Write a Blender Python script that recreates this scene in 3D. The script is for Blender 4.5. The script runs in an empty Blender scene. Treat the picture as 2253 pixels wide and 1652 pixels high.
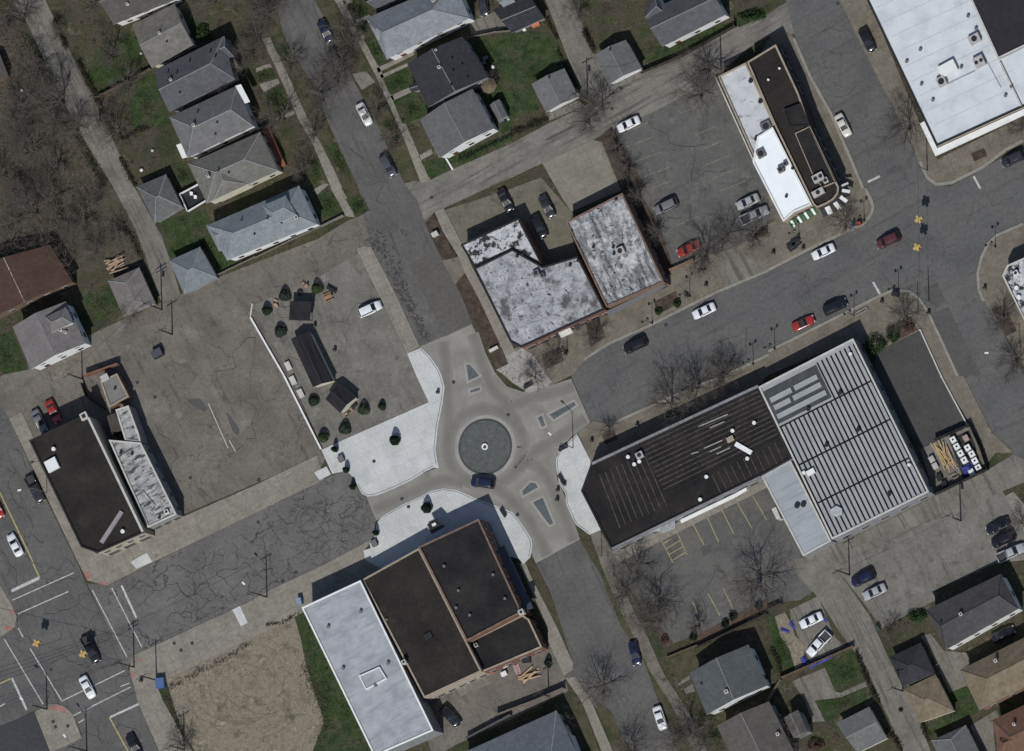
import bpy, math, random
from mathutils import Vector
R = math.radians
random.seed(7)
S = bpy.context.scene
COL = S.collection

# ------------------------------------------------------------------ camera, world, sun, exposure
DIST = 2500.0
FIELD = 196.0
NV = Vector((0.30, -0.12, 1.0)).normalized()
cd = bpy.data.cameras.new("camera"); cam = bpy.data.objects.new("camera", cd); COL.objects.link(cam)
FW = -NV
RT = FW.cross(Vector((0, 1, 0))).normalized()
UP = RT.cross(FW).normalized()
CAM = NV * DIST
cam.location = CAM
from mathutils import Matrix
cam.rotation_euler = Matrix(((RT.x, UP.x, NV.x), (RT.y, UP.y, NV.y), (RT.z, UP.z, NV.z))).to_euler()
cd.sensor_width = 36.0; cd.lens = 36.0 * DIST / FIELD
cd.clip_start = 10.0; cd.clip_end = 9000.0
S.camera = cam
w = bpy.data.worlds.new("World"); S.world = w; w.use_nodes = True
nt = w.node_tree; nt.nodes.clear()
sky = nt.nodes.new("ShaderNodeTexSky"); sky.sky_type = 'NISHITA'; sky.sun_disc = False
SUN_EL = 52.0
sky.sun_elevation = R(SUN_EL); sky.sun_rotation = R(178)
bg = nt.nodes.new("ShaderNodeBackground"); bg.inputs[1].default_value = 0.064
wo = nt.nodes.new("ShaderNodeOutputWorld")
nt.links.new(sky.outputs[0], bg.inputs[0]); nt.links.new(bg.outputs[0], wo.inputs[0])
ld = bpy.data.lights.new("sun", 'SUN'); ld.energy = 3.0; ld.angle = R(0.5); ld.color = (1.0, 0.99, 0.96)
sun = bpy.data.objects.new("sun", ld); COL.objects.link(sun)
sdir = Vector((-0.03 * math.cos(R(SUN_EL)), math.cos(R(SUN_EL)), -math.sin(R(SUN_EL))))
sun.rotation_euler = sdir.to_track_quat('-Z', 'Y').to_euler(); sun.location = (0, -60, 120)
S.view_settings.view_transform = 'Standard'; S.view_settings.look = 'None'
S.view_settings.exposure = 0.17; S.view_settings.gamma = 1.0

# ------------------------------------------------------------------ survey coordinates -> world
PX = FIELD / 2253.0
def W(p, z=0.0):
    d = FW * DIST + RT * ((p[0] - 1126.5) * PX) + UP * ((826 - p[1]) * PX)
    k = (z - CAM.z) / d.z
    q = CAM + d * k
    return Vector((q.x, q.y, z))
def t(c, r, s):
    out = []
    for a in s.split():
        x, y = a.split(','); out.append((c * 563.25 + float(x) / 4, r * 413 + float(y) / 4))
    return out
def d(s):
    return [tuple(float(v) for v in a.split(',')) for a in s.split()]
def D1(c, r, x, y): return (c * 563.25 + x / 4, r * 413 + y / 4)

# ------------------------------------------------------------------ materials
MATS = {}
U_ANG = R(26.0)
def M(name, cols, scale=0.5, rough=0.92, spots=None, crack=None, streak=None, grain=0.35, gscale=9.0, metal=0.0, spec=0.03, rings=None, coat=0.0, big=None, joints=None):
    if name in MATS: return MATS[name]
    m = bpy.data.materials.new(name); m.use_nodes = True
    n = m.node_tree.nodes; l = m.node_tree.links
    b = n["Principled BSDF"]
    b.inputs["Roughness"].default_value = rough; b.inputs["Metallic"].default_value = metal
    b.inputs["Specular IOR Level"].default_value = spec
    b.inputs["Coat Weight"].default_value = coat; b.inputs["Coat Roughness"].default_value = 0.06
    if not isinstance(cols[0], (tuple, list)): cols = [cols, cols]
    geo = n.new("ShaderNodeNewGeometry"); pos = geo.outputs["Position"]
    def noise(vec, sc, det=5, ro=0.6, dist=0.0):
        x = n.new("ShaderNodeTexNoise"); x.inputs["Scale"].default_value = sc; x.inputs["Detail"].default_value = det
        x.inputs["Roughness"].default_value = ro; x.inputs["Distortion"].default_value = dist
        l.new(vec, x.inputs["Vector"]); return x.outputs["Fac"]
    def mapr(val, lo, hi, a=0.0, c=1.0):
        x = n.new("ShaderNodeMapRange"); x.inputs[1].default_value = lo; x.inputs[2].default_value = hi
        x.inputs[3].default_value = a; x.inputs[4].default_value = c
        l.new(val, x.inputs[0]); return x.outputs[0]
    def mix(f, a, c, typ='MIX'):
        x = n.new("ShaderNodeMix"); x.data_type = 'RGBA'; x.blend_type = typ
        if isinstance(f, float): x.inputs[0].default_value = f
        else: l.new(f, x.inputs[0])
        for i, v in ((6, a), (7, c)):
            if isinstance(v, (tuple, list)): x.inputs[i].default_value = (v[0], v[1], v[2], 1)
            else: l.new(v, x.inputs[i])
        return x.outputs[2]
    def math_(op, a, c=None):
        x = n.new("ShaderNodeMath"); x.operation = op
        for i, v in ((0, a), (1, c)):
            if v is None: continue
            if isinstance(v, (int, float)): x.inputs[i].default_value = v
            else: l.new(v, x.inputs[i])
        return x.outputs[0]
    f = noise(pos, scale, 6)
    rp = n.new("ShaderNodeValToRGB"); l.new(f, rp.inputs[0])
    er = rp.color_ramp; k = len(cols)
    for i, c in enumerate(cols):
        p = 0.33 + 0.34 * i / max(1, k - 1)
        e = er.elements[i] if i < 2 else er.elements.new(p)
        e.position = p; e.color = (c[0], c[1], c[2], 1)
    col = rp.outputs[0]
    if big:
        col = mix(mapr(noise(pos, big[1], 3), big[2], big[3]), col, big[0])
    if streak:
        c2, across, along, lo, hi, ang = streak
        mp = n.new("ShaderNodeMapping"); mp.vector_type = 'POINT'
        mp2 = n.new("ShaderNodeMapping")
        mp.inputs["Rotation"].default_value = (0, 0, -(U_ANG + ang)); l.new(pos, mp.inputs[0])
        mp2.inputs["Scale"].default_value = (along, across, across); l.new(mp.outputs[0], mp2.inputs[0])
        col = mix(mapr(noise(mp2.outputs[0], 1.0, 4, 0.65), lo, hi), col, c2)
    if spots:
        for sp in (spots if isinstance(spots, list) else [spots]):
            col = mix(mapr(noise(pos, sp[1], 5, 0.65), sp[2], sp[3]), col, sp[0])
    if rings:
        cc, cx, cy, bands = rings
        mp = n.new("ShaderNodeMapping"); mp.inputs["Location"].default_value = (-cx, -cy, 0); l.new(pos, mp.inputs[0])
        ln = n.new("ShaderNodeVectorMath"); ln.operation = 'LENGTH'; l.new(mp.outputs[0], ln.inputs[0])
        ds = math_('ADD', ln.outputs["Value"], mapr(noise(pos, 0.12, 3), 0.2, 0.8, -1.6, 1.6))
        for (r0, hw, am) in bands:
            e = math_('SUBTRACT', 1.0, math_('DIVIDE', math_('ABSOLUTE', math_('SUBTRACT', ds, r0)), hw))
            e = math_('MULTIPLY', math_('MAXIMUM', e, 0.0), am)
            e = math_('MULTIPLY', e, mapr(noise(pos, 0.35, 4), 0.3, 0.6, 0.35, 1.0))
            col = mix(e, col, cc)
    if joints:
        c2, sx, sy, wd = joints
        mp = n.new("ShaderNodeMapping"); mp.inputs["Rotation"].default_value = (0, 0, -U_ANG); l.new(pos, mp.inputs[0])
        sp = n.new("ShaderNodeSeparateXYZ"); l.new(mp.outputs[0], sp.inputs[0])
        for o, s_ in ((sp.outputs[0], sx), (sp.outputs[1], sy)):
            fr = math_('ABSOLUTE', math_('SUBTRACT', math_('FRACT', math_('DIVIDE', o, s_)), 0.5))
            col = mix(mapr(fr, 0.5 - wd / s_, 0.5 - 0.3 * wd / s_), col, c2)
    if crack:
        for cr in (crack if isinstance(crack, list) else [crack]):
            c2, sc, wd, am = cr
            nv = n.new("ShaderNodeTexNoise"); nv.inputs["Scale"].default_value = sc * 2.2; nv.inputs["Detail"].default_value = 4
            l.new(pos, nv.inputs["Vector"])
            va = n.new("ShaderNodeVectorMath"); va.operation = 'MULTIPLY_ADD'
            l.new(nv.outputs["Color"], va.inputs[0]); va.inputs[1].default_value = (1.1 / sc,) * 3; l.new(pos, va.inputs[2])
            # flatten to the ground plane so the cells do not change with height
            vm = n.new("ShaderNodeVectorMath"); vm.operation = 'MULTIPLY'; vm.inputs[1].default_value = (1, 1, 0); l.new(va.outputs[0], vm.inputs[0])
            vo = n.new("ShaderNodeTexVoronoi"); vo.feature = 'DISTANCE_TO_EDGE'; vo.inputs["Scale"].default_value = sc
            l.new(vm.outputs[0], vo.inputs["Vector"])
            e = mapr(vo.outputs["Distance"], 0.0, wd * sc, am, 0.0)
            e = math_('MULTIPLY', e, mapr(noise(pos, sc * 0.5, 3), 0.38, 0.52))
            col = mix(e, col, c2)
    if grain >= 0.2:
        col = mix(1.0, col, mapr(noise(pos, 1.4, 4, 0.7), 0.25, 0.75, 0.80, 1.18), 'MULTIPLY')
    if grain:
        g = noise(pos, gscale, 3, 0.7)
        col = mix(1.0, col, mapr(g, 0.25, 0.75, 1 - grain, 1 + grain), 'MULTIPLY')
    l.new(col, b.inputs["Base Color"])
    MATS[name] = m
    return m
def flat(name, c, rough=0.5, metal=0.0, spec=0.5, coat=0.0):
    return M(name, [tuple(v * 0.9 for v in c), c], scale=1.5, rough=rough, metal=metal, spec=spec, coat=coat, grain=0.06)

CRK = (0.035, 0.034, 0.034)
yard = M("yard_dirt", [(0.045, 0.04, 0.03), (0.075, 0.063, 0.046), (0.05, 0.055, 0.03), (0.11, 0.092, 0.068)], 0.35, spots=[((0.03, 0.042, 0.02), 0.12, 0.52, 0.68), ((0.028, 0.022, 0.018), 0.8, 0.58, 0.72)], grain=0.55, gscale=3.5)
wild = M("wild_brush_soil", [(0.05, 0.044, 0.035), (0.088, 0.074, 0.06), (0.062, 0.062, 0.043), (0.118, 0.102, 0.08)], 0.5, spots=[((0.02, 0.016, 0.014), 0.5, 0.56, 0.7), ((0.13, 0.11, 0.085), 1.1, 0.66, 0.76)], grain=0.6, gscale=4)
lawn_m = M("lawn_grass", [(0.022, 0.036, 0.014), (0.037, 0.056, 0.023), (0.054, 0.064, 0.032)], 0.5, spots=[((0.072, 0.062, 0.041), 0.28, 0.5, 0.7), ((0.018, 0.02, 0.012), 0.9, 0.58, 0.7)], grain=0.55, gscale=4)
lawn_dry = M("dry_lawn", [(0.05, 0.054, 0.03), (0.075, 0.068, 0.043), (0.09, 0.078, 0.052)], 0.5, spots=((0.035, 0.05, 0.022), 0.35, 0.5, 0.65), grain=0.45, gscale=5)
asph = M("road_asphalt", [(0.093, 0.0915, 0.0905), (0.111, 0.109, 0.106), (0.124, 0.12, 0.115)], 0.12, crack=(CRK, 0.09, 0.10, 0.5), streak=((0.085, 0.082, 0.08), 0.8, 0.04, 0.55, 0.7, 0.0), grain=0.22, gscale=7)
asphv = M("side_street_asphalt", [(0.092, 0.09, 0.088), (0.109, 0.106, 0.102), (0.132, 0.126, 0.118)], 0.14, crack=(CRK, 0.07, 0.10, 0.55), streak=((0.085, 0.08, 0.078), 0.9, 0.05, 0.53, 0.7, R(90)), grain=0.25, gscale=7)
asphc = M("cracked_asphalt", [(0.108, 0.104, 0.099), (0.13, 0.125, 0.118), (0.15, 0.143, 0.133)], 0.15, crack=[(CRK, 0.17, 0.09, 0.85), (CRK, 0.33, 0.06, 0.7)], grain=0.22, gscale=7)
asphd = M("dark_asphalt", [(0.062, 0.06, 0.06), (0.078, 0.075, 0.072)], 0.2, spots=((0.055, 0.05, 0.046), 0.6, 0.58, 0.7), grain=0.3)
seal = M("dark_sealed_road", [(0.05, 0.05, 0.054), (0.06, 0.06, 0.063)], 0.2, grain=0.2)
lotm = M("worn_lot_asphalt", [(0.12, 0.108, 0.094), (0.145, 0.131, 0.113), (0.172, 0.156, 0.135)], 0.15, crack=[(CRK, 0.11, 0.08, 0.6), (CRK, 0.28, 0.05, 0.45)], streak=((0.09, 0.082, 0.074), 0.5, 0.09, 0.56, 0.7, R(90)), spots=[((0.205, 0.192, 0.172), 0.16, 0.57, 0.72), ((0.06, 0.055, 0.05), 0.7, 0.66, 0.74)], grain=0.3, gscale=6)
lot2 = M("gravel_lot", [(0.13, 0.124, 0.11), (0.16, 0.152, 0.134), (0.19, 0.18, 0.16)], 0.2, spots=[((0.095, 0.088, 0.078), 0.3, 0.56, 0.72), ((0.22, 0.208, 0.185), 0.22, 0.6, 0.75)], streak=((0.115, 0.107, 0.094), 0.7, 0.1, 0.54, 0.7, R(90)), grain=0.35, gscale=6)
parkm = M("parking_asphalt", [(0.092, 0.09, 0.086), (0.112, 0.109, 0.103), (0.128, 0.123, 0.115)], 0.18, crack=(CRK, 0.1, 0.07, 0.4), spots=[((0.075, 0.07, 0.065), 0.3, 0.56, 0.72), ((0.15, 0.142, 0.13), 0.2, 0.58, 0.75)], grain=0.25, gscale=7)
alleym = M("alley_concrete", [(0.14, 0.13, 0.113), (0.17, 0.158, 0.137), (0.20, 0.187, 0.163)], 0.25, streak=((0.105, 0.097, 0.086), 0.9, 0.07, 0.5, 0.66, R(90)), grain=0.3, gscale=6)
alleyu = M("rear_alley_concrete", [(0.14, 0.132, 0.118), (0.172, 0.16, 0.142), (0.205, 0.19, 0.17)], 0.25, streak=((0.105, 0.098, 0.09), 0.9, 0.06, 0.5, 0.66, 0.0), grain=0.3, gscale=6)
walk = M("pavement_concrete", [(0.185, 0.17, 0.145), (0.225, 0.207, 0.176), (0.25, 0.232, 0.2)], 0.3, joints=((0.172, 0.158, 0.135), 1.8, 1.8, 0.07), spots=((0.15, 0.137, 0.117), 0.5, 0.57, 0.72), grain=0.22, gscale=6)
walkb = M("brown_pavement", [(0.13, 0.115, 0.093), (0.16, 0.142, 0.115), (0.185, 0.165, 0.134)], 0.3, joints=((0.125, 0.111, 0.09), 2.2, 2.2, 0.06), spots=((0.10, 0.088, 0.07), 0.45, 0.57, 0.72), grain=0.25, gscale=6)
kerbm = M("kerb_concrete", [(0.22, 0.205, 0.18), (0.26, 0.245, 0.215)], 0.5, grain=0.2)
newc = M("new_concrete", [(0.42, 0.425, 0.415), (0.475, 0.478, 0.465), (0.52, 0.52, 0.505)], 0.2, joints=((0.37, 0.373, 0.365), 3.6, 2.6, 0.05), spots=[((0.34, 0.335, 0.31), 0.3, 0.56, 0.75), ((0.25, 0.245, 0.235), 1.3, 0.68, 0.78), ((0.55, 0.555, 0.55), 0.15, 0.55, 0.7)], grain=0.16, gscale=4)
C0 = W((1068, 983))
rbt = M("roundabout_concrete", [(0.205, 0.193, 0.172), (0.235, 0.222, 0.199), (0.268, 0.254, 0.23)], 0.25, rings=((0.135, 0.126, 0.115), C0.x, C0.y, [(7.2, 1.5, 0.75), (12.6, 1.6, 0.5), (19.0, 2.0, 0.3)]), spots=((0.30, 0.288, 0.262), 0.2, 0.56, 0.8), joints=((0.21, 0.197, 0.175), 4.0, 4.0, 0.05), grain=0.12, gscale=6)
island = M("island_pavers", [(0.088, 0.094, 0.09), (0.105, 0.11, 0.105)], 0.8, grain=0.3, gscale=4)
islet = M("splitter_pavers", [(0.085, 0.1, 0.105), (0.11, 0.125, 0.13)], 0.8, grain=0.25)
DF = W((545, 1500))
dirt = M("bare_dirt", [(0.165, 0.14, 0.105), (0.215, 0.185, 0.142), (0.262, 0.228, 0.176)], 0.3, spots=[((0.105, 0.094, 0.068), 0.3, 0.5, 0.66), ((0.10, 0.09, 0.064), 1.3, 0.58, 0.68), ((0.29, 0.255, 0.2), 0.7, 0.6, 0.75)], rings=((0.16, 0.13, 0.092), DF.x, DF.y, [(4.5, 0.9, 0.2), (8.0, 1.0, 0.2)]), grain=0.4, gscale=4)
mulch = M("mulch_bed", [(0.042, 0.032, 0.027), (0.066, 0.05, 0.041), (0.088, 0.07, 0.057)], 0.8, grain=0.5, gscale=5)
mulchr = M("red_mulch", [(0.07, 0.05, 0.039), (0.105, 0.074, 0.057)], 0.8, grain=0.45, gscale=5)
white_p = M("white_road_paint", [(0.34, 0.335, 0.32), (0.52, 0.515, 0.49)], 1.2, grain=0.3)
yel_p = M("yellow_road_paint", [(0.30, 0.26, 0.13), (0.40, 0.35, 0.18)], 1.2, grain=0.3)
yel_f = M("faded_yellow_paint", [(0.15, 0.143, 0.105), (0.25, 0.23, 0.15)], 0.9, grain=0.4)
redpad = M("red_tactile_pad", [(0.26, 0.13, 0.11), (0.32, 0.17, 0.145)], 1.0, grain=0.25)

def shing(name, c, var=0.12, ang=0.0, spec=0.04):
    a = tuple(v * (1 - var) for v in c); b = tuple(v * (1 + var) for v in c)
    return M(name, [a, c, b], 0.6, rough=0.9, streak=(tuple(v * 0.82 for v in c), 2.2, 0.5, 0.5, 0.75, ang), spots=[(tuple(v * 0.74 for v in c), 0.3, 0.54, 0.74), (tuple(v * 1.2 for v in c), 0.8, 0.6, 0.75)], grain=0.24, gscale=7, spec=spec)
r_slate = shing("slate_grey_shingles", (0.092, 0.092, 0.1))
r_dark = shing("dark_shingles", (0.04, 0.04, 0.046))
r_grey = shing("grey_shingles", (0.14, 0.138, 0.138))
r_warm = shing("warm_grey_shingles", (0.15, 0.137, 0.12))
r_mid = shing("mid_grey_shingles", (0.118, 0.117, 0.117))
r_blue = shing("pale_blue_shingles", (0.195, 0.212, 0.222))
r_pale = shing("pale_grey_shingles", (0.21, 0.222, 0.235))
r_pink = shing("pinkish_shingles", (0.165, 0.148, 0.142))
r_brown = shing("brown_shingles", (0.075, 0.048, 0.037))
r_tan = shing("tan_shingles", (0.175, 0.143, 0.1), 0.2)
r_taupe = shing("taupe_shingles", (0.1, 0.092, 0.084))
r_red = shing("red_brown_shingles", (0.145, 0.085, 0.062))
r_green = shing("green_grey_shingles", (0.085, 0.092, 0.094))
t_brown = M("brown_tar_roof", [(0.023, 0.02, 0.019), (0.03, 0.026, 0.0245), (0.037, 0.032, 0.029)], 0.15, spots=((0.05, 0.042, 0.038), 0.25, 0.58, 0.8), grain=0.3, gscale=6)
t_black = M("black_tar_roof", [(0.018, 0.017, 0.018), (0.025, 0.0235, 0.024), (0.033, 0.031, 0.03)], 0.2, spots=((0.046, 0.043, 0.042), 0.3, 0.6, 0.8), grain=0.3, gscale=6)
t_white = M("white_roof_membrane", [(0.47, 0.495, 0.515), (0.545, 0.567, 0.585), (0.59, 0.61, 0.62)], 0.3, spots=[((0.42, 0.44, 0.455), 0.25, 0.58, 0.78), ((0.25, 0.26, 0.27), 1.6, 0.69, 0.76)], grain=0.1)
t_bright = M("bright_roof_membrane", [(0.76, 0.79, 0.80), (0.82, 0.84, 0.85)], 0.5, grain=0.05)
t_silver = M("silver_coated_roof", [(0.26, 0.27, 0.285), (0.325, 0.335, 0.353), (0.385, 0.395, 0.41)], 0.3, streak=((0.25, 0.26, 0.275), 1.4, 0.25, 0.5, 0.68, 0.0), grain=0.16)
t_wea = M("weathered_white_roof", [(0.33, 0.34, 0.35), (0.46, 0.465, 0.47), (0.53, 0.535, 0.535)], 0.4, spots=[((0.035, 0.034, 0.036), 0.6, 0.5, 0.56), ((0.20, 0.2, 0.205), 1.8, 0.55, 0.68), ((0.05, 0.05, 0.05), 1.5, 0.6, 0.66)], grain=0.25)
t_web = M("peeling_black_white_roof", [(0.16, 0.165, 0.17), (0.3, 0.305, 0.31), (0.45, 0.455, 0.46)], 0.7, streak=((0.085, 0.08, 0.08), 1.1, 0.22, 0.46, 0.66, R(90)), spots=[((0.035, 0.034, 0.037), 1.3, 0.57, 0.64), ((0.5, 0.5, 0.49), 0.32, 0.58, 0.68), ((0.5, 0.5, 0.49), 1.6, 0.62, 0.68)], grain=0.3)
t_wec = M("lightly_stained_white_roof", [(0.22, 0.225, 0.235), (0.33, 0.335, 0.345), (0.42, 0.425, 0.43)], 0.4, spots=[((0.10, 0.095, 0.095), 0.28, 0.53, 0.64), ((0.045, 0.045, 0.047), 1.0, 0.58, 0.66), ((0.13, 0.13, 0.13), 2.2, 0.56, 0.66)], grain=0.25)
t_wed = M("mottled_grey_roof", [(0.2, 0.205, 0.21), (0.33, 0.33, 0.325), (0.44, 0.44, 0.43)], 0.6, streak=((0.07, 0.068, 0.066), 1.3, 0.45, 0.5, 0.6, R(0)), spots=((0.05, 0.05, 0.05), 1.4, 0.62, 0.67), grain=0.25)
t_metal = M("pale_metal_roof", [(0.27, 0.278, 0.285), (0.33, 0.338, 0.345)], 0.3, rough=0.7, spots=((0.2, 0.2, 0.2), 0.4, 0.62, 0.78), grain=0.12)
t_lmet = M("light_metal_roof", [(0.29, 0.31, 0.325), (0.34, 0.36, 0.375)], 0.3, rough=0.75, streak=((0.26, 0.275, 0.29), 1.2, 0.1, 0.5, 0.65, 0.0), grain=0.1)
seam = flat("dark_roof_seam", (0.012, 0.012, 0.013), 0.9, spec=0.02)
seam2 = M("grey_roof_batten", [(0.04, 0.035, 0.033), (0.095, 0.085, 0.078)], 1.2, grain=0.3)
cop_l = M("pale_coping", [(0.40, 0.39, 0.36), (0.52, 0.51, 0.47)], 0.8, grain=0.15)
cop_w = M("white_coping", [(0.62, 0.62, 0.61), (0.75, 0.75, 0.73)], 0.8, grain=0.1)
cop_b = M("brick_coping", [(0.13, 0.092, 0.074), (0.19, 0.135, 0.11)], 1.0, grain=0.25)
cop_d = flat("dark_coping", (0.03, 0.03, 0.032), 0.9, spec=0.03)
cop_t = M("tan_coping", [(0.26, 0.22, 0.17), (0.34, 0.29, 0.23)], 1.0, grain=0.2)
brick = M("red_brick_wall", [(0.15, 0.08, 0.06), (0.22, 0.125, 0.095)], 1.5, grain=0.3, gscale=6)
bricko = M("orange_brick_wall", [(0.19, 0.125, 0.092), (0.26, 0.175, 0.13)], 1.5, grain=0.25, gscale=6)
brickt = M("tan_brick_wall", [(0.36, 0.31, 0.24), (0.43, 0.38, 0.3)], 1.5, grain=0.2, gscale=6)
blockw = M("grey_block_wall", [(0.2, 0.205, 0.21), (0.27, 0.275, 0.28)], 1.0, grain=0.2)
wsid = M("white_siding", [(0.66, 0.66, 0.65), (0.76, 0.76, 0.74)], 0.6, grain=0.08)
csid = M("cream_siding", [(0.5, 0.47, 0.38), (0.6, 0.56, 0.46)], 0.6, grain=0.1)
gsid = M("grey_siding", [(0.2, 0.2, 0.2), (0.27, 0.27, 0.265)], 0.6, grain=0.15)
bsid = M("brown_siding", [(0.13, 0.095, 0.07), (0.18, 0.13, 0.1)], 0.6, grain=0.2)
glass = flat("window_glass", (0.02, 0.024, 0.028), 0.12, spec=0.6)
frame_m = flat("window_frame", (0.55, 0.55, 0.53), 0.6)
door_m = flat("door_paint", (0.12, 0.06, 0.045), 0.6)
steel = M("galvanised_steel", [(0.33, 0.34, 0.35), (0.45, 0.46, 0.47)], 1.5, rough=0.55, metal=0.2, grain=0.12)
unit_m = M("rooftop_unit_paint", [(0.34, 0.32, 0.31), (0.44, 0.42, 0.41)], 1.0, grain=0.12)
unit_w = flat("white_unit_paint", (0.72, 0.72, 0.70), 0.6)
black = flat("black_painted_metal", (0.015, 0.015, 0.017), 0.5)
grey_m = flat("grey_painted_metal", (0.13, 0.13, 0.135), 0.6)
bark = M("bark", [(0.05, 0.041, 0.034), (0.085, 0.07, 0.058)], 2.0, grain=0.3)
twig = M("bare_twigs", [(0.1, 0.085, 0.075), (0.15, 0.13, 0.115)], 0.6, grain=0.2)
twigp = M("pale_twigs", [(0.12, 0.10, 0.088), (0.17, 0.145, 0.128)], 0.6, grain=0.2)
leaf = M("evergreen_leaves", [(0.016, 0.032, 0.014), (0.032, 0.055, 0.024), (0.045, 0.07, 0.03)], 1.6, grain=0.4)
leaf2 = M("yellowish_evergreen", [(0.022, 0.034, 0.012), (0.042, 0.058, 0.022), (0.06, 0.075, 0.032)], 1.2, grain=0.45)
leaf3 = M("grey_evergreen", [(0.018, 0.03, 0.02), (0.034, 0.05, 0.034)], 1.2, grain=0.45)
leafd = M("dark_conifer_needles", [(0.01, 0.018, 0.012), (0.02, 0.034, 0.022)], 1.6, grain=0.4)
leafb = M("reddish_brown_leaves", [(0.06, 0.036, 0.028), (0.1, 0.06, 0.045)], 1.6, grain=0.4)
polew = M("weathered_pole_wood", [(0.045, 0.038, 0.033), (0.07, 0.06, 0.05)], 1.0, grain=0.3)
wood = M("raw_lumber", [(0.38, 0.26, 0.15), (0.52, 0.38, 0.23)], 1.0, grain=0.3)
woodg = M("grey_weathered_wood", [(0.16, 0.14, 0.12), (0.24, 0.21, 0.18)], 1.0, grain=0.3)
redw = M("red_stained_wood", [(0.19, 0.085, 0.055), (0.26, 0.12, 0.08)], 1.0, grain=0.25)
blue_t = M("blue_tarp", [(0.045, 0.05, 0.19), (0.075, 0.085, 0.28)], 1.5, rough=0.5, grain=0.3)
blue_b = flat("blue_painted_steel", (0.07, 0.115, 0.27), 0.5)
tyre_m = flat("tyre_rubber", (0.018, 0.018, 0.018), 0.9)
rim_m = flat("alloy_rim", (0.4, 0.4, 0.41), 0.3, metal=0.8)
cglass = flat("car_glass", (0.012, 0.014, 0.017), 0.08, spec=0.7)
lampw = flat("headlight_lens", (0.6, 0.6, 0.58), 0.2)
lampr = flat("tail_light_lens", (0.3, 0.02, 0.02), 0.3)
sigy = flat("signal_yellow", (0.5, 0.36, 0.13), 0.7, spec=0.1)
bedm = flat("truck_bed_liner", (0.035, 0.037, 0.04), 0.8)

# ------------------------------------------------------------------ mesh helpers
class MB:
    def __init__(s): s.v = []; s.f = []; s.m = []
    def face(s, pts, mi=0):
        b = len(s.v); s.v += [tuple(p) for p in pts]; s.f.append(tuple(range(b, b + len(pts)))); s.m.append(mi)
    def prism(s, pts, z0, z1, mi=0, top=True, bottom=False, mtop=None):
        n = len(pts); b = len(s.v)
        s.v += [(p[0], p[1], z0) for p in pts] + [(p[0], p[1], z1) for p in pts]
        for i in range(n):
            j = (i + 1) % n; s.f.append((b + i, b + j, b + n + j, b + n + i)); s.m.append(mi)
        if top: s.f.append(tuple(range(b + n, b + 2 * n))); s.m.append(mi if mtop is None else mtop)
        if bottom: s.f.append(tuple(range(b + n - 1, b - 1, -1))); s.m.append(mi)
    def box(s, c, sz, ang=0.0, mi=0):
        ca, sa = math.cos(ang), math.sin(ang); hx, hy = sz[0] / 2, sz[1] / 2
        pts = [(c[0] + x * ca - y * sa, c[1] + x * sa + y * ca) for x, y in ((-hx, -hy), (hx, -hy), (hx, hy), (-hx, hy))]
        s.prism(pts, c[2], c[2] + sz[2], mi, True, True)
    def tube(s, p, q, r0, r1, n=6, mi=0, cap=True):
        p = Vector(p); q = Vector(q); a = (q - p)
        if a.length < 1e-6: return
        a.normalize(); x = a.orthogonal().normalized(); y = a.cross(x); b = len(s.v)
        for o, r in ((p, r0), (q, r1)):
            for i in range(n):
                an = 2 * math.pi * i / n; s.v.append(tuple(o + x * (r * math.cos(an)) + y * (r * math.sin(an))))
        for i in range(n):
            j = (i + 1) % n; s.f.append((b + i, b + j, b + n + j, b + n + i)); s.m.append(mi)
        if cap:
            s.f.append(tuple(range(b + n, b + 2 * n))); s.m.append(mi); s.f.append(tuple(range(b + n - 1, b - 1, -1))); s.m.append(mi)
    def lathe(s, c, prof, n=12, mi=0, sc=(1, 1)):
        b = len(s.v)
        for r, z in prof:
            for i in range(n):
                an = 2 * math.pi * i / n; s.v.append((c[0] + r * sc[0] * math.cos(an), c[1] + r * sc[1] * math.sin(an), c[2] + z))
        for k in range(len(prof) - 1):
            for i in range(n):
                j = (i + 1) % n; s.f.append((b + k * n + i, b + k * n + j, b + (k + 1) * n + j, b + (k + 1) * n + i)); s.m.append(mi)
        s.f.append(tuple(b + (len(prof) - 1) * n + i for i in range(n))); s.m.append(mi)
        s.f.append(tuple(b + n - 1 - i for i in range(n))); s.m.append(mi)
    def build(s, name, mats, parent=None, org=None, loc=None):
        # loc: the mesh is already in local coordinates and stands there
        if not isinstance(mats, (list, tuple)): mats = [mats]
        me = bpy.data.meshes.new(name)
        if org is None and parent is not None: org = parent.location
        vs = s.v if org is None else [(x - org[0], y - org[1], z - org[2]) for x, y, z in s.v]
        me.from_pydata(vs, [], s.f)
        for m in mats: me.materials.append(m)
        me.polygons.foreach_set("material_index", s.m); me.update()
        o = bpy.data.objects.new(name, me); COL.objects.link(o)
        if parent is not None: o.parent = parent
        elif org is not None: o.location = org
        if loc is not None: o.location = loc
        return o
def tag(o, label=None, cat=None, group=None, kind=None):
    if label: o["label"] = label
    if cat: o["category"] = cat
    if group: o["group"] = group
    if kind: o["kind"] = kind
    return o
def thing(name, label, cat, loc, group=None, rz=0.0):
    o = bpy.data.objects.new(name, None); COL.objects.link(o)
    o.empty_display_size = 0.5
    o.location = loc; o.rotation_euler = (0, 0, rz)
    return tag(o, label, cat, group)
def copy_tree(o, parent=None):
    c = o.copy(); COL.objects.link(c); c.parent = parent
    for ch in list(o.children): copy_tree(ch, c)
    return c
def ccw(pts):
    a = sum(pts[i][0] * pts[(i + 1) % len(pts)][1] - pts[(i + 1) % len(pts)][0] * pts[i][1] for i in range(len(pts)))
    return pts if a > 0 else pts[::-1]
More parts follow.
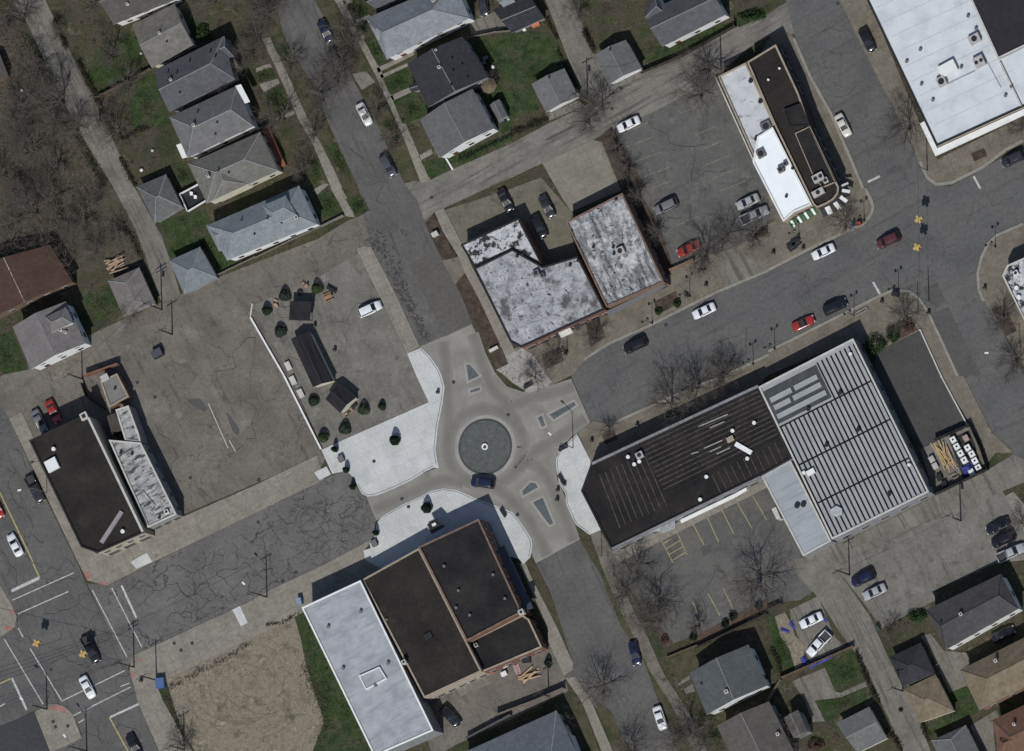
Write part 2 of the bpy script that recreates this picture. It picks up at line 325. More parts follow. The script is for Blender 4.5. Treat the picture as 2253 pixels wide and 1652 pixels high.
def inset(pts, tt):
    pts = ccw([Vector((p[0], p[1])) for p in pts]); n = len(pts); out = []
    for i in range(n):
        a, b, c = pts[i - 1], pts[i], pts[(i + 1) % n]
        d1 = (b - a).normalized(); d2 = (c - b).normalized()
        n1 = Vector((-d1.y, d1.x)); n2 = Vector((-d2.y, d2.x))
        k = n1 + n2; den = 1 + n1.dot(n2)
        out.append(b + k * (tt / max(den, 0.25)))
    return out
_z = [0.0]
def sheet(name, D, mat, z, label=None, smooth=0):
    """a ground sheet (or, above 0.1 m, a raised slab with kerb sides)"""
    pts = ccw([W(p, z) for p in D])
    mb = MB()
    if z > 0.1: mb.prism(pts, 0.0, z)
    else: mb.face(pts)
    return tag(mb.build(name, mat), label, None, None, 'structure')
def edge_band(D, wd, side=1):
    """strip of width wd (metres) along a polyline given in survey coordinates"""
    pts = [W(p) for p in D]; L = []; Rr = []
    for i, p in enumerate(pts):
        a = pts[max(0, i - 1)]; b = pts[min(len(pts) - 1, i + 1)]
        dd = (b - a); dd.z = 0; dd.normalize(); nn = Vector((-dd.y, dd.x, 0)) * side
        L.append(p); Rr.append(p + nn * wd)
    return L + Rr[::-1]
def strip_faces(mb, p, q, wd, z, mi=0):
    p = Vector((p[0], p[1], 0)); q = Vector((q[0], q[1], 0)); dd = (q - p).normalized(); nn = Vector((-dd.y, dd.x, 0)) * (wd / 2)
    mb.face([(a.x, a.y, z) for a in (p - nn, q - nn, q + nn, p + nn)], mi)
def marks(name, segs, wd, mat, z, label):
    mb = MB()
    for a, b in segs: strip_faces(mb, W(a), W(b), wd, z)
    return tag(mb.build(name, mat), label, None, None, 'structure')
def kerb(D, wd=0.25, side=1, z=0.15):
    pts = edge_band(D, wd, side); n = len(pts) // 2
    mb = MB()
    for i in range(n - 1):
        q = [pts[i], pts[i + 1], pts[2 * n - 2 - i], pts[2 * n - 1 - i]]
        mb.prism(ccw([(p.x, p.y) for p in q]), 0.0, z)
    return tag(mb.build("kerb", kerbm), None, None, None, 'structure')
def lerp(a, b, k): return a + (b - a) * k

# ------------------------------------------------------------------ ground, roads, pavements
mb = MB(); g = 420
mb.face([(-g, -g, 0), (g, -g, 0), (g, g, 0), (-g, g, 0)])
tag(mb.build("ground", yard), None, None, None, 'structure')
sheet("wild_ground", t(0, 0, "-200,-100 60,0 150,250 480,760 700,1200 960,1652") + t(0, 1, "1020,20 1200,380 1330,700 1250,680 930,700 640,800 540,560 260,500 -200,640"), wild, 0.01)
# lots
sheet("empty_lot", d("250,800 400,735 556,668 640,830 708,998 640,1030 412,1128 388,1135 330,1000 282,872"), lotm, 0.02)
sheet("market_lot", d("556,668 690,610 789,548 860,690 945,885 712,990 640,830"), lot2, 0.022)
sheet("rear_alley", d("-20,838 60,800 250,712 400,645 480,610 640,548 700,525 762,487 806,470 830,545 789,556 700,610 556,672 400,742 262,802 190,836 60,900 20,925 -20,940"), lotm, 0.03)
sheet("customer_parking", d("1340,270 1400,235 1500,198 1580,165 1730,500 1650,535 1600,570 1480,624 1440,560 1400,410"), parkm, 0.02)
sheet("parking_lot", d("1300,1190 1350,1205 1510,1130 1690,1048 1770,1222 1830,1190 1850,1260 1760,1320 1660,1330 1560,1385 1470,1420 1390,1300"), parkm, 0.018)
sheet("fenced_lot", t(3, 1, "960,1430 1340,1250 1640,1652") + t(3, 2, "1520,0 1760,430 1370,650 930,0"), asphd, 0.02)
sheet("storage_yard", t(3, 2, "1340,650 1790,430 1950,800 1470,1060"), alleym, 0.024)
sheet("gravel_lot", d("1800,1239 1840,1196 1950,1158 2100,1120 2205,1080 2275,1170 2275,1230 2190,1239 2057,1299 2057,1321 2000,1349 1940,1382 1897,1322 1850,1264"), lot2, 0.02)
sheet("gravel_lot", d("600,1010 660,960 720,1000 705,1030 640,1060"), lotm, 0.021)
sheet("pavement", t(3, 2, "2090,1060 2160,1020 2253,1130 2320,1250 2300,1420 2253,1380"), walk, 0.13)
sheet("service_drive", d("925,1545 1060,1480 1175,1428 1215,1420 1242,1486 1250,1520 1130,1580 1000,1640 955,1668 930,1600"), lotm, 0.02)
sheet("service_yard", d("20,925 60,895 190,836 262,800 300,880 330,1000 388,1136 300,1100 180,1000 60,960"), lotm, 0.019)
sheet("pavement", d("1344,1215 1690,1048 1700,1066 1490,1172 1360,1238"), walk, 0.12)
# alleys
sheet("alley", d("20,-10 62,55 120,180 175,290 250,413 300,508 337,613 362,685 400,660 380,590 355,518 297,413 240,290 190,185 150,105 95,-10"), alleym, 0.026)
sheet("alley", t(2, 0, "280,-40 480,480 640,900 860,760 700,430 505,-40"), alleym, 0.026)
sheet("alley", t(1, 0, "1210,1640 1400,1590 1750,1480 2253,1260") + t(2, 0, "300,1095 650,930 850,745 1150,640 1970,240 2253,120") + t(3, 0, "190,0 280,200 260,280 160,330") + t(2, 0, "2253,320 2090,410 1840,640 1300,960 900,1130 600,1290 300,1420 0,1560") + t(1, 1, "2000,20 1650,180 1480,310 1370,170"), alleyu, 0.028)
sheet("alley", t(3, 2, "560,1445 1415,1035 1470,1060 1950,820 2253,640 2253,940 2060,1020 1640,1220 1000,1420 740,1520 700,1652 300,1640 310,1600"), alleym, 0.03)
sheet("alley", t(3, 3, "160,0 440,300 640,620 860,900 1000,1230 1190,1652 1430,1652 1340,1400 1190,1100 1060,830 900,470 640,100 560,0") + t(3, 2, "640,1500 180,1640"), alleym, 0.032)
# yards behind the brown shops
sheet("concrete_yard", t(2, 0, "240,1390 640,1210 790,1250 960,1560 1000,1652") + t(2, 1, "960,20 520,210 430,70"), M("yard_slab", [(0.17, 0.157, 0.125), (0.2, 0.187, 0.15), (0.225, 0.21, 0.172)], 0.3, joints=((0.155, 0.143, 0.116), 3.2, 3.2, 0.06), grain=0.22), 0.024)
sheet("dirt_yard", d("978,462 1110,420 1190,390 1260,470 1250,500 1275,570 1195,590 1140,485 1010,545"), M("yard_gravel", [(0.125, 0.115, 0.09), (0.16, 0.147, 0.115)], 0.3, spots=((0.09, 0.08, 0.062), 0.4, 0.55, 0.7), grain=0.3), 0.022)
sheet("mulch_bed", t(2, 0, "770,1200 880,1110 960,1260 1130,1560 1180,1652") + t(2, 1, "1100,0 1300,330 1400,640 1380,820 1330,830 960,20"), mulch, 0.034)
# roads
sheet("road", d("598,-20 625,82 668,160 713,250 768,370 790,415 800,480 815,545 868,643 923,763 1040,713 1003,620 963,552 935,490 918,440 890,405 846,307 813,240 775,172 723,55 690,-20"), asphv, 0.04)
sheet("road", t(2, 0, "2253,-60") + t(3, 0, "140,-60 240,330 380,660 560,980 700,1300 850,1652") + t(3, 1, "870,0 940,170 850,330 600,440 0,745") + t(2, 1, "1800,930 1200,1230 860,1380 640,1520 520,1652") + t(2, 2, "690,405 850,425 1150,290 1800,10") + t(2, 1, "2253,1460") + t(3, 1, "480,1190 960,950 1100,890 1250,900 1340,970 1410,1070 1500,1260 1680,1652") + t(3, 2, "1970,500 2160,700 2300,760 2400,300") + t(3, 1, "2253,1652 2060,1250 1900,960 1860,760 1890,620 2020,430 2400,250") + t(3, 0, "2400,1200 1600,1640 1380,1570 1330,1430 1240,1200 1040,830 900,530 750,250 640,-60"), asph, 0.038)
sheet("road", d("1179,1239 1210,1300 1262,1460 1240,1488 1310,1555 1360,1610 1400,1660 1495,1660 1440,1520 1405,1420 1385,1370 1345,1300 1300,1230 1276,1186"), asphv, 0.04)
sheet("road", d("-40,830 20,921 95,1085 170,1239 192,1290 285,1479 305,1549 352,1660 110,1660 76,1563 -40,1622"), asphv, 0.036)
sheet("road", d("192,1284 240,1286 563,1126 708,1056 770,1030 812,1096 828,1143 823,1185 563,1316 295,1441 280,1470"), asphc, 0.042)
sheet("roundabout_road", d("923,763 1038,713 1063,765 1088,818 1115,850 1150,862 1210,848 1257,833 1299,930 1262,955 1225,1000 1225,1050 1250,1110 1276,1186 1179,1239 1140,1150 1060,1105 1000,1080 930,1095 828,1145 807,1094 880,1060 960,1030 955,980 970,880 965,810"), rbt, 0.046)
pm_ = M("patched_asphalt", [(0.082, 0.08, 0.078), (0.098, 0.095, 0.092)], 0.3, grain=0.25)
sheet("road_patch", t(3, 1, "1360,880 1490,830 1560,990 1480,1060 1410,1000"), pm_, 0.05)
sheet("road_patch", t(3, 1, "1430,1110 1590,1050 1800,1500 1880,1652 1700,1652"), pm_, 0.05)
sheet("road_patch", t(0, 3, "-100,1470 305,1312 440,1652 440,1760 -100,1760"), seal, 0.05)
sheet("road_patch", t(1, 1, "1340,670 1600,560 1900,1200 1660,1310"), asphd if False else M("brown_asphalt", [(0.098, 0.09, 0.083), (0.115, 0.106, 0.097)], 0.2, grain=0.22), 0.05)
mb = MB()
for i in range(260):
    k = random.random(); a = D1(1, 1, lerp(1010, 1500, k ** 0.9), lerp(400, 1330, k))
    p = W(a); wdk = 1.3 - k * .75; an = random.uniform(0, 3.14); L_ = random.uniform(.15, .6); wd_ = random.uniform(.05, .22)
    cx, cy = p.x + random.gauss(0, .75) * wdk, p.y + random.gauss(0, .6) * wdk; ca, sa = math.cos(an), math.sin(an)
    mb.face([(cx + x * ca - y * sa, cy + x * sa + y * ca, 0.053 + 0.00002 * i) for x, y in ((-L_, 0), (-L_ * .3, -wd_), (L_ * .5, -wd_ * .7), (L_, wd_ * .2), (L_ * .2, wd_))])
tag(mb.build("road_patch", M("broken_asphalt", [(0.045, 0.04, 0.038), (0.08, 0.073, 0.068)], 1.5, grain=0.5)), None, None, None, 'structure')
# pavements (kerb height)
H = 0.14
sheet("pavement", t(0, 2, "80,380 190,320 300,560 720,1500 860,1570 1270,1390 1640,1230 2253,960") + t(1, 2, "540,700 600,915 10,1200") + t(0, 2, "1350,1640") + t(0, 3, "950,190 870,180 770,150 690,0"), walk, H)
sheet("pavement", t(0, 3, "1180,810 2240,315") + t(1, 3, "100,245 620,0") + t(1, 2, "1020,1440 1000,1480 945,1545 960,1620 1430,1500") + t(1, 3, "940,200 420,430 340,470 90,600 0,640") + t(0, 3, "1460,1020 1380,1080 1430,1200 1600,1500 1720,1700 1420,1700 1220,1240 1140,950 1150,860"), walk, H + 0.002)
sheet("pavement", t(0, 3, "-100,100 0,190 100,360 145,470 130,560 0,650 -100,700"), walk, H)
sheet("pavement", t(0, 3, "305,1312 430,1240 500,1240 570,1262 640,1330 720,1540 480,1650 442,1660"), walk, H)
sheet("plaza", t(1, 1, "1330,1460 1450,1405 1530,1480 1600,1580") + t(1, 2, "1630,-10 1660,100 1640,250 1600,450 1580,650 1600,780 1612,815 1560,812 1480,850 1370,920 1200,1000 1060,1055 980,1066 930,1040 890,960 860,900 820,860 780,840 670,865 575,655 750,575 1520,235 1410,0"), newc, H)
sheet("plaza", t(1, 2, "960,1620 945,1540 1010,1520 1000,1480 1040,1430 1060,1300 1110,1240 1300,1130 1460,1060 1530,1018 1650,992 1760,1005 1850,1040 1950,1090 2100,1140 2253,1200") + t(2, 2, "60,1265 130,1370 172,1440 180,1500 160,1600 100,1660") + t(2, 3, "60,-40 -200,-100") + t(1, 2, "2000,1400 1500,1600 1100,1700"), newc, H + 0.004)
sheet("pavement", t(2, 3, "60,0 120,0 160,100 210,200 380,530 540,880 535,935 460,988 420,910 320,690 315,560 215,340"), walk, H)
sheet("pavement", t(1, 1, "885,540 950,512 1010,520 1130,740 1220,920 1440,1395 1330,1460 1200,1180 1060,900"), walk, H)
sheet("pavement", t(1, 1, "1570,205 1650,175 1810,490 1900,690 2050,980 2253,1380 2300,1500 2200,1560 2150,1400 1930,980 1840,745 1780,600 1640,380"), walk, H)
sheet("pavement", t(1, 1, "1640,640 1790,600 1850,740 1750,850"), walkb, H - 0.01)
sheet("flower_bed", t(1, 1, "1490,312 1570,212 1640,390 1770,610 1640,640 1560,430"), mulch, H + 0.01)
sheet("flower_bed", t(1, 1, "1752,850 1838,750 1955,965 2150,1382 2080,1430 1900,1130"), mulch, H + 0.01)
sheet("pavement", t(2, 1, "-110,1470 820,1060 1330,840 1410,720 1610,630 1760,580 1900,540 2253,380") + t(3, 1, "0,300 60,200") + t(2, 1, "2253,100") + t(2, 0, "2300,1400 2100,650 2253,350") + t(3, 0, "110,265 190,300 240,335 380,660 560,980 700,1300 850,1652") + t(3, 1, "870,0 920,100 940,170 920,240 850,330 600,440 350,560 0,742") + t(2, 1, "1800,930 1200,1230 860,1380 640,1520 540,1640") + t(2, 2, "350,82 150,155 0,60") + t(1, 2, "2180,0") + t(1, 1, "2140,1600"), walkb, H - 0.004)
sheet("plaza", t(2, 1, "-100,1500 90,1410 180,1470 250,1560 300,1652") + t(2, 2, "350,50 330,85 150,155 0,60 -60,0") + t(1, 1, "2110,1600"), M("pale_pavers", [(0.24, 0.225, 0.205), (0.36, 0.34, 0.32)], 0.8, spots=((0.16, 0.14, 0.125), 0.9, 0.52, 0.64), grain=0.3), H + 0.004)
sheet("plaza", t(2, 2, "570,510 690,750 690,800 610,1010 780,1360 680,1400 560,1310 480,1140 470,1040 420,960 390,820 390,730 420,660"), newc, H + 0.004)
sheet("pavement", t(2, 2, "575,500 720,400 850,425 1150,290 1420,170 1800,10") + t(2, 1, "1850,1652 2253,1460") + t(3, 1, "480,1190 700,1080 960,950 1100,890 1250,900 1340,970 1410,1070 1500,1260 1680,1652") + t(3, 2, "1720,0 1970,500 2160,680 2000,680 1880,840 1780,430 1520,0") + t(3, 1, "1345,1250 960,1435 760,1330 0,1652") + t(2, 2, "2160,100 720,800 690,750"), walkb, H)
sheet("pavement", t(2, 2, "690,1400 775,1360 870,1520 930,1640") + t(2, 3, "960,180 1080,430 1190,640 1330,960 1550,1300 1640,1500 1740,1700 1620,1700 1400,1240 1220,960 1070,640 960,430 850,180 780,0"), M("grimy_pavement", [(0.105, 0.094, 0.08), (0.15, 0.137, 0.118), (0.18, 0.166, 0.143)], 0.4, spots=((0.07, 0.058, 0.046), 0.6, 0.54, 0.68), grain=0.3), H - 0.006)
sheet("pavement", t(2, 3, "470,1010 560,1000 700,1220 890,1660 790,1660 620,1230"), walk, H)
sheet("pavement", t(3, 0, "620,-40 870,-40 1340,1090 1490,1400 2400,950 2400,1180 2100,1330 1900,1480 1620,1620 1480,1635 1390,1570 1330,1430 1240,1200 1040,830 750,250"), walkb, H)
sheet("pavement", t(3, 1, "2400,260 2253,330 2020,430 1950,500 1890,620 1860,760 1870,900 1910,1000 2060,1250 2300,1650 2400,1700"), walkb, H)
for D in (t(3, 1, "2253,330 2020,430 1950,500 1890,620 1860,760 1870,900 1910,990"), t(3, 1, "870,0 920,100 940,170 920,240 850,330 600,440 350,560 0,742"), t(3, 0, "240,335 380,660 560,980 700,1300 850,1652"), t(3, 0, "2253,1245 2100,1330 1900,1480 1620,1620 1480,1635 1390,1570 1330,1430")):
    kerb(D, 0.55, -1, 0.155) if D is not None else None
for D in (t(3, 1, "0,1430 480,1190 700,1080 960,950 1100,890 1250,900 1340,970 1410,1070 1500,1260 1680,1652"), t(2, 2, "850,425 1150,290 1420,170 1800,10"), t(2, 1, "1850,1652 2253,1460")):
    kerb(D, 0.5, -1, 0.155)
kerb(t(2, 1, "640,1520 860,1380 1200,1230 1800,930 2253,742"), 0.45, 1, 0.155)
# side-street walks, drives and lawns
for D in (t(1, 0, "55,340 125,330 290,680 440,1010 590,1300 690,1500 760,1652 660,1652 510,1290 370,1040 230,720"), t(1, 0, "680,-20 765,-20 940,300 1100,620 1350,1160 1530,1590 1450,1610 1290,1190 1060,680 880,330"), t(1, 1, "650,0 750,0 830,140 870,260 790,250 730,130"),
          t(1, 0, "0,600 120,555 140,590 0,640"), t(1, 0, "30,740 190,690 210,730 70,810"), t(1, 0, "1060,600 1380,450 1395,480 1075,640"), t(1, 0, "1090,660 1330,555 1340,580 1105,690"), t(1, 0, "1180,845 1340,765 1370,810 1205,885"), t(1, 0, "1430,1370 1540,1310 1560,1350 1450,1410"), t(1, 0, "860,180 1000,130 1010,160 870,205"), t(1, 0, "760,10 830,-20 850,20 790,40"),
          t(1, 0, "170,1045 330,970 345,1000 190,1070"), t(1, 1, "560,325 765,230 780,250 580,345"), t(1, 1, "500,20 600,-40 640,-30 540,60")):
    sheet("path", D, walk, 0.06)
for D in (t(1, 0, "845,650 965,625 1050,720 930,790"), t(1, 0, "1870,200 2150,80 2253,230 1900,310"), t(3, 3, "210,1040 500,920 590,1130 640,1140 860,1040 880,1080 640,1180 410,1210 500,1390 390,1400 320,1200"), t(3, 3, "1340,640 1430,620 1550,770 1760,790 1780,880 1690,940 1750,1080 1600,1140 1400,720"), t(3, 3, "190,410 440,290 590,650 680,730 370,870 200,500"), t(2, 0, "300,1000 590,880 640,930 330,1060"), t(2, 0, "860,740 1140,610 1150,650 950,740"), t(1, 3, "1560,1200 2000,985 2060,1060 1610,1260"), t(3, 3, "1780,1430 2010,1290 2040,1360 1980,1400 2000,1652 1860,1652"), t(2, 3, "1460,1060 1560,985 1570,1020 1480,1070 1490,1120 1590,1060 1610,1130 1530,1150")):
    sheet("driveway", D, alleym if True else walk, 0.05)
LAWN = [(1, 0, "150,400 230,365 340,560 300,610"), (1, 0, "0,635 125,590 180,680 20,725"), (1, 0, "80,820 225,755 310,960 160,1030"), (1, 0, "950,350 1030,305 1145,520 1070,575"), (1, 0, "1115,695 1330,595 1400,750 1180,835"), (1, 0, "1205,890 1400,800 1515,960 1440,1040 1290,1090"), (1, 0, "1640,1400 2253,1170 2253,1240 1540,1580 1450,1420"), (1, 0, "795,60 920,0 990,100 860,170"), (1, 0, "870,215 990,175 1000,235 900,285"), (2, 0, "0,290 330,290 480,560 170,740 240,960 0,1060"), (2, 0, "560,640 620,860 660,920 640,930 590,870"), (1, 0, "1880,340 2253,290 2253,1150 2150,1160 1940,760 2040,680"), (0, 0, "850,420 1190,270 1310,600 850,830 760,640"), (0, 0, "1180,720 1360,650 1450,1000 1470,1060 1200,1180 1140,950"), (0, 1, "1420,290 1810,200 1900,540 2020,620 2080,640 1940,740 1790,470 1500,620"), (1, 1, "535,75 660,10 750,220 590,265"), (1, 1, "785,100 925,60 1000,200 880,250"), (0, 1, "720,960 950,850 1050,1070 860,1170"), (1, 3, "340,480 425,420 1050,1640 1050,1700 480,1700 600,1400 440,900 390,650"), (3, 3, "510,900 745,770 860,1030 590,1125"), (3, 3, "425,1215 640,1190 850,1095 880,1220 500,1385"), (3, 3, "-20,460 90,480 200,760 240,930 120,1000"), (3, 3, "1600,1140 1740,1080 1870,1290 1430,1510 1390,1430 1650,1310"), (1, 0, "590,1280 690,1250 830,1500 830,1600 740,1500"), (1, 0, "430,1440 520,1400 620,1570 470,1640"), (0, 0, "1640,130 1800,250 1900,340 1700,380"), (2, 0, "1300,420 1560,320 1900,200 1950,250 1170,560 1130,500"), (0, 0, "700,0 860,0 870,60 760,60"), (2, 0, "1960,190 2240,60 2253,120 2000,240"), (0, 1, "0,1300 100,1260 250,1600 60,1640 -40,1600"), (0, 0, "-20,0 90,0 150,130 0,140"), (0, 0, "1530,1440 1650,1450 1720,1640 1560,1600")]
for i, a in enumerate(LAWN): sheet("lawn", t(*a), lawn_m, 0.07 if i < 99 else 0)
DRY = [(1, 0, "500,-20 690,-20 880,330 960,500 1020,620 850,645 770,520 640,220"), (1, 0, "930,800 1050,740 1290,1190 1440,1600 1290,1580 1130,1230 1000,960"), (1, 0, "130,170 250,330 330,480 480,700 600,1000 680,1250 820,1490 820,1600 600,1290 440,1000 290,680 130,330"), (2, 3, "760,40 850,180 960,430 1070,640 1220,960 1400,1240 1620,1660 1460,1660 1400,1400 1250,1100 1130,800 960,560 820,220"), (2, 3, "720,1190 870,1300 1010,1600 1040,1660 900,1660"), (2, 3, "1380,850 1640,740 1710,870 1470,990"), (2, 3, "530,1240 620,1240 770,1660 680,1660")]
for a in DRY: sheet("verge", t(*a), lawn_dry, 0.055)
sheet("dirt_field", t(0, 3, "1460,1020 2253,640") + t(1, 3, "90,600 340,470 400,640 460,900 560,1180 640,1420 520,1700") + t(0, 3, "1750,1700 1600,1480"), dirt, 0.03)
sheet("mulch_bed", t(2, 3, "1600,640 1750,570 2140,360 2253,310 2253,400 2050,500 1640,720"), mulchr, 0.06)
sheet("mulch_bed", t(2, 3, "1250,560 1310,560 1420,700 1350,760"), mulchr, 0.06)
sheet("mulch_bed", t(2, 3, "1120,640 1180,650 1270,900 1180,900"), mulchr, 0.06)
sheet("mulch_bed", t(3, 1, "1040,1230 1240,1150 1320,1250 1090,1370"), mulchr, 0.06 + H)
for D in (t(2, 1, "1250,1000 1440,910 1480,1010 1280,1120"), t(2, 1, "260,1470 420,1400 460,1520 290,1600"), t(2, 1, "650,1200 770,1150 820,1320 690,1400"), t(2, 2, "790,520 900,480 930,560 820,610"), t(2, 2, "1350,310 1450,270 1490,330 1360,380"), t(3, 1, "1960,1060 2080,1030 2190,1260 2090,1310"), t(3, 0, "1780,1350 1900,1300 1930,1370 1820,1420"), t(2, 1, "2050,420 2253,330 2253,400 2080,480")):
    sheet("flower_bed", D, mulch, H + 0.012)
for D in (t(1, 1, "2080,1430 2160,1400 2220,1550 2115,1600"),):
    sheet("flower_bed", D, mulch, H + 0.016)
sheet("pavement_slab", t(0, 2, "1150,1640 1290,1560 1340,1640 1200,1700"), newc, H + 0.006)
sheet("pavement_slab", t(0, 3, "2045,410 2110,375 2180,525 2120,555"), newc, H + 0.006)
sheet("pavement_slab", t(1, 2, "510,855 620,800 660,870 560,920"), newc, H + 0.006)
for D in (t(0, 3, "740,80 790,70 800,130 765,150"), t(0, 3, "870,160 950,175 940,195 890,185"), t(0, 3, "80,400 115,410 118,455 90,440"), t(0, 3, "40,560 110,545 105,585 50,590"), t(0, 3, "430,1262 520,1245 580,1290 570,1330 510,1290 450,1300"), t(0, 3, "1150,950 1180,960 1185,1020 1150,1000"), t(0, 3, "1210,850 1240,835 1240,860 1215,870")):
    sheet("tactile_pad", D, redpad, H + 0.009)
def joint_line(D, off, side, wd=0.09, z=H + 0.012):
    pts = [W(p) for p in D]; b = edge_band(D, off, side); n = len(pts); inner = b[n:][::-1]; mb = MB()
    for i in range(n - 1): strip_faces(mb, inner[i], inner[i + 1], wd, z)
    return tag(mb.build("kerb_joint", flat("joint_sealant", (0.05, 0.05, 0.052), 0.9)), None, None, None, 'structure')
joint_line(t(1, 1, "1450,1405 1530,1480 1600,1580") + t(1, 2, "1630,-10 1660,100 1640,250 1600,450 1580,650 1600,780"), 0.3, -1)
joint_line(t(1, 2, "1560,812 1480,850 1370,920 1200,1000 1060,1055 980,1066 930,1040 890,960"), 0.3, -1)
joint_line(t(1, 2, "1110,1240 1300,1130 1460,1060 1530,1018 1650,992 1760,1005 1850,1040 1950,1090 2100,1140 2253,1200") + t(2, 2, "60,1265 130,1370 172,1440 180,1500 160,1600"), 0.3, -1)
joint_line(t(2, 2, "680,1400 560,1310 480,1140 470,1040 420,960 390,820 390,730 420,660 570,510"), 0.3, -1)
# roundabout island and splitter islands
pts = [(C0.x + 5.05 * math.cos(a * math.pi / 32), C0.y + 5.05 * math.sin(a * math.pi / 32)) for a in range(64)]
mb = MB(); mb.prism(pts, 0, 0.16); tag(mb.build("roundabout_island", island), None, None, None, 'structure')
mb = MB()
for a in range(64):
    p0, p1 = [(C0.x + rr * math.cos(b * math.pi / 32), C0.y + rr * math.sin(b * math.pi / 32)) for rr, b in ((5.06, a), (5.06, a + 1))]
    q0, q1 = [(C0.x + 5.34 * math.cos(b * math.pi / 32), C0.y + 5.34 * math.sin(b * math.pi / 32)) for b in (a, a + 1)]
    mb.prism(ccw([p0, p1, q1, q0]), 0, 0.2)
tag(mb.build("kerb", flat("dark_granite_kerb", (0.045, 0.047, 0.05), 0.8)), None, None, None, 'structure')
mb = MB()
for a in range(64):
    q = [(C0.x + rr * math.cos(b * math.pi / 32), C0.y + rr * math.sin(b * math.pi / 32)) for rr, b in ((5.35, a), (5.35, a + 1), (6.1, a + 1), (6.1, a))]
    mb.face([(x, y, 0.056) for x, y in q])
tag(mb.build("apron", M("pale_apron", [(0.255, 0.243, 0.222), (0.31, 0.297, 0.273)], 0.4, grain=0.15)), None, None, None, 'structure')
apr = M("pale_apron", [(0.34, 0.32, 0.285)])
for D in (t(2, 2, "330,345 545,235 560,262 370,385"), t(2, 2, "228,370 262,355 290,440 262,450"), t(2, 2, "90,1020 160,945 205,950 225,985 100,1055"), t(2, 2, "185,1120 268,1078 360,1300 335,1315 310,1290"), t(1, 1, "1850,1560 1880,1560 1960,1652") + t(1, 2, "1935,15 1870,45 1865,0"), t(1, 2, "1885,135 1965,108 1970,125 1890,152")):
    pp = inset([W(p) for p in D], -0.45)
    mb = MB(); mb.face([(p.x, p.y, 0.056) for p in pp]); tag(mb.build("apron", apr), None, None, None, 'structure')
    sheet("splitter_island", D, islet, 0.13)
sheet("driveway", t(2, 1, "1770,610 1930,530 2110,620 2240,745 1890,900 1830,740"), alleym, H + 0.014)
def spline(D, n=10):
    out = []
    for i in range(len(D) - 1):
        p0, p1, p2, p3 = D[max(0, i - 1)], D[i], D[i + 1], D[min(len(D) - 1, i + 2)]
        for k in range(n):
            u = k / n
            out.append(tuple(0.5 * (2 * p1[j] + (p2[j] - p0[j]) * u + (2 * p0[j] - 5 * p1[j] + 4 * p2[j] - p3[j]) * u * u + (3 * p1[j] - p0[j] - 3 * p2[j] + p3[j]) * u ** 3) for j in (0, 1)))
    return out + [D[-1]]
trk = [M("tyre_track_%d" % k, [tuple(v * f for v in (0.2, 0.187, 0.168)), tuple(v * f for v in (0.235, 0.222, 0.2))], 0.3, grain=0.12) for k, f in enumerate((0.95, 0.88, 0.80))]
def track(D, z):
    D = spline(D)
    for k, wd in enumerate((2.5, 1.9, 1.1)):
        pts = [W(p) for p in D]; n = len(pts); mb = MB(); L = []; Rr = []
        for i, p in enumerate(pts):
            dd = (pts[min(n - 1, i + 1)] - pts[max(0, i - 1)]); dd.z = 0; dd.normalize(); nn = Vector((-dd.y, dd.x, 0)) * wd / 2; L.append(p + nn); Rr.append(p - nn)
        for i in range(n - 1): mb.face([(q.x, q.y, z + k * 0.002) for q in (Rr[i], Rr[i + 1], L[i + 1], L[i])])
        tag(mb.build("tyre_track", trk[k]), None, None, None, 'structure')
track([(1068 + 84 * math.cos(a * math.pi / 12), 983 + 84 * math.sin(a * math.pi / 12)) for a in range(25)], 0.0475)
track(d("822,1121 880,1096 940,1068 985,1056 1020,1062"), 0.0482); track(d("975,752 982,810 985,860 988,915 986,960"), 0.0485); track(d("1040,735 1062,800 1082,850 1115,890 1140,930"), 0.0488)
track(d("1262,848 1210,866 1165,876 1130,893 1105,905"), 0.0491); track(d("1288,922 1230,962 1190,985 1160,1010 1140,1035"), 0.0494); track(d("1262,1190 1240,1130 1215,1070 1190,1030 1155,1015"), 0.0497); track(d("1205,1222 1175,1160 1145,1120 1110,1085 1085,1068"), 0.05)
def inside(p, pts):
    c = False; n = len(pts)
    for i in range(n):
        a, b = pts[i], pts[i - 1]
        if (a.y > p.y) != (b.y > p.y) and p.x < (b.x - a.x) * (p.y - a.y) / (b.y - a.y) + a.x: c = not c
    return c
crk_m = flat("crack_fill", (0.038, 0.037, 0.037), 0.95, spec=0.02)
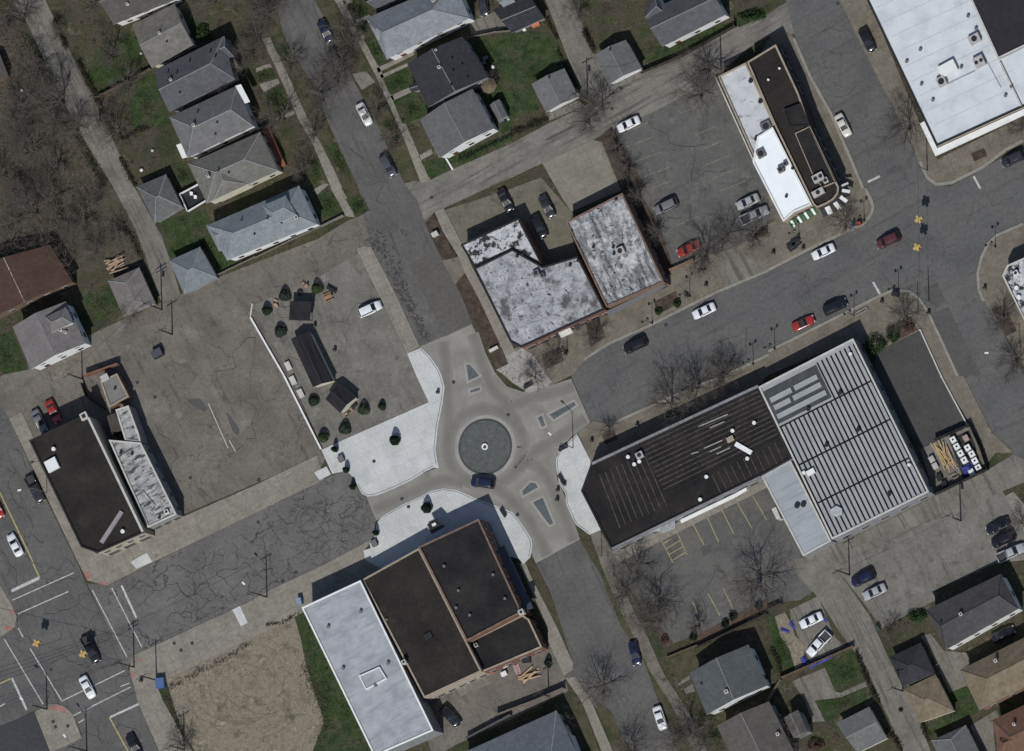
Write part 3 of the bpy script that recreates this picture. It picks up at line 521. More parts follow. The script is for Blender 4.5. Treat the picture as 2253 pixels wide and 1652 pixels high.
def cracks(D, cell, keep, wd, z, seed, vbias=0.0, wob=0.16):
    """a wandering network of open cracks over the polygon D"""
    pts = [W(p) for p in D]; rnd = random.Random(seed); mb = MB(); ca, sa = math.cos(U_ANG), math.sin(U_ANG)
    c = sum(pts, Vector()) / len(pts); Rr = max((p - c).length for p in pts); n = int(Rr / cell) + 2; g = {}
    for i in range(-n, n + 1):
        for j in range(-n, n + 1):
            x = (i + (j % 2) * .5 + rnd.uniform(-.33, .33)) * cell; y = (j + rnd.uniform(-.33, .33)) * cell
            g[i, j] = Vector((c.x + x * ca - y * sa, c.y + x * sa + y * ca, 0))
    for (i, j), p in g.items():
        for k, nb in enumerate(((i + 1, j), (i, j + 1))):
            if nb not in g or rnd.random() > keep * (1 + (vbias if k else -vbias)): continue
            q = g[nb]; last = p; m = 5; w0 = wd * rnd.uniform(.6, 1.2); dd = q - p; nn = Vector((-dd.y, dd.x, 0)); off = 0
            for s_ in range(1, m + 1):
                off = (off + rnd.gauss(0, wob)) * (1 if s_ < m else 0)
                cur = lerp(p, q, s_ / m) + nn * off * .5
                if inside((last + cur) / 2, pts): strip_faces(mb, last, cur, w0 * rnd.uniform(.6, 1.1), z)
                last = cur
    return tag(mb.build("road_crack", crk_m), None, None, None, 'structure')
cracks(t(0, 3, "1080,180 2253,-270") + d("708,1062 790,1100 815,1170 570,1305 310,1425"), 3.0, 0.62, .12, 0.0475, 3)
cracks(d("640,1130 770,1080 815,1120 812,1180 690,1250"), 1.7, 0.5, .09, 0.048, 4)
cracks(d("-10,860 20,930 95,1085 190,1290 285,1480 305,1549 340,1652 130,1652 60,1540 0,1400"), 4.2, 0.4, .09, 0.0565, 5, .4)
cracks(d("264,805 400,742 556,675 640,830 700,990 412,1122"), 5.5, 0.24, .09, 0.0305, 6, .7, .22)
cracks(d("575,-10 690,-10 840,390 920,760 870,640 800,420 700,200"), 6.0, 0.4, .09, 0.055, 7, .3)
cracks(d("1360,290 1560,190 1700,480 1500,600 1410,430"), 7.0, 0.45, .09, 0.03, 8, .2)
cracks(d("1320,1200 1680,1060 1760,1220 1480,1400"), 6.5, 0.4, .09, 0.03, 9, -.2)
cracks(d("1300,850 1900,560 2240,400 2240,560 1990,620 1300,900"), 9.0, 0.3, .08, 0.047, 10, -.3)
cracks(d("1800,0 1890,0 2010,360 1920,430 1830,200"), 7.0, 0.3, .08, 0.047, 11, .3)
cracks(d("560,680 780,560 930,880 712,980"), 6.5, 0.25, .08, 0.031, 12, .5, .25)
cracks(d("60,890 400,750 750,500 790,545 560,670 260,800"), 4.5, 0.35, .1, 0.0345, 13, -.3)
rr_ = random.Random(8); mb = MB()
for i in range(52):
    r0 = rr_.uniform(2.5, 12); a0 = rr_.uniform(0, 6.28); a1 = a0 + rr_.uniform(.3, 1.3); m = 14; ox, oy = rr_.gauss(0, 1.6), rr_.gauss(-.5, 1.6); w0 = rr_.uniform(.06, .14)
    pv = [Vector((DF.x + ox + r0 * math.cos(lerp(a0, a1, k / m)), DF.y + oy + r0 * .92 * math.sin(lerp(a0, a1, k / m)), 0)) for k in range(m + 1)]
    fld = [W(p) for p in t(0, 3, "1560,1080 2253,760") + t(1, 3, "330,620 450,1000 580,1500") + t(0, 3, "1800,1600")]
    for k in range(m):
        if inside(pv[k], fld): strip_faces(mb, pv[k], pv[k + 1], w0, 0.034 + i * 0.00005)
tag(mb.build("tyre_mark", M("turned_dirt", [(0.105, 0.089, 0.066), (0.15, 0.128, 0.097)], 0.6, grain=0.3)), None, None, None, 'structure')
# painted markings
marks("road_marking", [(D1(0, 3, *a), D1(0, 3, *b)) for a, b in (((100, 245), (345, 130)),)], 0.6, white_p, 0.058, "white stop bar")
marks("road_marking", [(D1(0, 3, *a), D1(0, 3, *b)) for a, b in (((110, 325), (650, 85)), ((160, 445), (600, 250)), ((815, 240), (1120, 830)), ((985, 220), (1250, 740)), ((160, 570), (205, 650)), ((40, 670), (380, 1240)), ((265, 750), (550, 1220)), ((540, 1215), (1100, 945)), ((640, 1345), (1150, 1090)), ((1060, 1085), (1140, 1055)), ((690, 1405), (740, 1375)), ((0, 1260), (45, 1235)))], 0.2, white_p, 0.059, "thin white crosswalk lines")
marks("road_marking", [(D1(0, 3, *a), D1(0, 3, *b)) for a, b in (((970, 1355), (1220, 1240)), ((105, 1010), (235, 1290)), ((1070, 195), (1200, 480)))], 0.42, white_p, 0.06, "white stop bars")
marks("road_marking", [(D1(0, 2, 0, 1030), D1(0, 2, 290, 1640)), (D1(0, 3, 290, 0), D1(0, 3, 350, 130)), (D1(0, 3, 965, 1360), D1(0, 3, 1130, 1660)), (D1(0, 3, 0, 1060), D1(0, 3, 105, 1010))], 0.28, yel_p, 0.06, "yellow centre lines")
marks("road_marking", [(D1(3, 0, 880, 1600), D1(3, 0, 985, 1550)), (D1(3, 0, 1810, 1550), D1(3, 0, 1870, 1660)), (D1(3, 1, 925, 830), D1(3, 1, 985, 935)), (D1(2, 0, 1, 1), D1(2, 0, 3, 2))], 0.42, white_p, 0.058, "white stop bars")
marks("parking_line", [(D1(2, 0, *a), D1(2, 0, *b)) for a, b in (((1030, 1150), (1200, 1080)), ((990, 1300), (1250, 1200)), ((1080, 1420), (1310, 1340)), ((1100, 1580), (1380, 1470)), ((1610, 1190), (1800, 1110)), ((1660, 1320), (1870, 1230)), ((1710, 1450), (1930, 1360)), ((1770, 1570), (1990, 1480)), ((1430, 820), (1620, 740)), ((980, 880), (1180, 800)), ((1480, 1000), (1640, 930)))], 0.12, yel_f, 0.03, None)
marks("parking_line", [(D1(2, 1, *a), D1(2, 1, *b)) for a, b in (((1430, 340), (1640, 250)), ((1150, 30), (1400, -60)), ((1830, 30), (2050, -60)))], 0.12, yel_f, 0.03, None)
marks("parking_line", [(D1(2, 2, *a), D1(2, 2, *b)) for a, b in (((1310, 1440), (1420, 1652)), ((1455, 1380), (1540, 1580)), ((1590, 1300), (1690, 1490)), ((1715, 1240), (1820, 1470)), ((1845, 1180), (1950, 1390)), ((1980, 1115), (2110, 1340)), ((2120, 1060), (2240, 1270)), ((1330, 1480), (1400, 1440)), ((1350, 1530), (1490, 1445)), ((1375, 1580), (1515, 1500)), ((1400, 1635), (1535, 1550)))] + [(D1(2, 3, *a), D1(2, 3, *b)) for a, b in (((1590, 340), (1640, 450)), ((1725, 265), (1830, 460)), ((1860, 220), (1950, 410)))], 0.14, yel_p, 0.03, None)

# ------------------------------------------------------------------ buildings
def qlerp(q, u, v):
    a = lerp(q[0], q[1], u); b = lerp(q[3], q[2], u); return lerp(a, b, v)
def window(root, a, b, k, z0, wd, ht, name="window", gm=None, fm=None, out=0.05):
    """a window or door on the wall running from a to b (world), centred at fraction k"""
    a = Vector((a[0], a[1], 0)); b = Vector((b[0], b[1], 0)); dd = (b - a).normalized(); nn = Vector((dd.y, -dd.x, 0))
    c = lerp(a, b, k); ang = math.atan2(dd.y, dd.x)
    mb = MB()
    cc = c + nn * (out / 2 + 0.002)
    mb.box((cc.x, cc.y, z0), (wd + 0.16, out, ht + 0.16), ang, 0)
    cc = c + nn * (out + 0.014)
    mb.box((cc.x, cc.y, z0 + 0.08), (wd, 0.03, ht), ang, 1)
    return mb.build(name, [fm or frame_m, gm or glass], root)
def chimney(root, parent, p, z0, z1, mat=None, sz=0.6, cap=True):
    mb = MB(); mb.box((p.x, p.y, z0), (sz, sz, z1 - z0), U_ANG, 0)
    if cap: mb.box((p.x, p.y, z1), (sz + 0.14, sz + 0.14, 0.1), U_ANG, 1); mb.box((p.x, p.y, z1 + 0.1), (sz * .55, sz * .55, 0.12), U_ANG, 2)
    o = mb.build("chimney", [mat or brick, cop_l, black], root)
    if parent is not None and parent != root: o.parent = parent
    return o
def vents(root, parent, quad, zf, spots, r=0.14, mat=None, h=0.4, name="vent_pipe"):
    for (u, v) in spots:
        p = qlerp(quad, u, v); z = zf(u, v)
        mb = MB(); mb.tube((p.x, p.y, z - 0.1), (p.x, p.y, z + h), r, r, 8); mb.tube((p.x, p.y, z + h), (p.x, p.y, z + h + 0.1), r * 1.5, r * 1.2, 8)
        o = mb.build(name, mat or black, root); o.parent = parent
def roof_mesh(q, e, rise, axis, h0, h1, th=0.16):
    """four-cornered hip or gable roof; h0,h1 = hip run at each end as a fraction of the ridge length (0 = gable)"""
    q = [Vector((p.x, p.y, e)) for p in q]
    if axis == 'u': A, B = (q[0] + q[3]) / 2, (q[1] + q[2]) / 2
    else: A, B = (q[0] + q[1]) / 2, (q[3] + q[2]) / 2
    Ra = lerp(A, B, h0); Rb = lerp(A, B, 1 - h1); Ra.z = Rb.z = e + rise
    mb = MB()
    if axis == 'u':
        fs = [[q[3], q[2], Rb, Ra], [q[1], q[0], Ra, Rb], [q[0], q[3], Ra], [q[2], q[1], Rb]]
    else:
        fs = [[q[2], q[1], Ra, Rb][0:0] or [q[1], q[2], Rb, Ra][::-1], [q[3], q[0], Ra, Rb][::-1], [q[0], q[1], Ra][::-1], [q[2], q[3], Rb][::-1]]
    gab = []
    for f in fs:
        n3 = (f[1] - f[0]).cross(f[-1] - f[0])
        if n3.z < 0: f = f[::-1]
        if len(f) == 3:
            hh = h0 if f is not None and (Ra in f) else h1
            if hh == 0: gab.append(f); continue
        mb.face(f, 0)
    for f in gab: mb.face(f, 2)
    for i in range(4):
        a, b = q[i], q[(i + 1) % 4]; dn = Vector((0, 0, -th)); mb.face([a + dn, b + dn, b, a], 1)
    mb.face([p + Vector((0, 0, -th)) for p in q][::-1], 1)
    for a, b in [(Ra, Rb)] + ([(q[0], Ra), (q[3], Ra)] if axis == 'u' else [(q[0], Ra), (q[1], Ra)]) * (h0 > 0) + ([(q[1], Rb), (q[2], Rb)] if axis == 'u' else [(q[2], Rb), (q[3], Rb)]) * (h1 > 0):
        mb.tube(a, b, 0.09, 0.09, 5, 3)
    return mb, Ra, Rb
def house(label, D, e, rise, axis, h0, h1, rm, wm, name="house", cat="house", over=0.35, win=2, cap=None, chim=None, vnt=(), door=None, group=None, dormers=(), wing=(), porch=None):
    q = [W(p, e) for p in D]
    c = sum(q, Vector()) / 4
    root = thing(name, label, cat, (c.x, c.y, 0), group)
    wq = inset(q, over)
    cw = [Vector((p.x, p.y)) for p in q]
    mb = MB(); mb.prism(wq, 0, e - 0.17, 0, True)
    mb.build("wall", wm, root)
    capm = cap or M(rm.name + "_ridge", [(0.2, 0.2, 0.2), (0.24, 0.24, 0.24)], 1.0, grain=0.1)
    rb, Ra, Rb = roof_mesh(q, e, rise, axis, h0, h1)
    rf = rb.build("roof", [rm, frame_m if wm in (wsid, csid) else wm, wm, capm], root)
    def zf(u, v):
        s_ = abs((v if axis == 'u' else u) - 0.5) * 2; return e + rise * (1 - s_)
    for (u, v, hh, sz) in (chim or ()):
        chimney(root, rf, qlerp(q, u, v), zf(u, v) - 0.3, zf(u, v) + hh, cop_w if sz < 0.5 else brick, sz)
    if vnt: vents(root, rf, q, zf, vnt)
    # wall openings on the two sides that face east and south
    cq = [Vector((p.x, p.y, 0)) for p in q]
    iq = inset(q, over)
    def nearest(p): return min(iq, key=lambda r: (r.x - p.x) ** 2 + (r.y - p.y) ** 2)
    n0, n1, n2, n3 = [nearest(p) for p in q]
    for (a, b, fl) in ((n3, n2, 0), (n2, n1, 1)):
        ln = (b - a).length; nw = max(1, int(ln / 3.6)) if win else 0
        for fz in ((1.0,) if e < 4 else (1.0, 3.3)):
            if fz + 1.2 > e - 0.2: continue
            for i in range(nw):
                if door is not None and fl == door and i == 0 and fz == 1.0:
                    window(root, a, b, (i + 0.5) / nw, 0.05, 0.95, 2.0, "door", door_m); continue
                window(root, a, b, (i + 0.5) / nw, fz, 1.0, 1.15)
    for (u, v, sz, dh, dax) in dormers:
        p = qlerp(q, u, v); z = zf(u, v)
        ux = (q[1] - q[0]).normalized(); vx = (q[3] - q[0]).normalized()
        L, Wd = sz
        dq = [p - ux * L / 2 - vx * Wd / 2, p + ux * L / 2 - vx * Wd / 2, p + ux * L / 2 + vx * Wd / 2, p - ux * L / 2 + vx * Wd / 2]
        iqd = inset(dq, 0.2)
        mb2 = MB(); mb2.prism(iqd, e - 0.1, e + dh - 0.17)
        dm = mb2.build("dormer", wm, root); dm.parent = rf
        r2, _, _ = roof_mesh(dq, e + dh, 0.9, dax, 0.25 if dax == 'u' else 0.25, 0.25)
        o = r2.build("dormer_roof", [rm, wm, wm, capm], root); o.parent = rf
    for (Dw, ew, rw, axw, w0, w1, rmw) in wing:
        qw = [W(p, ew) for p in Dw]; mbw = MB(); mbw.prism(inset(qw, 0.2), 0, ew - 0.17)
        mbw.build("wing_wall", wm, root)
        r2, _, _ = roof_mesh(qw, ew, rw, axw, w0, w1)
        r2.build("wing_roof", [rmw or rm, frame_m if wm in (wsid, csid) else wm, wm, capm], root)
    return root, q, rf

LB = shing("_ridge_light", (0.26, 0.265, 0.27)); 
# -- row west of the side street, north to south
house("long dark brown-grey gabled roof cut by the top edge, white wall under its south eave", t(0, 0, "700,-190 890,-400 1620,-30 1000,215")[0:0] or t(0, 0, "800,-160 1300,-390 1560,-10 1000,215"), 5.0, 1.8, 'u', 0, 0, shing("umber_shingles", (0.088, 0.08, 0.075)), wsid, chim=[(0.35, 0.75, 0.6, 0.4)], door=1)
house("small two-tone gabled house, dark north slope and tan speckled south slope with a white flue", t(0, 0, "1165,215 1535,30 1700,390 1335,600"), 3.6, 1.6, 'u', 0, 0, shing("speckled_tan_shingles", (0.155, 0.145, 0.13), 0.25), csid, chim=[(0.5, 0.48, 0.5, 0.35)], vnt=[(0.55, 0.7)], door=1)
house("dark slate hip roof with a row of black vent pipes and a small tan porch", t(0, 0, "1360,620 1965,320 2060,690 1490,985"), 4.6, 2.2, 'u', 0, 0.22, r_slate, gsid, chim=[(0.2, 0.42, 0.5, 0.4)], vnt=[(0.18, 0.2), (0.3, 0.33), (0.5, 0.2), (0.25, 0.75), (0.8, 0.22), (0.86, 0.4), (0.16, 0.4)], door=1, wing=[(t(0, 0, "1985,525 2045,490 2105,585 2030,620"), 2.6, 0.3, 'v', 0, 0, r_tan), (t(0, 0, "1880,360 1975,320 2050,490 1985,525"), 4.4, 1.0, 'u', 0, 0.3, r_slate)])
h4, q4, _ = house("grey hip-roofed house with white awnings at its front and rear", t(0, 0, "1490,1030 2080,755 2230,1110 1650,1390"), 5.0, 2.3, 'u', 0.28, 0.16, r_grey, wsid, cap=LB, chim=[(0.3, 0.47, 0.6, 0.45)], vnt=[(0.4, 0.2), (0.6, 0.62), (0.5, 0.82)], wing=[(t(0, 0, "2000,1020 2110,960 2225,1110 2150,1120"), 4.8, 0.9, 'u', 0.2, 0.3, None)])
for D in (t(0, 0, "2070,755 2120,740 2200,895 2155,910"), t(0, 0, "1550,1275 1595,1260 1648,1382 1605,1395")):
    za = 5.15 if D[0][0] > 480 else 2.6
    p = [W(a, za) for a in D]; mb = MB(); mb.prism(ccw([(a.x, a.y) for a in p]), za - .1, za, 0, True, True); mb.build("awning", unit_w, h4)
house("brown-grey cross-hipped house with pale ridges and a red ramp on its street side", t(0, 0, "1655,1440 2253,1175") [0:1] + [(572, 290), (612, 375), (455, 447)], 4.8, 2.2, 'u', 0.3, 0.3, shing("moss_grey_shingles", (0.145, 0.14, 0.125)), csid, cap=LB, chim=[(0.2, 0.52, 0.6, 0.4)], vnt=[(0.35, 0.5), (0.45, 0.62)], wing=[([(440, 375), (520, 340), (545, 405), (470, 440)], 4.9, 1.9, 'v', 0.3, 0.35, None)], door=1)
house("pale blue-grey hip roof with a dormer, at the rear alley corner", [(455, 496), (658, 408), (697, 493), (500, 573)], 4.6, 2.4, 'u', 0.22, 0.2, r_blue, wsid, cap=LB, vnt=[(0.35, 0.25), (0.6, 0.5), (0.7, 0.7), (0.4, 0.7)], chim=[(0.86, 0.72, 0.5, 0.6)], dormers=[(0.74, 0.42, (5.0, 4.6), 1.9, 'u')], wing=[([(455, 500), (492, 482), (510, 535), (482, 553)], 4.2, 1.3, 'u', 0.35, 0, None)])
house("grey pyramid-roofed garage beside the alley, by the deck with pale railings", [(300, 411), (365, 383), (401, 455), (341, 491)], 2.8, 1.6, 'u', 0.45, 0.45, r_mid, gsid, "garage", "garage", cap=LB, win=0)
house("blue-grey pyramid-roofed garage on the corner of the two alleys", t(0, 1, "1490,640 1760,520 1912,790 1622,940"), 2.8, 1.5, 'u', 0.42, 0.42, shing("steel_blue_shingles", (0.17, 0.185, 0.195)), gsid, "garage", "garage", cap=LB, win=0)
house("pinkish grey garage roof by the lumber pile, across the alley from the pyramid garage", t(0, 1, "950,820 1225,700 1372,1025 1090,1140"), 2.7, 0.8, 'v', 0.25, 0.25, r_pink, bsid, "garage", "garage", win=0)
house("wide rust-brown roofed house at the left edge with a tan ridge strip", t(0, 1, "-330,740 440,500 640,830 -160,1190"), 4.2, 1.6, 'v', 0, 0, r_brown, bsid, cap=M("tan_ridge", [(0.15, 0.105, 0.07)], 1.0))
house("pinkish grey house with a front gable, bright white south wall and two white flues", t(0, 1, "110,1222 578,1000 752,1370 272,1600"), 5.2, 2.0, 'v', 0, 0, shing("rose_grey_shingles", (0.165, 0.152, 0.15)), wsid, chim=[(0.75, 0.55, 0.7, 0.45), (0.8, 0.63, 0.5, 0.42)], dormers=[(0.8, 0.35, (4.5, 3.4), 1.9, 'u')], door=0)
# -- row east of the side street
house("dark grey roof at the top edge north of the pale hip roof", t(1, 0, "930,-20 1420,-250 1480,-120 1050,75"), 4.8, 1.5, 'u', 0, 0, r_slate, gsid)
house("large pale grey hip roof with white gutters, south of the top edge house", t(1, 0, "970,160 1740,-170 1880,160 1150,520"), 5.2, 2.6, 'u', 0.12, 0.3, r_pale, wsid, chim=[(0.75, 0.3, 0.8, 0.6)], dormers=[(0.1, 0.35, (3.2, 3.6), 0.8, 'u')], door=0)
house("black-slate gabled house with a white flue, beside the twin tan drive strips", t(1, 0, "1330,560 1815,320 2040,680 1512,945"), 5.0, 1.8, 'v', 0, 0, r_dark, gsid, chim=[(0.47, 0.42, 0.7, 0.5), (0.55, 0.06, 0.3, 0.3)], vnt=[(0.7, 0.35), (0.78, 0.55), (0.62, 0.6), (0.75, 0.85), (0.5, 0.85)], wing=[(t(1, 0, "1340,745 1420,720 1440,790 1380,810"), 2.6, 0.3, 'u', 0, 0, r_dark)])
house("mid grey gabled house with a bright white south gable, just north of the cross alley", t(1, 0, "1445,1050 1905,780 2092,1130 1625,1385"), 5.0, 1.6, 'v', 0, 0, r_mid, wsid, wing=[(t(1, 0, "1440,1052 1522,1010 1665,1335 1605,1385"), 4.4, 0.25, 'v', 0, 0, None)], door=0)
house("small grey garden shed behind the grey gabled house", t(1, 0, "2055,925 2142,870 2212,1020 2130,1062"), 2.3, 0.5, 'v', 0, 0, r_mid, gsid, "shed", "shed", over=0.15, win=0)
house("grey gabled garage on the west side of the narrow alley, opening to the cross alley", t(2, 0, "170,740 460,600 582,850 300,990"), 2.8, 1.0, 'v', 0, 0, r_grey, wsid, "garage", "garage", win=0, vnt=[(0.55, 0.1)])
house("grey gabled garage on the east side of the narrow alley, deep shadow round two sides", t(2, 0, "728,480 1000,350 1140,600 850,745"), 3.0, 1.1, 'v', 0, 0, shing("ash_shingles", (0.128, 0.127, 0.124)), wsid, "garage", "garage", win=0, vnt=[(0.5, 0.12)])
house("grey cross-gabled house at the top with a white south wall, above the cross alley", t(2, 0, "1165,110 1720,-140 1880,130 1320,412"), 4.8, 1.9, 'u', 0, 0, r_slate, wsid, wing=[(t(2, 0, "1165,95 1260,-60 1360,130 1215,220"), 4.9, 1.2, 'u', 0, 0.2, None)], door=0)
house("black-roofed garage by the orange toys at the top of the narrow alley", t(2, 0, "-170,80 150,-40 285,160 0,290"), 2.8, 0.9, 'u', 0, 0, r_dark, gsid, "garage", "garage", win=0)
house("pale grey garage corner at the top edge beside the narrow alley", t(1, 0, "2100,-20 2200,-80 2290,20 2190,75"), 2.8, 0.6, 'u', 0, 0, r_pale, gsid, "garage", "garage", win=0)
# -- south east block
house("green-grey gabled house by the red mulch bed, white trim along its south eave", t(2, 3, "1562,965 2080,715 2240,1080 1712,1335"), 5.0, 1.8, 'v', 0, 0, r_green, wsid, chim=[(0.45, 0.78, 0.7, 0.6)], vnt=[(0.12, 0.35)], door=1)
house("taupe gabled house with a square rear dormer, next to the concrete drive", [(1577, 1597), (1692, 1543), (1748, 1655), (1635, 1715)], 5.0, 1.7, 'v', 0, 0, r_taupe, gsid, chim=[(0.9, 0.6, 0.7, 0.5)], wing=[(t(3, 3, "140,1360 265,1290 350,1480 225,1540"), 4.6, 0.6, 'v', 0, 0, None)])
house("mid grey two-slope garage beside the south alley, pale south eave", t(3, 3, "600,1410 890,1262 1050,1540 790,1668"), 2.8, 1.0, 'u', 0, 0, shing("dove_shingles", (0.135, 0.137, 0.133)), csid, "garage", "garage", win=0)
house("black pyramid-roofed garage touching the tan roof, on the east side of the south alley", t(3, 3, "1065,830 1340,700 1465,970 1190,1090"), 2.9, 1.3, 'u', 0.45, 0.45, r_dark, gsid, "garage", "garage", win=0, cap=r_dark)
house("tan pyramid-roofed garage attached south of the black pyramid roof", t(3, 3, "1192,1112 1472,978 1640,1300 1335,1405"), 2.9, 1.3, 'u', 0.45, 0.45, r_tan, csid, "garage", "garage", win=0, cap=r_tan)
house("long black-grey roofed house with a bright white south wall, edging the gravel lot", t(3, 3, "1390,412 2050,92 2205,400 1560,765"), 5.2, 1.7, 'u', 0.1, 0.12, shing("charcoal_shingles", (0.07, 0.066, 0.068)), wsid, chim=[(0.38, 0.5, 0.6, 0.5)], vnt=[(0.12, 0.45)], cap=r_dark)
house("ochre brown hip-roofed house at the right edge, south of the dark car", t(3, 3, "1690,940 2400,580 2560,930 1860,1295"), 5.0, 2.3, 'u', 0.25, 0.2, r_tan, bricko, chim=[(0.42, 0.22, 0.9, 0.5)], cap=r_tan)
house("reddish brown roofed house in the bottom right corner", t(3, 3, "1975,1380 2500,1130 2620,1560 2060,1830"), 5.0, 2.2, 'u', 0.25, 0.1, r_red, brick, chim=[(0.35, 0.3, 0.8, 0.4)], cap=r_red, dormers=[(0.2, 0.55, (3.4, 2.4), 1.2, 'u')])
house("grey garage roof cut by the bottom edge, between the alley and the red-brown house", t(3, 3, "1435,1562 1740,1425 1900,1740 1580,1850"), 2.9, 1.0, 'v', 0.2, 0.2, r_mid, csid, "garage", "garage", win=0)
house("steel-blue hip roof cut by the bottom edge beside the long fence", [(1010, 1660), (1224, 1563), (1300, 1720), (1090, 1830)], 5.0, 2.2, 'u', 0.2, 0.2, shing("navy_grey_shingles", (0.115, 0.125, 0.14)), wsid, cap=LB, wing=[(t(2, 3, "385,1530 500,1490 560,1640 440,1700"), 4.6, 0.6, 'v', 0, 0.3, None)], door=1)
house("small grey-brown shed roof cut by the left edge among the bare trees", t(0, 0, "-140,500 0,480 75,670 -60,740"), 2.6, 0.7, 'v', 0, 0, r_taupe, bsid, "shed", "shed", win=0)

# -- flat-roofed buildings
def flatb(label, D, h, wm, rm, cm, name="shop", cat="shop building", par=0.35, tk=0.3, deck=None, root=None, sub="", copw=0.06):
    q = ccw([Vector((W(p, h).x, W(p, h).y)) for p in D])
    if root is None:
        c = sum(q, Vector((0, 0))) / len(q); root = thing(name, label, cat, (c.x, c.y, 0))
    zd = h - par
    o1 = inset(q, copw); i1 = inset(q, tk)
    mb = MB(); mb.prism(o1, 0, h - 0.13, 0, False)
    n = len(q)
    for i in range(n):
        j = (i + 1) % n
        mb.face([(i1[j].x, i1[j].y, zd), (i1[i].x, i1[i].y, zd), (i1[i].x, i1[i].y, h - 0.13), (i1[j].x, i1[j].y, h - 0.13)], 0)
    mb.build(sub + "wall", wm, root)
    mb = MB(); mb.face([(p.x, p.y, zd) for p in i1]); mb.build(sub + "roof", rm, root)
    i2 = inset(q, tk + 0.05); mb = MB()
    for i in range(n):
        j = (i + 1) % n
        mb.face([(q[i].x, q[i].y, h), (q[j].x, q[j].y, h), (i2[j].x, i2[j].y, h), (i2[i].x, i2[i].y, h)])
        mb.face([(q[i].x, q[i].y, h - .13), (q[j].x, q[j].y, h - .13), (q[j].x, q[j].y, h), (q[i].x, q[i].y, h)])
        mb.face([(i2[j].x, i2[j].y, h - .13), (i2[i].x, i2[i].y, h - .13), (i2[i].x, i2[i].y, h), (i2[j].x, i2[j].y, h)])
        mb.face([(q[j].x, q[j].y, h - .13), (q[i].x, q[i].y, h - .13), (i2[i].x, i2[i].y, h - .13), (i2[j].x, i2[j].y, h - .13)])
    mb.build(sub + "parapet", cm, root)
    return root, q, zd
def pbox(root, D, z, hh, mat, name, top=None, rim=0.0):
    """a box-like rooftop piece; D traced at its top"""
    q = ccw([Vector((W(p, z + hh).x, W(p, z + hh).y)) for p in D])
    mb = MB(); mb.prism(q, z, z + hh, 0, True, False, 1)
    if rim:
        i1 = inset(q, rim); n = len(q)
        mb = MB(); mb.prism(q, z, z + hh, 0, False); mb.face([(p.x, p.y, z + hh - 0.2) for p in i1], 1)
        for i in range(n):
            j = (i + 1) % n
            mb.face([(q[i].x, q[i].y, z + hh), (q[j].x, q[j].y, z + hh), (i1[j].x, i1[j].y, z + hh), (i1[i].x, i1[i].y, z + hh)], 0)
            mb.face([(i1[j].x, i1[j].y, z + hh - .2), (i1[i].x, i1[i].y, z + hh - .2), (i1[i].x, i1[i].y, z + hh), (i1[j].x, i1[j].y, z + hh)], 0)
    return mb.build(name, [mat, top or mat], root)
def pipes(root, z, pts, mat=None, r=0.16, h=0.5, name="vent_pipe"):
    for p in pts:
        q = W(p, z + h); mb = MB(); mb.tube((q.x, q.y, z - 0.05), (q.x, q.y, z + h), r, r, 9); mb.tube((q.x, q.y, z + h), (q.x, q.y, z + h + 0.12), r * 1.6, r * 1.3, 9)
        mb.build(name, mat or steel, root)
def ac(root, z, c, sz=(1.6, 1.2, 1.0), mat=None, fans=1, name="air_conditioner"):
    p = W(c, z + sz[2]); mb = MB(); mb.box((p.x, p.y, z + 0.12), sz, U_ANG, 0)
    mb.box((p.x, p.y, z), (sz[0] * .9, sz[1] * .9, 0.12), U_ANG, 1)
    o = mb.build(name, [mat or unit_m, black], root)
    for k in range(fans):
        off = (k + 0.5) / fans - 0.5
        x = p.x + math.cos(U_ANG) * off * sz[0]; y = p.y + math.sin(U_ANG) * off * sz[0]
        r = min(sz[1], sz[0] / fans) * 0.36
        mb = MB(); mb.tube((x, y, z + sz[2] + 0.1), (x, y, z + sz[2] + 0.2), r, r, 12)
        f = mb.build("fan", black, root); f.parent = o
    return o
def wins(root, a, b, n, z0, wd, ht, name="window", gm=None, fm=None, k0=0.0, k1=1.0):
    for i in range(n): window(root, a, b, k0 + (k1 - k0) * (i + 0.5) / n, z0, wd, ht, name, gm, fm)
def w2(D, h): return [W(p, h) for p in D]
def beam(root, a, b, z, wd, hh, mat, name):
    p, q = W(a, z + hh), W(b, z + hh); mb = MB(); c = (p + q) / 2; ang = math.atan2(q.y - p.y, q.x - p.x)
    mb.box((c.x, c.y, z), ((q - p).length, wd, hh), ang); return mb.build(name, mat, root)
def seams(root, quad, z, n, axis, wd, hh, mat, name="roof_seams", ks=None, u0=0.0, u1=1.0):
    mb = MB()
    for i in range(n if ks is None else len(ks)):
        k = (i + 0.5) / n if ks is None else ks[i]
        if axis == 'v': p, q = qlerp(quad, k, u0), qlerp(quad, k, u1)
        else: p, q = qlerp(quad, u0, k), qlerp(quad, u1, k)
        c = (p + q) / 2; mb.box((c.x, c.y, z), ((q - p).length, wd, hh), math.atan2(q.y - p.y, q.x - p.x))
    return mb.build(name, mat, root)

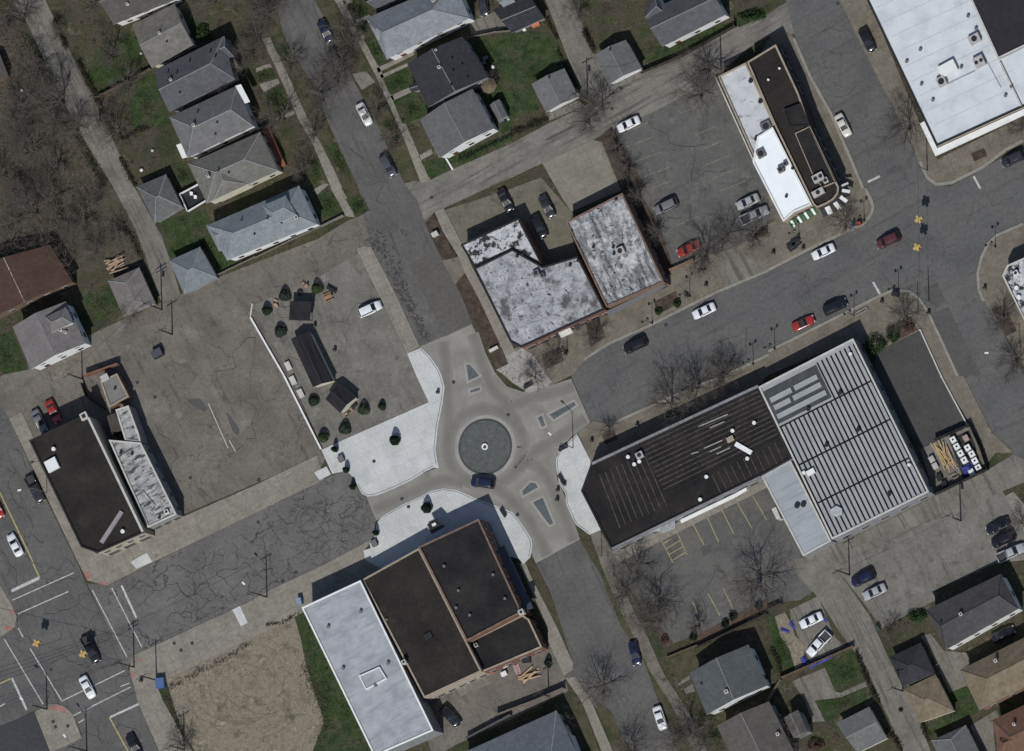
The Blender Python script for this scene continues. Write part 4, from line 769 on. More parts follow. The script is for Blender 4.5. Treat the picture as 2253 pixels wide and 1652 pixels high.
# corner cafe: weathered white rear, bright white front, dark round-cornered wing
cafe, q, z = flatb("corner cafe with white roofs, a dark round-cornered wing and striped awnings", d("1579,168 1641,137 1704,272 1661,350 1656,340"), 4.6, brickt, M("weathered_branch_shadow_roof", [(0.42, 0.43, 0.44), (0.53, 0.54, 0.545)], 0.5, spots=[((0.24, 0.245, 0.25), 0.7, 0.56, 0.68), ((0.03, 0.03, 0.03), 0.5, 0.69, 0.72)], grain=0.15), cop_t, "cafe_building", "cafe")  # blotches paint the tree's branch shadow into the weathered rear roof
flatb(None, d("1656,357 1666,300 1700,279 1786,450 1748,466 1723,488"), 5.0, brickt, t_bright, cop_w, root=cafe, sub="front_", par=0.25)
arc = d("1846,412 1844,426 1834,439 1818,449 1797,458")
flatb(None, d("1643,136 1707,97 1757,205 1782,277") + arc + d("1788,449 1702,272"), 5.6, M("charcoal_render", [(0.055, 0.052, 0.055), (0.075, 0.07, 0.072)], 0.8, grain=0.2), t_brown, cop_t, root=cafe, sub="corner_", par=0.5)
pbox(cafe, t(3, 0, "135,965 282,908 365,1108 185,1112"), 5.1, 0.9, black, "stair_house", t_black, 0.18)
pbox(cafe, t(3, 0, "235,1172 362,1112 600,1600 480,1652 400,1560"), 5.1, 0.5, cop_t, "roof_deck", t_black, 0.16)
ac(cafe, 5.1, D1(3, 0, 440, 1560), (2.2, 1.5, 1.0), fans=2); ac(cafe, 5.1, D1(3, 0, 505, 1585), (1.0, 1.0, 0.8)); ac(cafe, 5.1, D1(3, 1, 440, 40), (2.4, 1.2, 0.9))
pipes(cafe, 5.1, [D1(3, 0, 2, 700), D1(3, 0, 100, 600)], unit_w); pipes(cafe, 4.3, [D1(2, 0, 2100, 710), D1(2, 0, 2185, 890), D1(2, 0, 2150, 1220)], black, 0.3)
ac(cafe, 4.75, D1(3, 0, 110, 1490), (1.2, 1.1, 0.9), grey_m); ac(cafe, 4.75, D1(3, 0, 150, 1440), (0.8, 0.8, 0.7), grey_m); pipes(cafe, 4.75, [D1(3, 0, 215, 1480), D1(3, 1, 160, 75)], black, 0.2)
ac(cafe, 4.3, D1(2, 0, 2190, 1350), (1.6, 1.6, 0.9), grey_m); ac(cafe, 4.3, D1(2, 0, 2235, 1110), (2.0, 1.8, 0.5), grey_m)
def awning(root, a, b, z, dep, mats, n, name="awning", drop=0.7):
    """striped sloping awning on the wall a-b"""
    a = Vector((a[0], a[1], 0)); b = Vector((b[0], b[1], 0)); dd = (b - a).normalized(); nn = Vector((dd.y, -dd.x, 0))
    mb = MB()
    for i in range(n):
        p = lerp(a, b, i / n) + nn * 0.03; q = lerp(a, b, (i + 1) / n) + nn * 0.03
        zz = Vector((0, 0, z)); zl = Vector((0, 0, z - drop))
        mb.face([p + zz, p + nn * dep + zl, q + nn * dep + zl, q + zz], i % len(mats))
        mb.face([p + nn * dep + zl, p + nn * dep + zl - Vector((0, 0, .25)), q + nn * dep + zl - Vector((0, 0, .25)), q + nn * dep + zl], i % len(mats))
    return mb.build(name, mats, root)
ar = [W(p, 5.6) for p in arc]
aw_w = flat("awning_white", (0.7, 0.7, 0.68), 0.8); aw_k = flat("awning_black", (0.02, 0.02, 0.022), 0.8); aw_g = flat("awning_green", (0.045, 0.105, 0.055), 0.9, spec=0.03)
arcp = [ar[0] + (W(d("1835,390")[0], 5.6) - ar[0]) * 0.35] + ar
for i in range(len(arcp) - 1): awning(cafe, arcp[i + 1], arcp[i], 3.4, 1.4, [aw_k, aw_w], 2)
fa, fb = W((1727, 487), 5.0), W((1787, 452), 5.0)
for k in range(4): awning(cafe, lerp(fa, fb, k / 4 + 0.02), lerp(fa, fb, k / 4 + 0.24), 3.3, 1.2, [aw_g, aw_w], 3)
ca, cb = W((1782, 277), 5.6), W((1846, 412), 5.6)
wins(cafe, cb, ca, 6, 0.5, 1.8, 2.0); wins(cafe, W((1757, 205), 5.6), W((1707, 97), 5.6), 4, 0.9, 1.3, 1.6)

# big white-roofed store, top right
store, q, z = flatb("large white-membrane flat roof store in the upper right with dark upper roof beside it", d("1898,-30 1907,0 2060,322 2280,222 2280,-60"), 6.0, brickt, t_white, cop_d, "store", "store building", par=0.3)
cq = d("2024,272 2058,343 2290,236 2290,222 2062,326 2034,266")
p = ccw([(W(a, 5.0).x, W(a, 5.0).y) for a in cq]); mb = MB(); mb.prism(p, 4.6, 5.0, 0, True, True); mb.build("canopy", cop_w, store)
flatb(None, d("2127,-20 2195,130 2290,84 2290,-60"), 6.9, gsid, M("purple_black_membrane", [(0.03, 0.027, 0.033), (0.038, 0.034, 0.04)], 0.3, grain=0.2), cop_l, root=store, sub="upper_", par=0.25)
ac(store, 5.7, D1(3, 0, 1580, 600), (3.4, 2.2, 0.9), unit_w, 0); ac(store, 5.7, D1(3, 0, 1525, 715), (1.7, 1.7, 1.0), None, 1); ac(store, 5.7, D1(3, 0, 1855, 540), (2.0, 2.0, 1.0), None, 2); ac(store, 5.7, D1(3, 0, 1815, 340), (2.2, 1.6, 0.9), None, 1)
pipes(store, 5.7, [D1(3, 0, x, y) for x, y in ((1700, 590), (1760, 140), (1830, 250), (2090, 840), (2140, 760), (1450, 880), (1220, 540), (1350, 740), (1340, 435))], grey_m, 0.22)
beam(store, D1(3, 0, 1580, 740), D1(3, 0, 1820, 625), 5.72, 0.12, 0.15, steel, "pipe_run"); beam(store, D1(3, 0, 1920, 530), D1(3, 0, 2050, 770), 5.72, 0.12, 0.15, steel, "pipe_run")
flatb(None, d("2030,0 2031,1 2032,0"), 1, gsid, t_white, cop_l, root=store, sub="x_") if False else None
beam(store, D1(3, 0, 2040, 545), D1(3, 0, 2225, 930), 5.7, 0.35, 0.5, cop_l, "dividing_wall"); 
sq = w2(d("1905,-20 2120,-118 2270,205 2060,305"), 5.7)
seams(store, sq, 5.705, 9, 'u', 0.1, 0.012, M("membrane_seam", [(0.36, 0.38, 0.4), (0.45, 0.47, 0.48)], 1.0), "membrane_seams", u0=0.03, u1=0.93, ks=[0.12 + 0.1 * i for i in range(9)])
wins(store, W((2060, 322), 6.0), W((2280, 222), 6.0), 7, 0.6, 2.2, 2.2)

# pair of shops north-west of the roundabout corner
shopa, q, z = flatb("brick shop with a blotchy stained white roof in two steps, along the brown mulch bed", d("1042,590 1127,548 1194,586 1271,563 1331,681 1146,765 1122,752"), 5.0, brick, t_wec, cop_d, par=0.25)
flatb(None, d("1013,538 1141,479 1193,583 1128,549 1043,588"), 4.6, brick, t_wea, cop_d, root=shopa, sub="rear_", par=0.2)
seams(shopa, w2(d("1050,590 1190,586 1325,680 1150,760"), 4.75), 4.755, 6, 'u', 0.09, 0.012, M("stained_seam", [(0.15, 0.15, 0.155), (0.24, 0.24, 0.245)], 1.0), "membrane_seams", ks=[0.2, 0.4, 0.6, 0.8], u0=.03, u1=.95)
ac(shopa, 4.75, D1(2, 1, 210, 750), (1.3, 1.0, 0.8), grey_m); ac(shopa, 4.75, D1(2, 1, 265, 770), (0.8, 0.8, 0.9), grey_m); pipes(shopa, 4.75, [D1(2, 1, 45, 600), D1(2, 1, 90, 590), D1(2, 1, 510, 680), D1(2, 1, 580, 640)], black, 0.22)
e0, e1 = W((1146, 765), 5.0), W((1331, 681), 5.0)
wins(shopa, e0, e1, 6, 0.6, 1.9, 2.0, k1=0.9); window(shopa, e0, e1, 0.95, 0.05, 1.1, 2.2, "door", door_m)
awning(shopa, lerp(e0, e1, 0.42), lerp(e0, e1, 0.56), 3.6, 1.0, [cop_l], 1)
for k in (0.38, 0.6): awning(shopa, lerp(e0, e1, k), lerp(e0, e1, k + 0.05), 3.4, 0.9, [aw_k], 1)
shopb, q, z = flatb("brick shop with a peeling black and white streaked roof, beside the parking lot's tree strip", d("1244,488 1369,424 1461,621 1334,676"), 5.2, bricko, t_web, cop_b, par=0.3)
e0, e1 = W((1334, 676), 5.2), W((1461, 621), 5.2)
p = [W(a, 3.4) for a in t(2, 1, "835,1085 1290,862 1370,850 1290,905 850,1135")]; mb = MB(); mb.prism(ccw([(a.x, a.y) for a in p]), 3.2, 3.4, 0, True, True); mb.build("canopy", grey_m, shopb)
ac(shopb, 4.9, D1(2, 1, 950, 555), (1.6, 1.4, 0.9)); pipes(shopb, 4.9, [D1(2, 1, 895, 580), D1(2, 1, 890, 520), D1(2, 1, 915, 100), D1(2, 1, 715, 520)], black, 0.2)
wins(shopb, e0, e1, 5, 0.6, 1.7, 1.9); wins(shopb, e1, W((1369, 424), 5.2), 6, 1.0, 1.2, 1.3)

# corner tavern by the wide road, bottom left
tav, q, z = flatb("corner tavern with a dark brown flat roof and a long pale beam lying on it", t(0, 2, "255,570 745,345 790,375 1268,1383 860,1562 712,1512"), 7.2, brickt, t_brown, cop_d, "tavern", "tavern building", par=0.3)
beam(tav, D1(0, 2, 775, 370), D1(0, 2, 1255, 1375), 7.0, 0.45, 0.28, cop_l, "party_wall_coping")
chimney(tav, None, W(D1(0, 2, 738, 358), 7.8), 6.9, 7.8, brickt, 1.3)
ac(tav, 6.9, D1(0, 2, 455, 785), (2.4, 2.3, 0.8), unit_w, 0); pipes(tav, 6.9, [D1(0, 2, 470, 645), D1(0, 2, 1078, 1370)], unit_w, 0.28, 0.7)
beam(tav, D1(0, 2, 890, 1470), D1(0, 2, 1070, 1195), 6.92, 0.8, 0.45, M("pinkish_duct", [(0.24, 0.215, 0.225), (0.3, 0.27, 0.28)], 0.8, grain=0.1), "roof_beam")
e0, e1 = W(D1(0, 2, 860, 1562), 7.2), W(D1(0, 2, 1268, 1383), 7.2)
wins(tav, e0, e1, 3, 0.6, 2.3, 2.2); wins(tav, e0, e1, 4, 4.2, 1.1, 1.5)
window(tav, W(D1(0, 2, 712, 1512), 7.2), e0, 0.5, 0.05, 1.3, 2.3, "door", door_m)
shopc, q, z = flatb("narrow shop with a mottled black and white roof, joined to the dark tavern", t(0, 2, "955,565 1240,590 1555,1222 1300,1340"), 5.0, gsid, t_wed, cop_l, par=0.3)
flatb(None, t(0, 2, "1015,300 1130,262 1225,520 1240,588 1100,575"), 4.6, gsid, t_wed, cop_l, root=shopc, sub="rear_", par=0.2)
pbox(shopc, t(0, 2, "940,360 1010,330 1085,470 985,520"), 0, 2.6, bsid, "lean_to", M("lean_to_felt", [(0.06, 0.052, 0.047), (0.085, 0.074, 0.066)], 0.8, grain=0.3))
e0, e1 = W(D1(0, 2, 1300, 1340), 5.0), W(D1(0, 2, 1555, 1222), 5.0)
wins(shopc, e0, e1, 3, 0.7, 1.4, 2.0); wins(shopc, e1, W(D1(0, 2, 1240, 590), 5.0), 5, 1.2, 1.0, 1.2)
pipes(shopc, 4.7, [D1(0, 2, 1062, 680), D1(0, 2, 1400, 1250), D1(0, 2, 1160, 690)], black, 0.2); ac(shopc, 4.7, D1(0, 2, 1465, 1200), (0.8, 0.8, 0.6), unit_w); beam(shopc, D1(0, 2, 1260, 1010), D1(0, 2, 1370, 1140), 4.72, 0.1, 0.1, black, "cable_run")
an, q, z = flatb("low grey flat-roofed annex with a walled yard behind the mottled shop", t(0, 2, "880,50 1030,-20 1135,185 960,285"), 3.0, brick, M("annex_grey_roof", [(0.15, 0.145, 0.14), (0.19, 0.185, 0.178)], 0.4, grain=0.15), cop_t, "annex", "annex", par=0.25)
pipes(an, 2.75, [D1(0, 2, 1010, 115)], black, 0.18); ac(an, 2.75, D1(0, 2, 920, 20), (1.6, 1.2, 0.6), unit_m, 0)
for D in (t(0, 1, "730,1652 1030,1545"), ):
    a, b = W((D[0]), 2.2), W(D[1], 2.2); mb = MB(); c = (a + b) / 2; mb.box((c.x, c.y, 0), ((b - a).length, 0.25, 2.2), math.atan2(b.y - a.y, b.x - a.x)); mb.build("yard_wall", brick, an)

# three-part building south of the roundabout
big, q, z = flatb("three-part brick building south of the roundabout, brown-black and silver flat roofs", d("796,1275 922,1205 1060,1477 933,1536"), 6.0, brickt, t_brown, cop_t, "shop_row", "shop building", par=0.25)
flatb(None, d("920,1203 1053,1141 1148,1347 1026,1411"), 7.2, brick, t_black, cop_b, root=big, sub="corner_", par=0.4)
flatb(None, t(1, 3, "400,390 920,148 1562,1472 1040,1700"), 7.0, blockw, t_silver, cop_w, root=big, sub="silver_", par=0.25)
flatb(None, d("1027,1413 1149,1352 1164,1362 1193,1424 1061,1479"), 4.6, brick, t_black, cop_t, root=big, sub="annex_", par=0.3)
pbox(big, t(1, 3, "905,990 1085,910 1150,1015 965,1115"), 6.75, 0.55, cop_w, "roof_hatch", t_silver, 0.2)
pipes(big, 6.75, [D1(1, 3, x, y) for x, y in ((635, 560), (920, 425), (1160, 880), (765, 925), (1050, 1075))], grey_m, 0.22, 0.6)
pipes(big, 6.8, [D1(1, 3, x, y) for x, y in ((1780, 240), (1760, 390), (1880, 455), (2085, 100), (2190, 310), (1655, 25))], grey_m, 0.2, 0.6)
ac(big, 5.75, D1(1, 3, 1515, 640), (1.5, 1.2, 0.25), black, 0); pipes(big, 5.75, [D1(1, 3, 1150, 495)], grey_m); chimney(big, None, W(D1(1, 3, 1300, 870), 7.4), 5.7, 7.4, cop_l, 0.7); chimney(big, None, W(D1(2, 3, 80, 430), 8.0), 6.4, 8.0, brickt, 0.9)
ac(big, 4.3, D1(1, 3, 1935, 720), (0.7, 0.7, 0.6), unit_m)
e0, e1 = W((933, 1536), 6.0), W((1060, 1477), 6.0)
wins(big, e0, e1, 5, 1.0, 1.3, 1.5, k0=0.1); window(big, e0, e1, 0.05, 0.05, 1.0, 2.1, "door", door_m)
e0, e1 = W((1148, 1347), 7.2), W((1053, 1141), 7.2)
wins(big, e0, e1, 6, 0.7, 1.8, 2.1); wins(big, e0, e1, 7, 4.3, 1.1, 1.6)
wins(big, W((1193, 1424), 4.6), W((1164, 1362), 4.6), 2, 1.0, 1.2, 1.3); wins(big, W((1061, 1479), 4.6), W((1193, 1424), 4.6), 4, 1.0, 1.2, 1.3)
awning(big, W((1146, 1340), 7.2), W((1082, 1202), 7.2), 3.5, 1.3, [flat("awning_slate", (0.045, 0.055, 0.075), 0.8)], 1)
p = [W(a, 3.4) for a in t(1, 2, "1505,1310 1590,1255 1660,1330 1545,1395")]; mb = MB()
mb.prism(ccw([(a.x, a.y) for a in p]), 3.2, 3.4, 0, True, True); mb.build("entrance_canopy", black, big)
p = W(D1(1, 2, 1565, 1310), 3.8); mb = MB(); mb.box((p.x, p.y, 3.41), (0.8, 0.5, 0.35), U_ANG); mb.build("canopy_light", unit_w, big)

# long building with black roof and metal roof, right of centre
lng, q, z = flatb("long building, black tar roof at one end and pale ribbed metal at the other", d("1299,1022 1668,850 1742,1009 1674,1047 1344,1208 1278,1080"), 5.4, blockw, M("batten_black_roof", [(0.018, 0.0165, 0.017), (0.025, 0.0225, 0.0225), (0.033, 0.0295, 0.028)], 0.2, spots=((0.024, 0.034, 0.02), 0.35, 0.66, 0.75), grain=0.3), cop_d, "long_building", "commercial building", par=0.3)
mq = w2(d("1668,851 1877,744 2044,1082 1830,1187"), 5.6)
flatb(None, d("1668,851 1877,744 2044,1082 1830,1187"), 5.6, blockw, t_metal, cop_l, root=lng, sub="metal_", par=0.2)
zq = 5.42
seams(lng, mq, zq, 21, 'v', 0.29, 0.07, seam, u0=0.27, u1=0.985); seams(lng, mq, zq + 0.001, 1, 'u', 0.26, 0.08, seam, "roof_joints", ks=[0.27, 0.52, 0.77], u0=0.02, u1=0.98)
seams(lng, mq, zq, 14, 'v', 0.29, 0.07, seam, "roof_seams", ks=[(i + 0.5) / 21 for i in range(12, 21)], u0=0.03, u1=0.27)
qq = [qlerp(mq, *k) for k in ((0.02, 0.04), (0.575, 0.04), (0.575, 0.25), (0.02, 0.25))]
mb = MB(); mb.prism(ccw([(p.x, p.y) for p in qq]), zq, zq + 0.1); mb.build("clerestory_base", M("clerestory_grey", [(0.05, 0.055, 0.058), (0.075, 0.08, 0.083)], 0.5, grain=0.2), lng)
for k0, k1, vv in ((0.05, 0.27, 0.105), (0.3, 0.54, 0.105), (0.05, 0.22, 0.155), (0.25, 0.54, 0.155), (0.04, 0.55, 0.21)):
    p, q_ = qlerp(mq, k0, vv), qlerp(mq, k1, vv); c = (p + q_) / 2; mb = MB(); mb.box((c.x, c.y, zq + 0.101), ((q_ - p).length, 1.0, 0.22), math.atan2(q_.y - p.y, q_.x - p.x)); mb.build("skylight_strip", t_metal, lng)
beam(lng, (1302, 1020), (1668, 849), 5.42, 0.5, 0.16, M("grey_gutter", [(0.16, 0.16, 0.165), (0.24, 0.24, 0.245)], 1.0), "gutter")
beam(lng, (1346, 1207), (1672, 1049), 5.42, 0.35, 0.14, M("grey_gutter", [(0.16, 0.16, 0.165)]), "gutter")
dq = w2(d("1420,966 1668,850 1742,1009 1500,1130"), 5.1)
seams(lng, dq, 5.12, 11, 'u', 0.2, 0.06, seam2, "roof_battens", ks=[0.06 + i * 0.058 for i in range(11)], u0=-0.05, u1=0.985)
seams(lng, dq, 5.19, 11, 'v', 0.2, 0.05, cop_d, "roof_joints", ks=[0.3, 0.62], u0=0.02, u1=0.66)
seams(lng, w2(d("1300,1030 1420,972 1490,1130 1360,1190"), 5.1), 5.12, 6, 'v', 0.2, 0.03, seam2, "roof_battens", ks=[0.1 + i * 0.1 for i in range(9)], u0=0.12, u1=0.85)
seams(lng, dq, 5.12, 11, 'v', 0.2, 0.06, seam2, "roof_battens", ks=[0.36 + i * 0.057 for i in range(11)], u0=0.73, u1=0.98)
seams(lng, dq, 5.12, 1, 'u', 0.2, 0.08, cop_d, "roof_joints", ks=[0.7])
for a, b in (((1640, 450), (1900, 340)), ((1740, 460), (1870, 405)), ((1690, 640), (1850, 570)), ((1740, 670), (1840, 625)), ((1800, 690), (1920, 635)), ((1575, 690), (1640, 670))):
    beam(lng, D1(2, 2, *a), D1(2, 2, *b), 5.2, 0.22, 0.18, M("loose_boards", [(0.22, 0.21, 0.2), (0.3, 0.29, 0.28)], 1.0), "roof_plank")
beam(lng, D1(2, 2, 1965, 600), D1(2, 2, 2105, 680), 5.15, 0.9, 0.4, cop_w, "roof_box")
pipes(lng, 5.1, [D1(2, 2, x, y) for x, y in ((1120, 755), (1020, 715), (1940, 485), (2130, 415), (2070, 730), (1710, 890), (1655, 1090), (1075, 780))], unit_w, 0.26, 0.6)
ac(lng, 5.1, D1(2, 2, 1120, 700), (1.4, 1.2, 0.9)); ac(lng, 5.1, D1(2, 2, 1920, 560), (1.4, 1.0, 0.5), cop_t, 0)
pbox(lng, t(3, 2, "548,1180 600,1145 650,1170 655,1225 600,1245 560,1225"), 5.42, 0.5, grey_m, "roof_hatch", steel, 0.0)
pipes(lng, 5.4, [D1(3, 2, x, y) for x, y in ((635, 150), (355, 295), (795, 475), (515, 610), (1065, 1045))], black, 0.28, 0.6)
ac(lng, 5.4, D1(3, 2, 375, 850), (1.6, 1.0, 0.6), unit_w, 0); ac(lng, 5.4, D1(3, 2, 315, 855), (0.6, 0.6, 0.5), unit_w, 0); pipes(lng, 5.4, [D1(3, 2, 1240, 785), D1(3, 1, 725, 1460)], unit_w, 0.22)
flatb(None, d("1674,1046 1739,1011 1829,1190 1767,1224"), 4.2, blockw, t_lmet, cop_l, root=lng, sub="annex_", par=0.15)
pipes(lng, 4.05, [D1(3, 2, 255, 1145), D1(3, 2, 310, 1135)], black, 0.35, 0.5); pbox(lng, t(3, 2, "30,1175 70,1155 110,1255 75,1265"), 0, 3.0, cop_l, "porch_box")
e0, e1 = W((1344, 1208), 5.4), W((1674, 1047), 5.4)
p = [W(a, 3.2) for a in t(2, 2, "1480,1270 1960,1040 2060,985 2070,1010 1960,1075 1490,1300")]; mb = MB(); mb.prism(ccw([(a.x, a.y) for a in p]), 3.0, 3.2, 0, True, True); mb.build("canopy", cop_w, lng)
p = [W(a, 3.4) for a in t(2, 2, "1170,1350 1500,1205 1510,1240 1430,1280 1440,1340 1330,1390 1290,1370 1190,1390")]; mb = MB(); mb.prism(ccw([(a.x, a.y) for a in p]), 3.1, 3.4, 0, True, True); mb.build("entrance_canopy", M("mottled_canopy", [(0.2, 0.21, 0.22), (0.4, 0.41, 0.42)], 1.0, grain=0.2), lng)
wins(lng, e0, e1, 9, 0.8, 1.6, 1.8, k1=0.97); window(lng, e0, e1, 0.985, 0.05, 1.0, 2.1, "door", door_m)
wins(lng, W((1830, 1187), 5.6), W((2044, 1082), 5.6), 5, 1.5, 1.6, 1.4); wins(lng, W((2044, 1082), 5.6), W((1877, 744), 5.6), 8, 1.5, 1.4, 1.2)

# corner building cut by the right edge
cor, q, z = flatb("pale-coped corner building cut by the right edge, blotchy white and black roof", t(3, 1, "2060,775 2105,680 2420,540 2420,1500"), 5.0, brickt, t_wea, cop_l, par=0.35)
ac(cor, 4.65, D1(3, 1, 2180, 750), (0.9, 0.9, 0.7), unit_w); pipes(cor, 4.65, [D1(3, 1, 2205, 960), D1(3, 1, 2185, 880)], unit_w, 0.3)
wins(cor, W(D1(3, 1, 2420, 1500), 5), W(D1(3, 1, 2420, 540), 5), 4, 1.0, 1.5, 1.6)

# ------------------------------------------------------------------ vehicles
CARS = {}
def car_proto(kind):
    root = thing("parked_car", "", "car", (0, 0, 0))
    paint = flat("paint_white", (0.7, 0.7, 0.7), 0.25, coat=0.6)
    P = dict(sedan=dict(L=4.75, w=0.92, hood=0.98, ws=(1.15, 0.22), rw=(-0.85, -1.62), roof=1.46, deck=1.04),
             suv=dict(L=4.85, w=0.96, hood=1.12, ws=(1.3, 0.5), rw=(-1.85, -2.3), roof=1.76, deck=1.1),
             hatch=dict(L=4.3, w=0.9, hood=1.0, ws=(1.1, 0.3), rw=(-1.35, -2.0), roof=1.52, deck=1.02),
             pickup=dict(L=5.7, w=0.98, hood=1.18, ws=(1.4, 0.6), rw=(-0.58, -0.9), roof=1.88, deck=1.15),
             convertible=dict(L=4.6, w=0.91, hood=0.96, ws=(0.75, 0.25), rw=(-1.2, -1.25), roof=1.3, deck=1.0))[kind]
    L, w_, hood, roof, deck = P['L'], P['w'], P['hood'], P['roof'], P['deck']
    wsb, wst = P['ws']; rt, rb = P['rw']
    xf, xr = L / 2, -L / 2
    st = [(xf, 0.70, 0.35, 0.55, 0.62), (xf - 0.12, 0.82, 0.24, 0.62, hood - 0.22), (xf - 0.5, 0.95, 0.2, 0.72, hood - 0.1), (wsb + 0.2, 1.0, 0.2, 0.82, hood), (wsb - 0.3, 1.0, 0.2, 0.84, hood),
          (-0.4, 1.0, 0.2, 0.86, deck)]
    if kind == 'pickup': st += [(rb + 0.02, 1.0, 0.2, 0.86, deck)]
    else: st += [(rb, 1.0, 0.2, 0.86, deck), (xr + 0.35, 0.96, 0.22, 0.84, deck - 0.03), (xr + 0.1, 0.88, 0.27, 0.78, deck - 0.12), (xr, 0.78, 0.38, 0.68, deck - 0.3)]
    mb = MB(); rings = []
    for x, k, zb, zs, zt in st:
        ww = w_ * k
        ring = [(-ww * .88, zb), (-ww, zb + .18), (-ww, zs), (-ww * .9, zt - .05), (-ww * .7, zt), (0, zt + .025), (ww * .7, zt), (ww * .9, zt - .05), (ww, zs), (ww, zb + .18), (ww * .88, zb)]
        rings.append([(x, y, z) for y, z in ring])
    n = 11; b = len(mb.v)
    for r in rings: mb.v += r
    for k in range(len(rings) - 1):
        for i in range(n):
            j = (i + 1) % n; a = b + k * n; c = b + (k + 1) * n
            mb.f.append((a + i, c + i, c + j, a + j)); mb.m.append(0)
    mb.f.append(tuple(b + i for i in range(n))); mb.m.append(0)
    mb.f.append(tuple(b + (len(rings) - 1) * n + n - 1 - i for i in range(n))); mb.m.append(0)
    if kind == 'pickup':
        x0, x1 = rb, xr
        for y in (-w_ + 0.07, w_ - 0.07): mb.box(((x0 + x1) / 2, y, 0.35), (x0 - x1, 0.14, 0.85))
        mb.box((x1 + 0.06, 0, 0.35), (0.12, 2 * w_ - 0.28, 0.82)); mb.box((x0 - 0.05, 0, 0.35), (0.1, 2 * w_ - 0.28, 0.88))
    # cabin frame
    hb, ht = w_ * 0.93, w_ * 0.74
    zb_ = hood - 0.06
    base = [(wsb, -hb * .95), (wsb, hb * .95), (rb, hb * .93), (rb, -hb * .93)]
    top = [(wst, -ht * .94), (wst, ht * .94), (rt, ht * .92), (rt, -ht * .92)]
    gl = MB()
    if kind != 'convertible':
        lo = [Vector((x, y, zb_)) for x, y in base]; hi = [Vector((x, y, roof - 0.06)) for x, y in top]
        for i in range(4):
            j = (i + 1) % 4; mb.face([lo[i], lo[j], hi[j], hi[i]][::-1])
        # rounded roof panel
        xs = [wst + 0.05, wst - 0.15, (wst + rt) / 2, rt + 0.15, rt - 0.05]; zz = [-0.07, -0.01, 0.02, -0.01, -0.08]
        g = []
        for x, dz in zip(xs, zz):
            g.append([Vector((x, y * ht, roof + dz - (0.05 if abs(y) > .9 else 0.0) )) for y in (-1.0, -0.8, 0, 0.8, 1.0)])
        b2 = len(mb.v); mb.v += [tuple(p) for r_ in g for p in r_]
        for a in range(4):
            for c in range(4): mb.f.append((b2 + a * 5 + c + 1, b2 + (a + 1) * 5 + c + 1, b2 + (a + 1) * 5 + c, b2 + a * 5 + c)[::-1]); mb.m.append(0)
        def pane(i, j, nm, s0, s1, h0=0.06, h1=0.9):
            a, b_, c, dd = lo[i], lo[j], hi[j], hi[i]
            nn = (b_ - a).cross(dd - a).normalized()
            if nn.dot((a + b_) / 2 - Vector(((wsb + rb) / 2, 0, zb_))) < 0: nn = -nn
            f = lambda u, v: lerp(lerp(a, b_, u), lerp(dd, c, u), v) + nn * 0.018
            m2 = MB(); m2.face([f(s0, h0), f(s1, h0), f(s1, h1), f(s0, h1)]); m2.face([f(s0, h0), f(s0, h1), f(s1, h1), f(s1, h0)]) if False else None
            return m2.build(nm, cglass, root)
        pane(0, 1, "windscreen", 0.04, 0.96, 0.05, 0.97); pane(2, 3, "rear_window", 0.05, 0.95, 0.08, 0.95); pane(1, 2, "side_window", 0.06, 0.94, 0.25, 0.88); pane(3, 0, "side_window", 0.06, 0.94, 0.25, 0.88)
    else:
        a = [Vector((wsb, -hb * .9, hood)), Vector((wsb, hb * .9, hood)), Vector((wst, hb * .78, roof)), Vector((wst, -hb * .78, roof))]
        m2 = MB(); m2.face(a); m2.build("windscreen", cglass, root)
        m2 = MB(); m2.box((-0.3, 0, deck + 0.03), (1.15, hb * 1.65, 0.03)); m2.build("cockpit", flat("seat_leather", (0.04, 0.03, 0.028), 0.7), root)
        for y in (-.36, .36):
            m2 = MB(); m2.box((-0.45, y, deck + 0.05), (0.5, 0.5, 0.16)); m2.box((-0.72, y, deck + 0.1), (0.16, 0.46, 0.4)); m2.build("seat", flat("seat_leather", (0.04, 0.03, 0.028), 0.7), root)
    body = mb.build("body", paint, root)
    for f in body.data.polygons: f.use_smooth = len(f.vertices) == 4
    if kind == 'pickup':
        m2 = MB(); m2.box(((rb + xr) / 2 - 0.01, 0, 0.72), (rb - xr - 0.24, 2 * w_ - 0.3, 0.06)); m2.build("cargo_bed", bedm, root)
    for sx, sy in ((1, 1), (1, -1), (-1, 1), (-1, -1)):
        x = sx * L * 0.295; y = sy * (w_ - 0.09); mb2 = MB(); rr = 0.34 if kind not in ('pickup', 'suv') else 0.38
        mb2.tube((x, y - 0.11, rr), (x, y + 0.11, rr), rr, rr, 14); wl = mb2.build("wheel", tyre_m, root)
        mb2 = MB(); mb2.tube((x, y, rr), (x, y + sy * 0.125, rr), rr * .62, rr * .6, 10); ri = mb2.build("rim", rim_m, root); ri.parent = wl
    for sy in (1, -1):
        mb2 = MB(); mb2.box((xf - 0.1, sy * w_ * 0.62, 0.6), (0.2, 0.34, 0.13)); mb2.build("headlight", lampw, root)
        mb2 = MB(); mb2.box((xr + 0.07, sy * w_ * 0.64, 0.72), (0.16, 0.28, 0.14)); mb2.build("tail_light", lampr, root)
        if kind != 'convertible' or True:
            mb2 = MB(); mb2.box((wsb - 0.25, sy * (w_ + 0.07), hood - 0.02), (0.13, 0.2, 0.13)); mb2.build("wing_mirror", black, root)
    return root
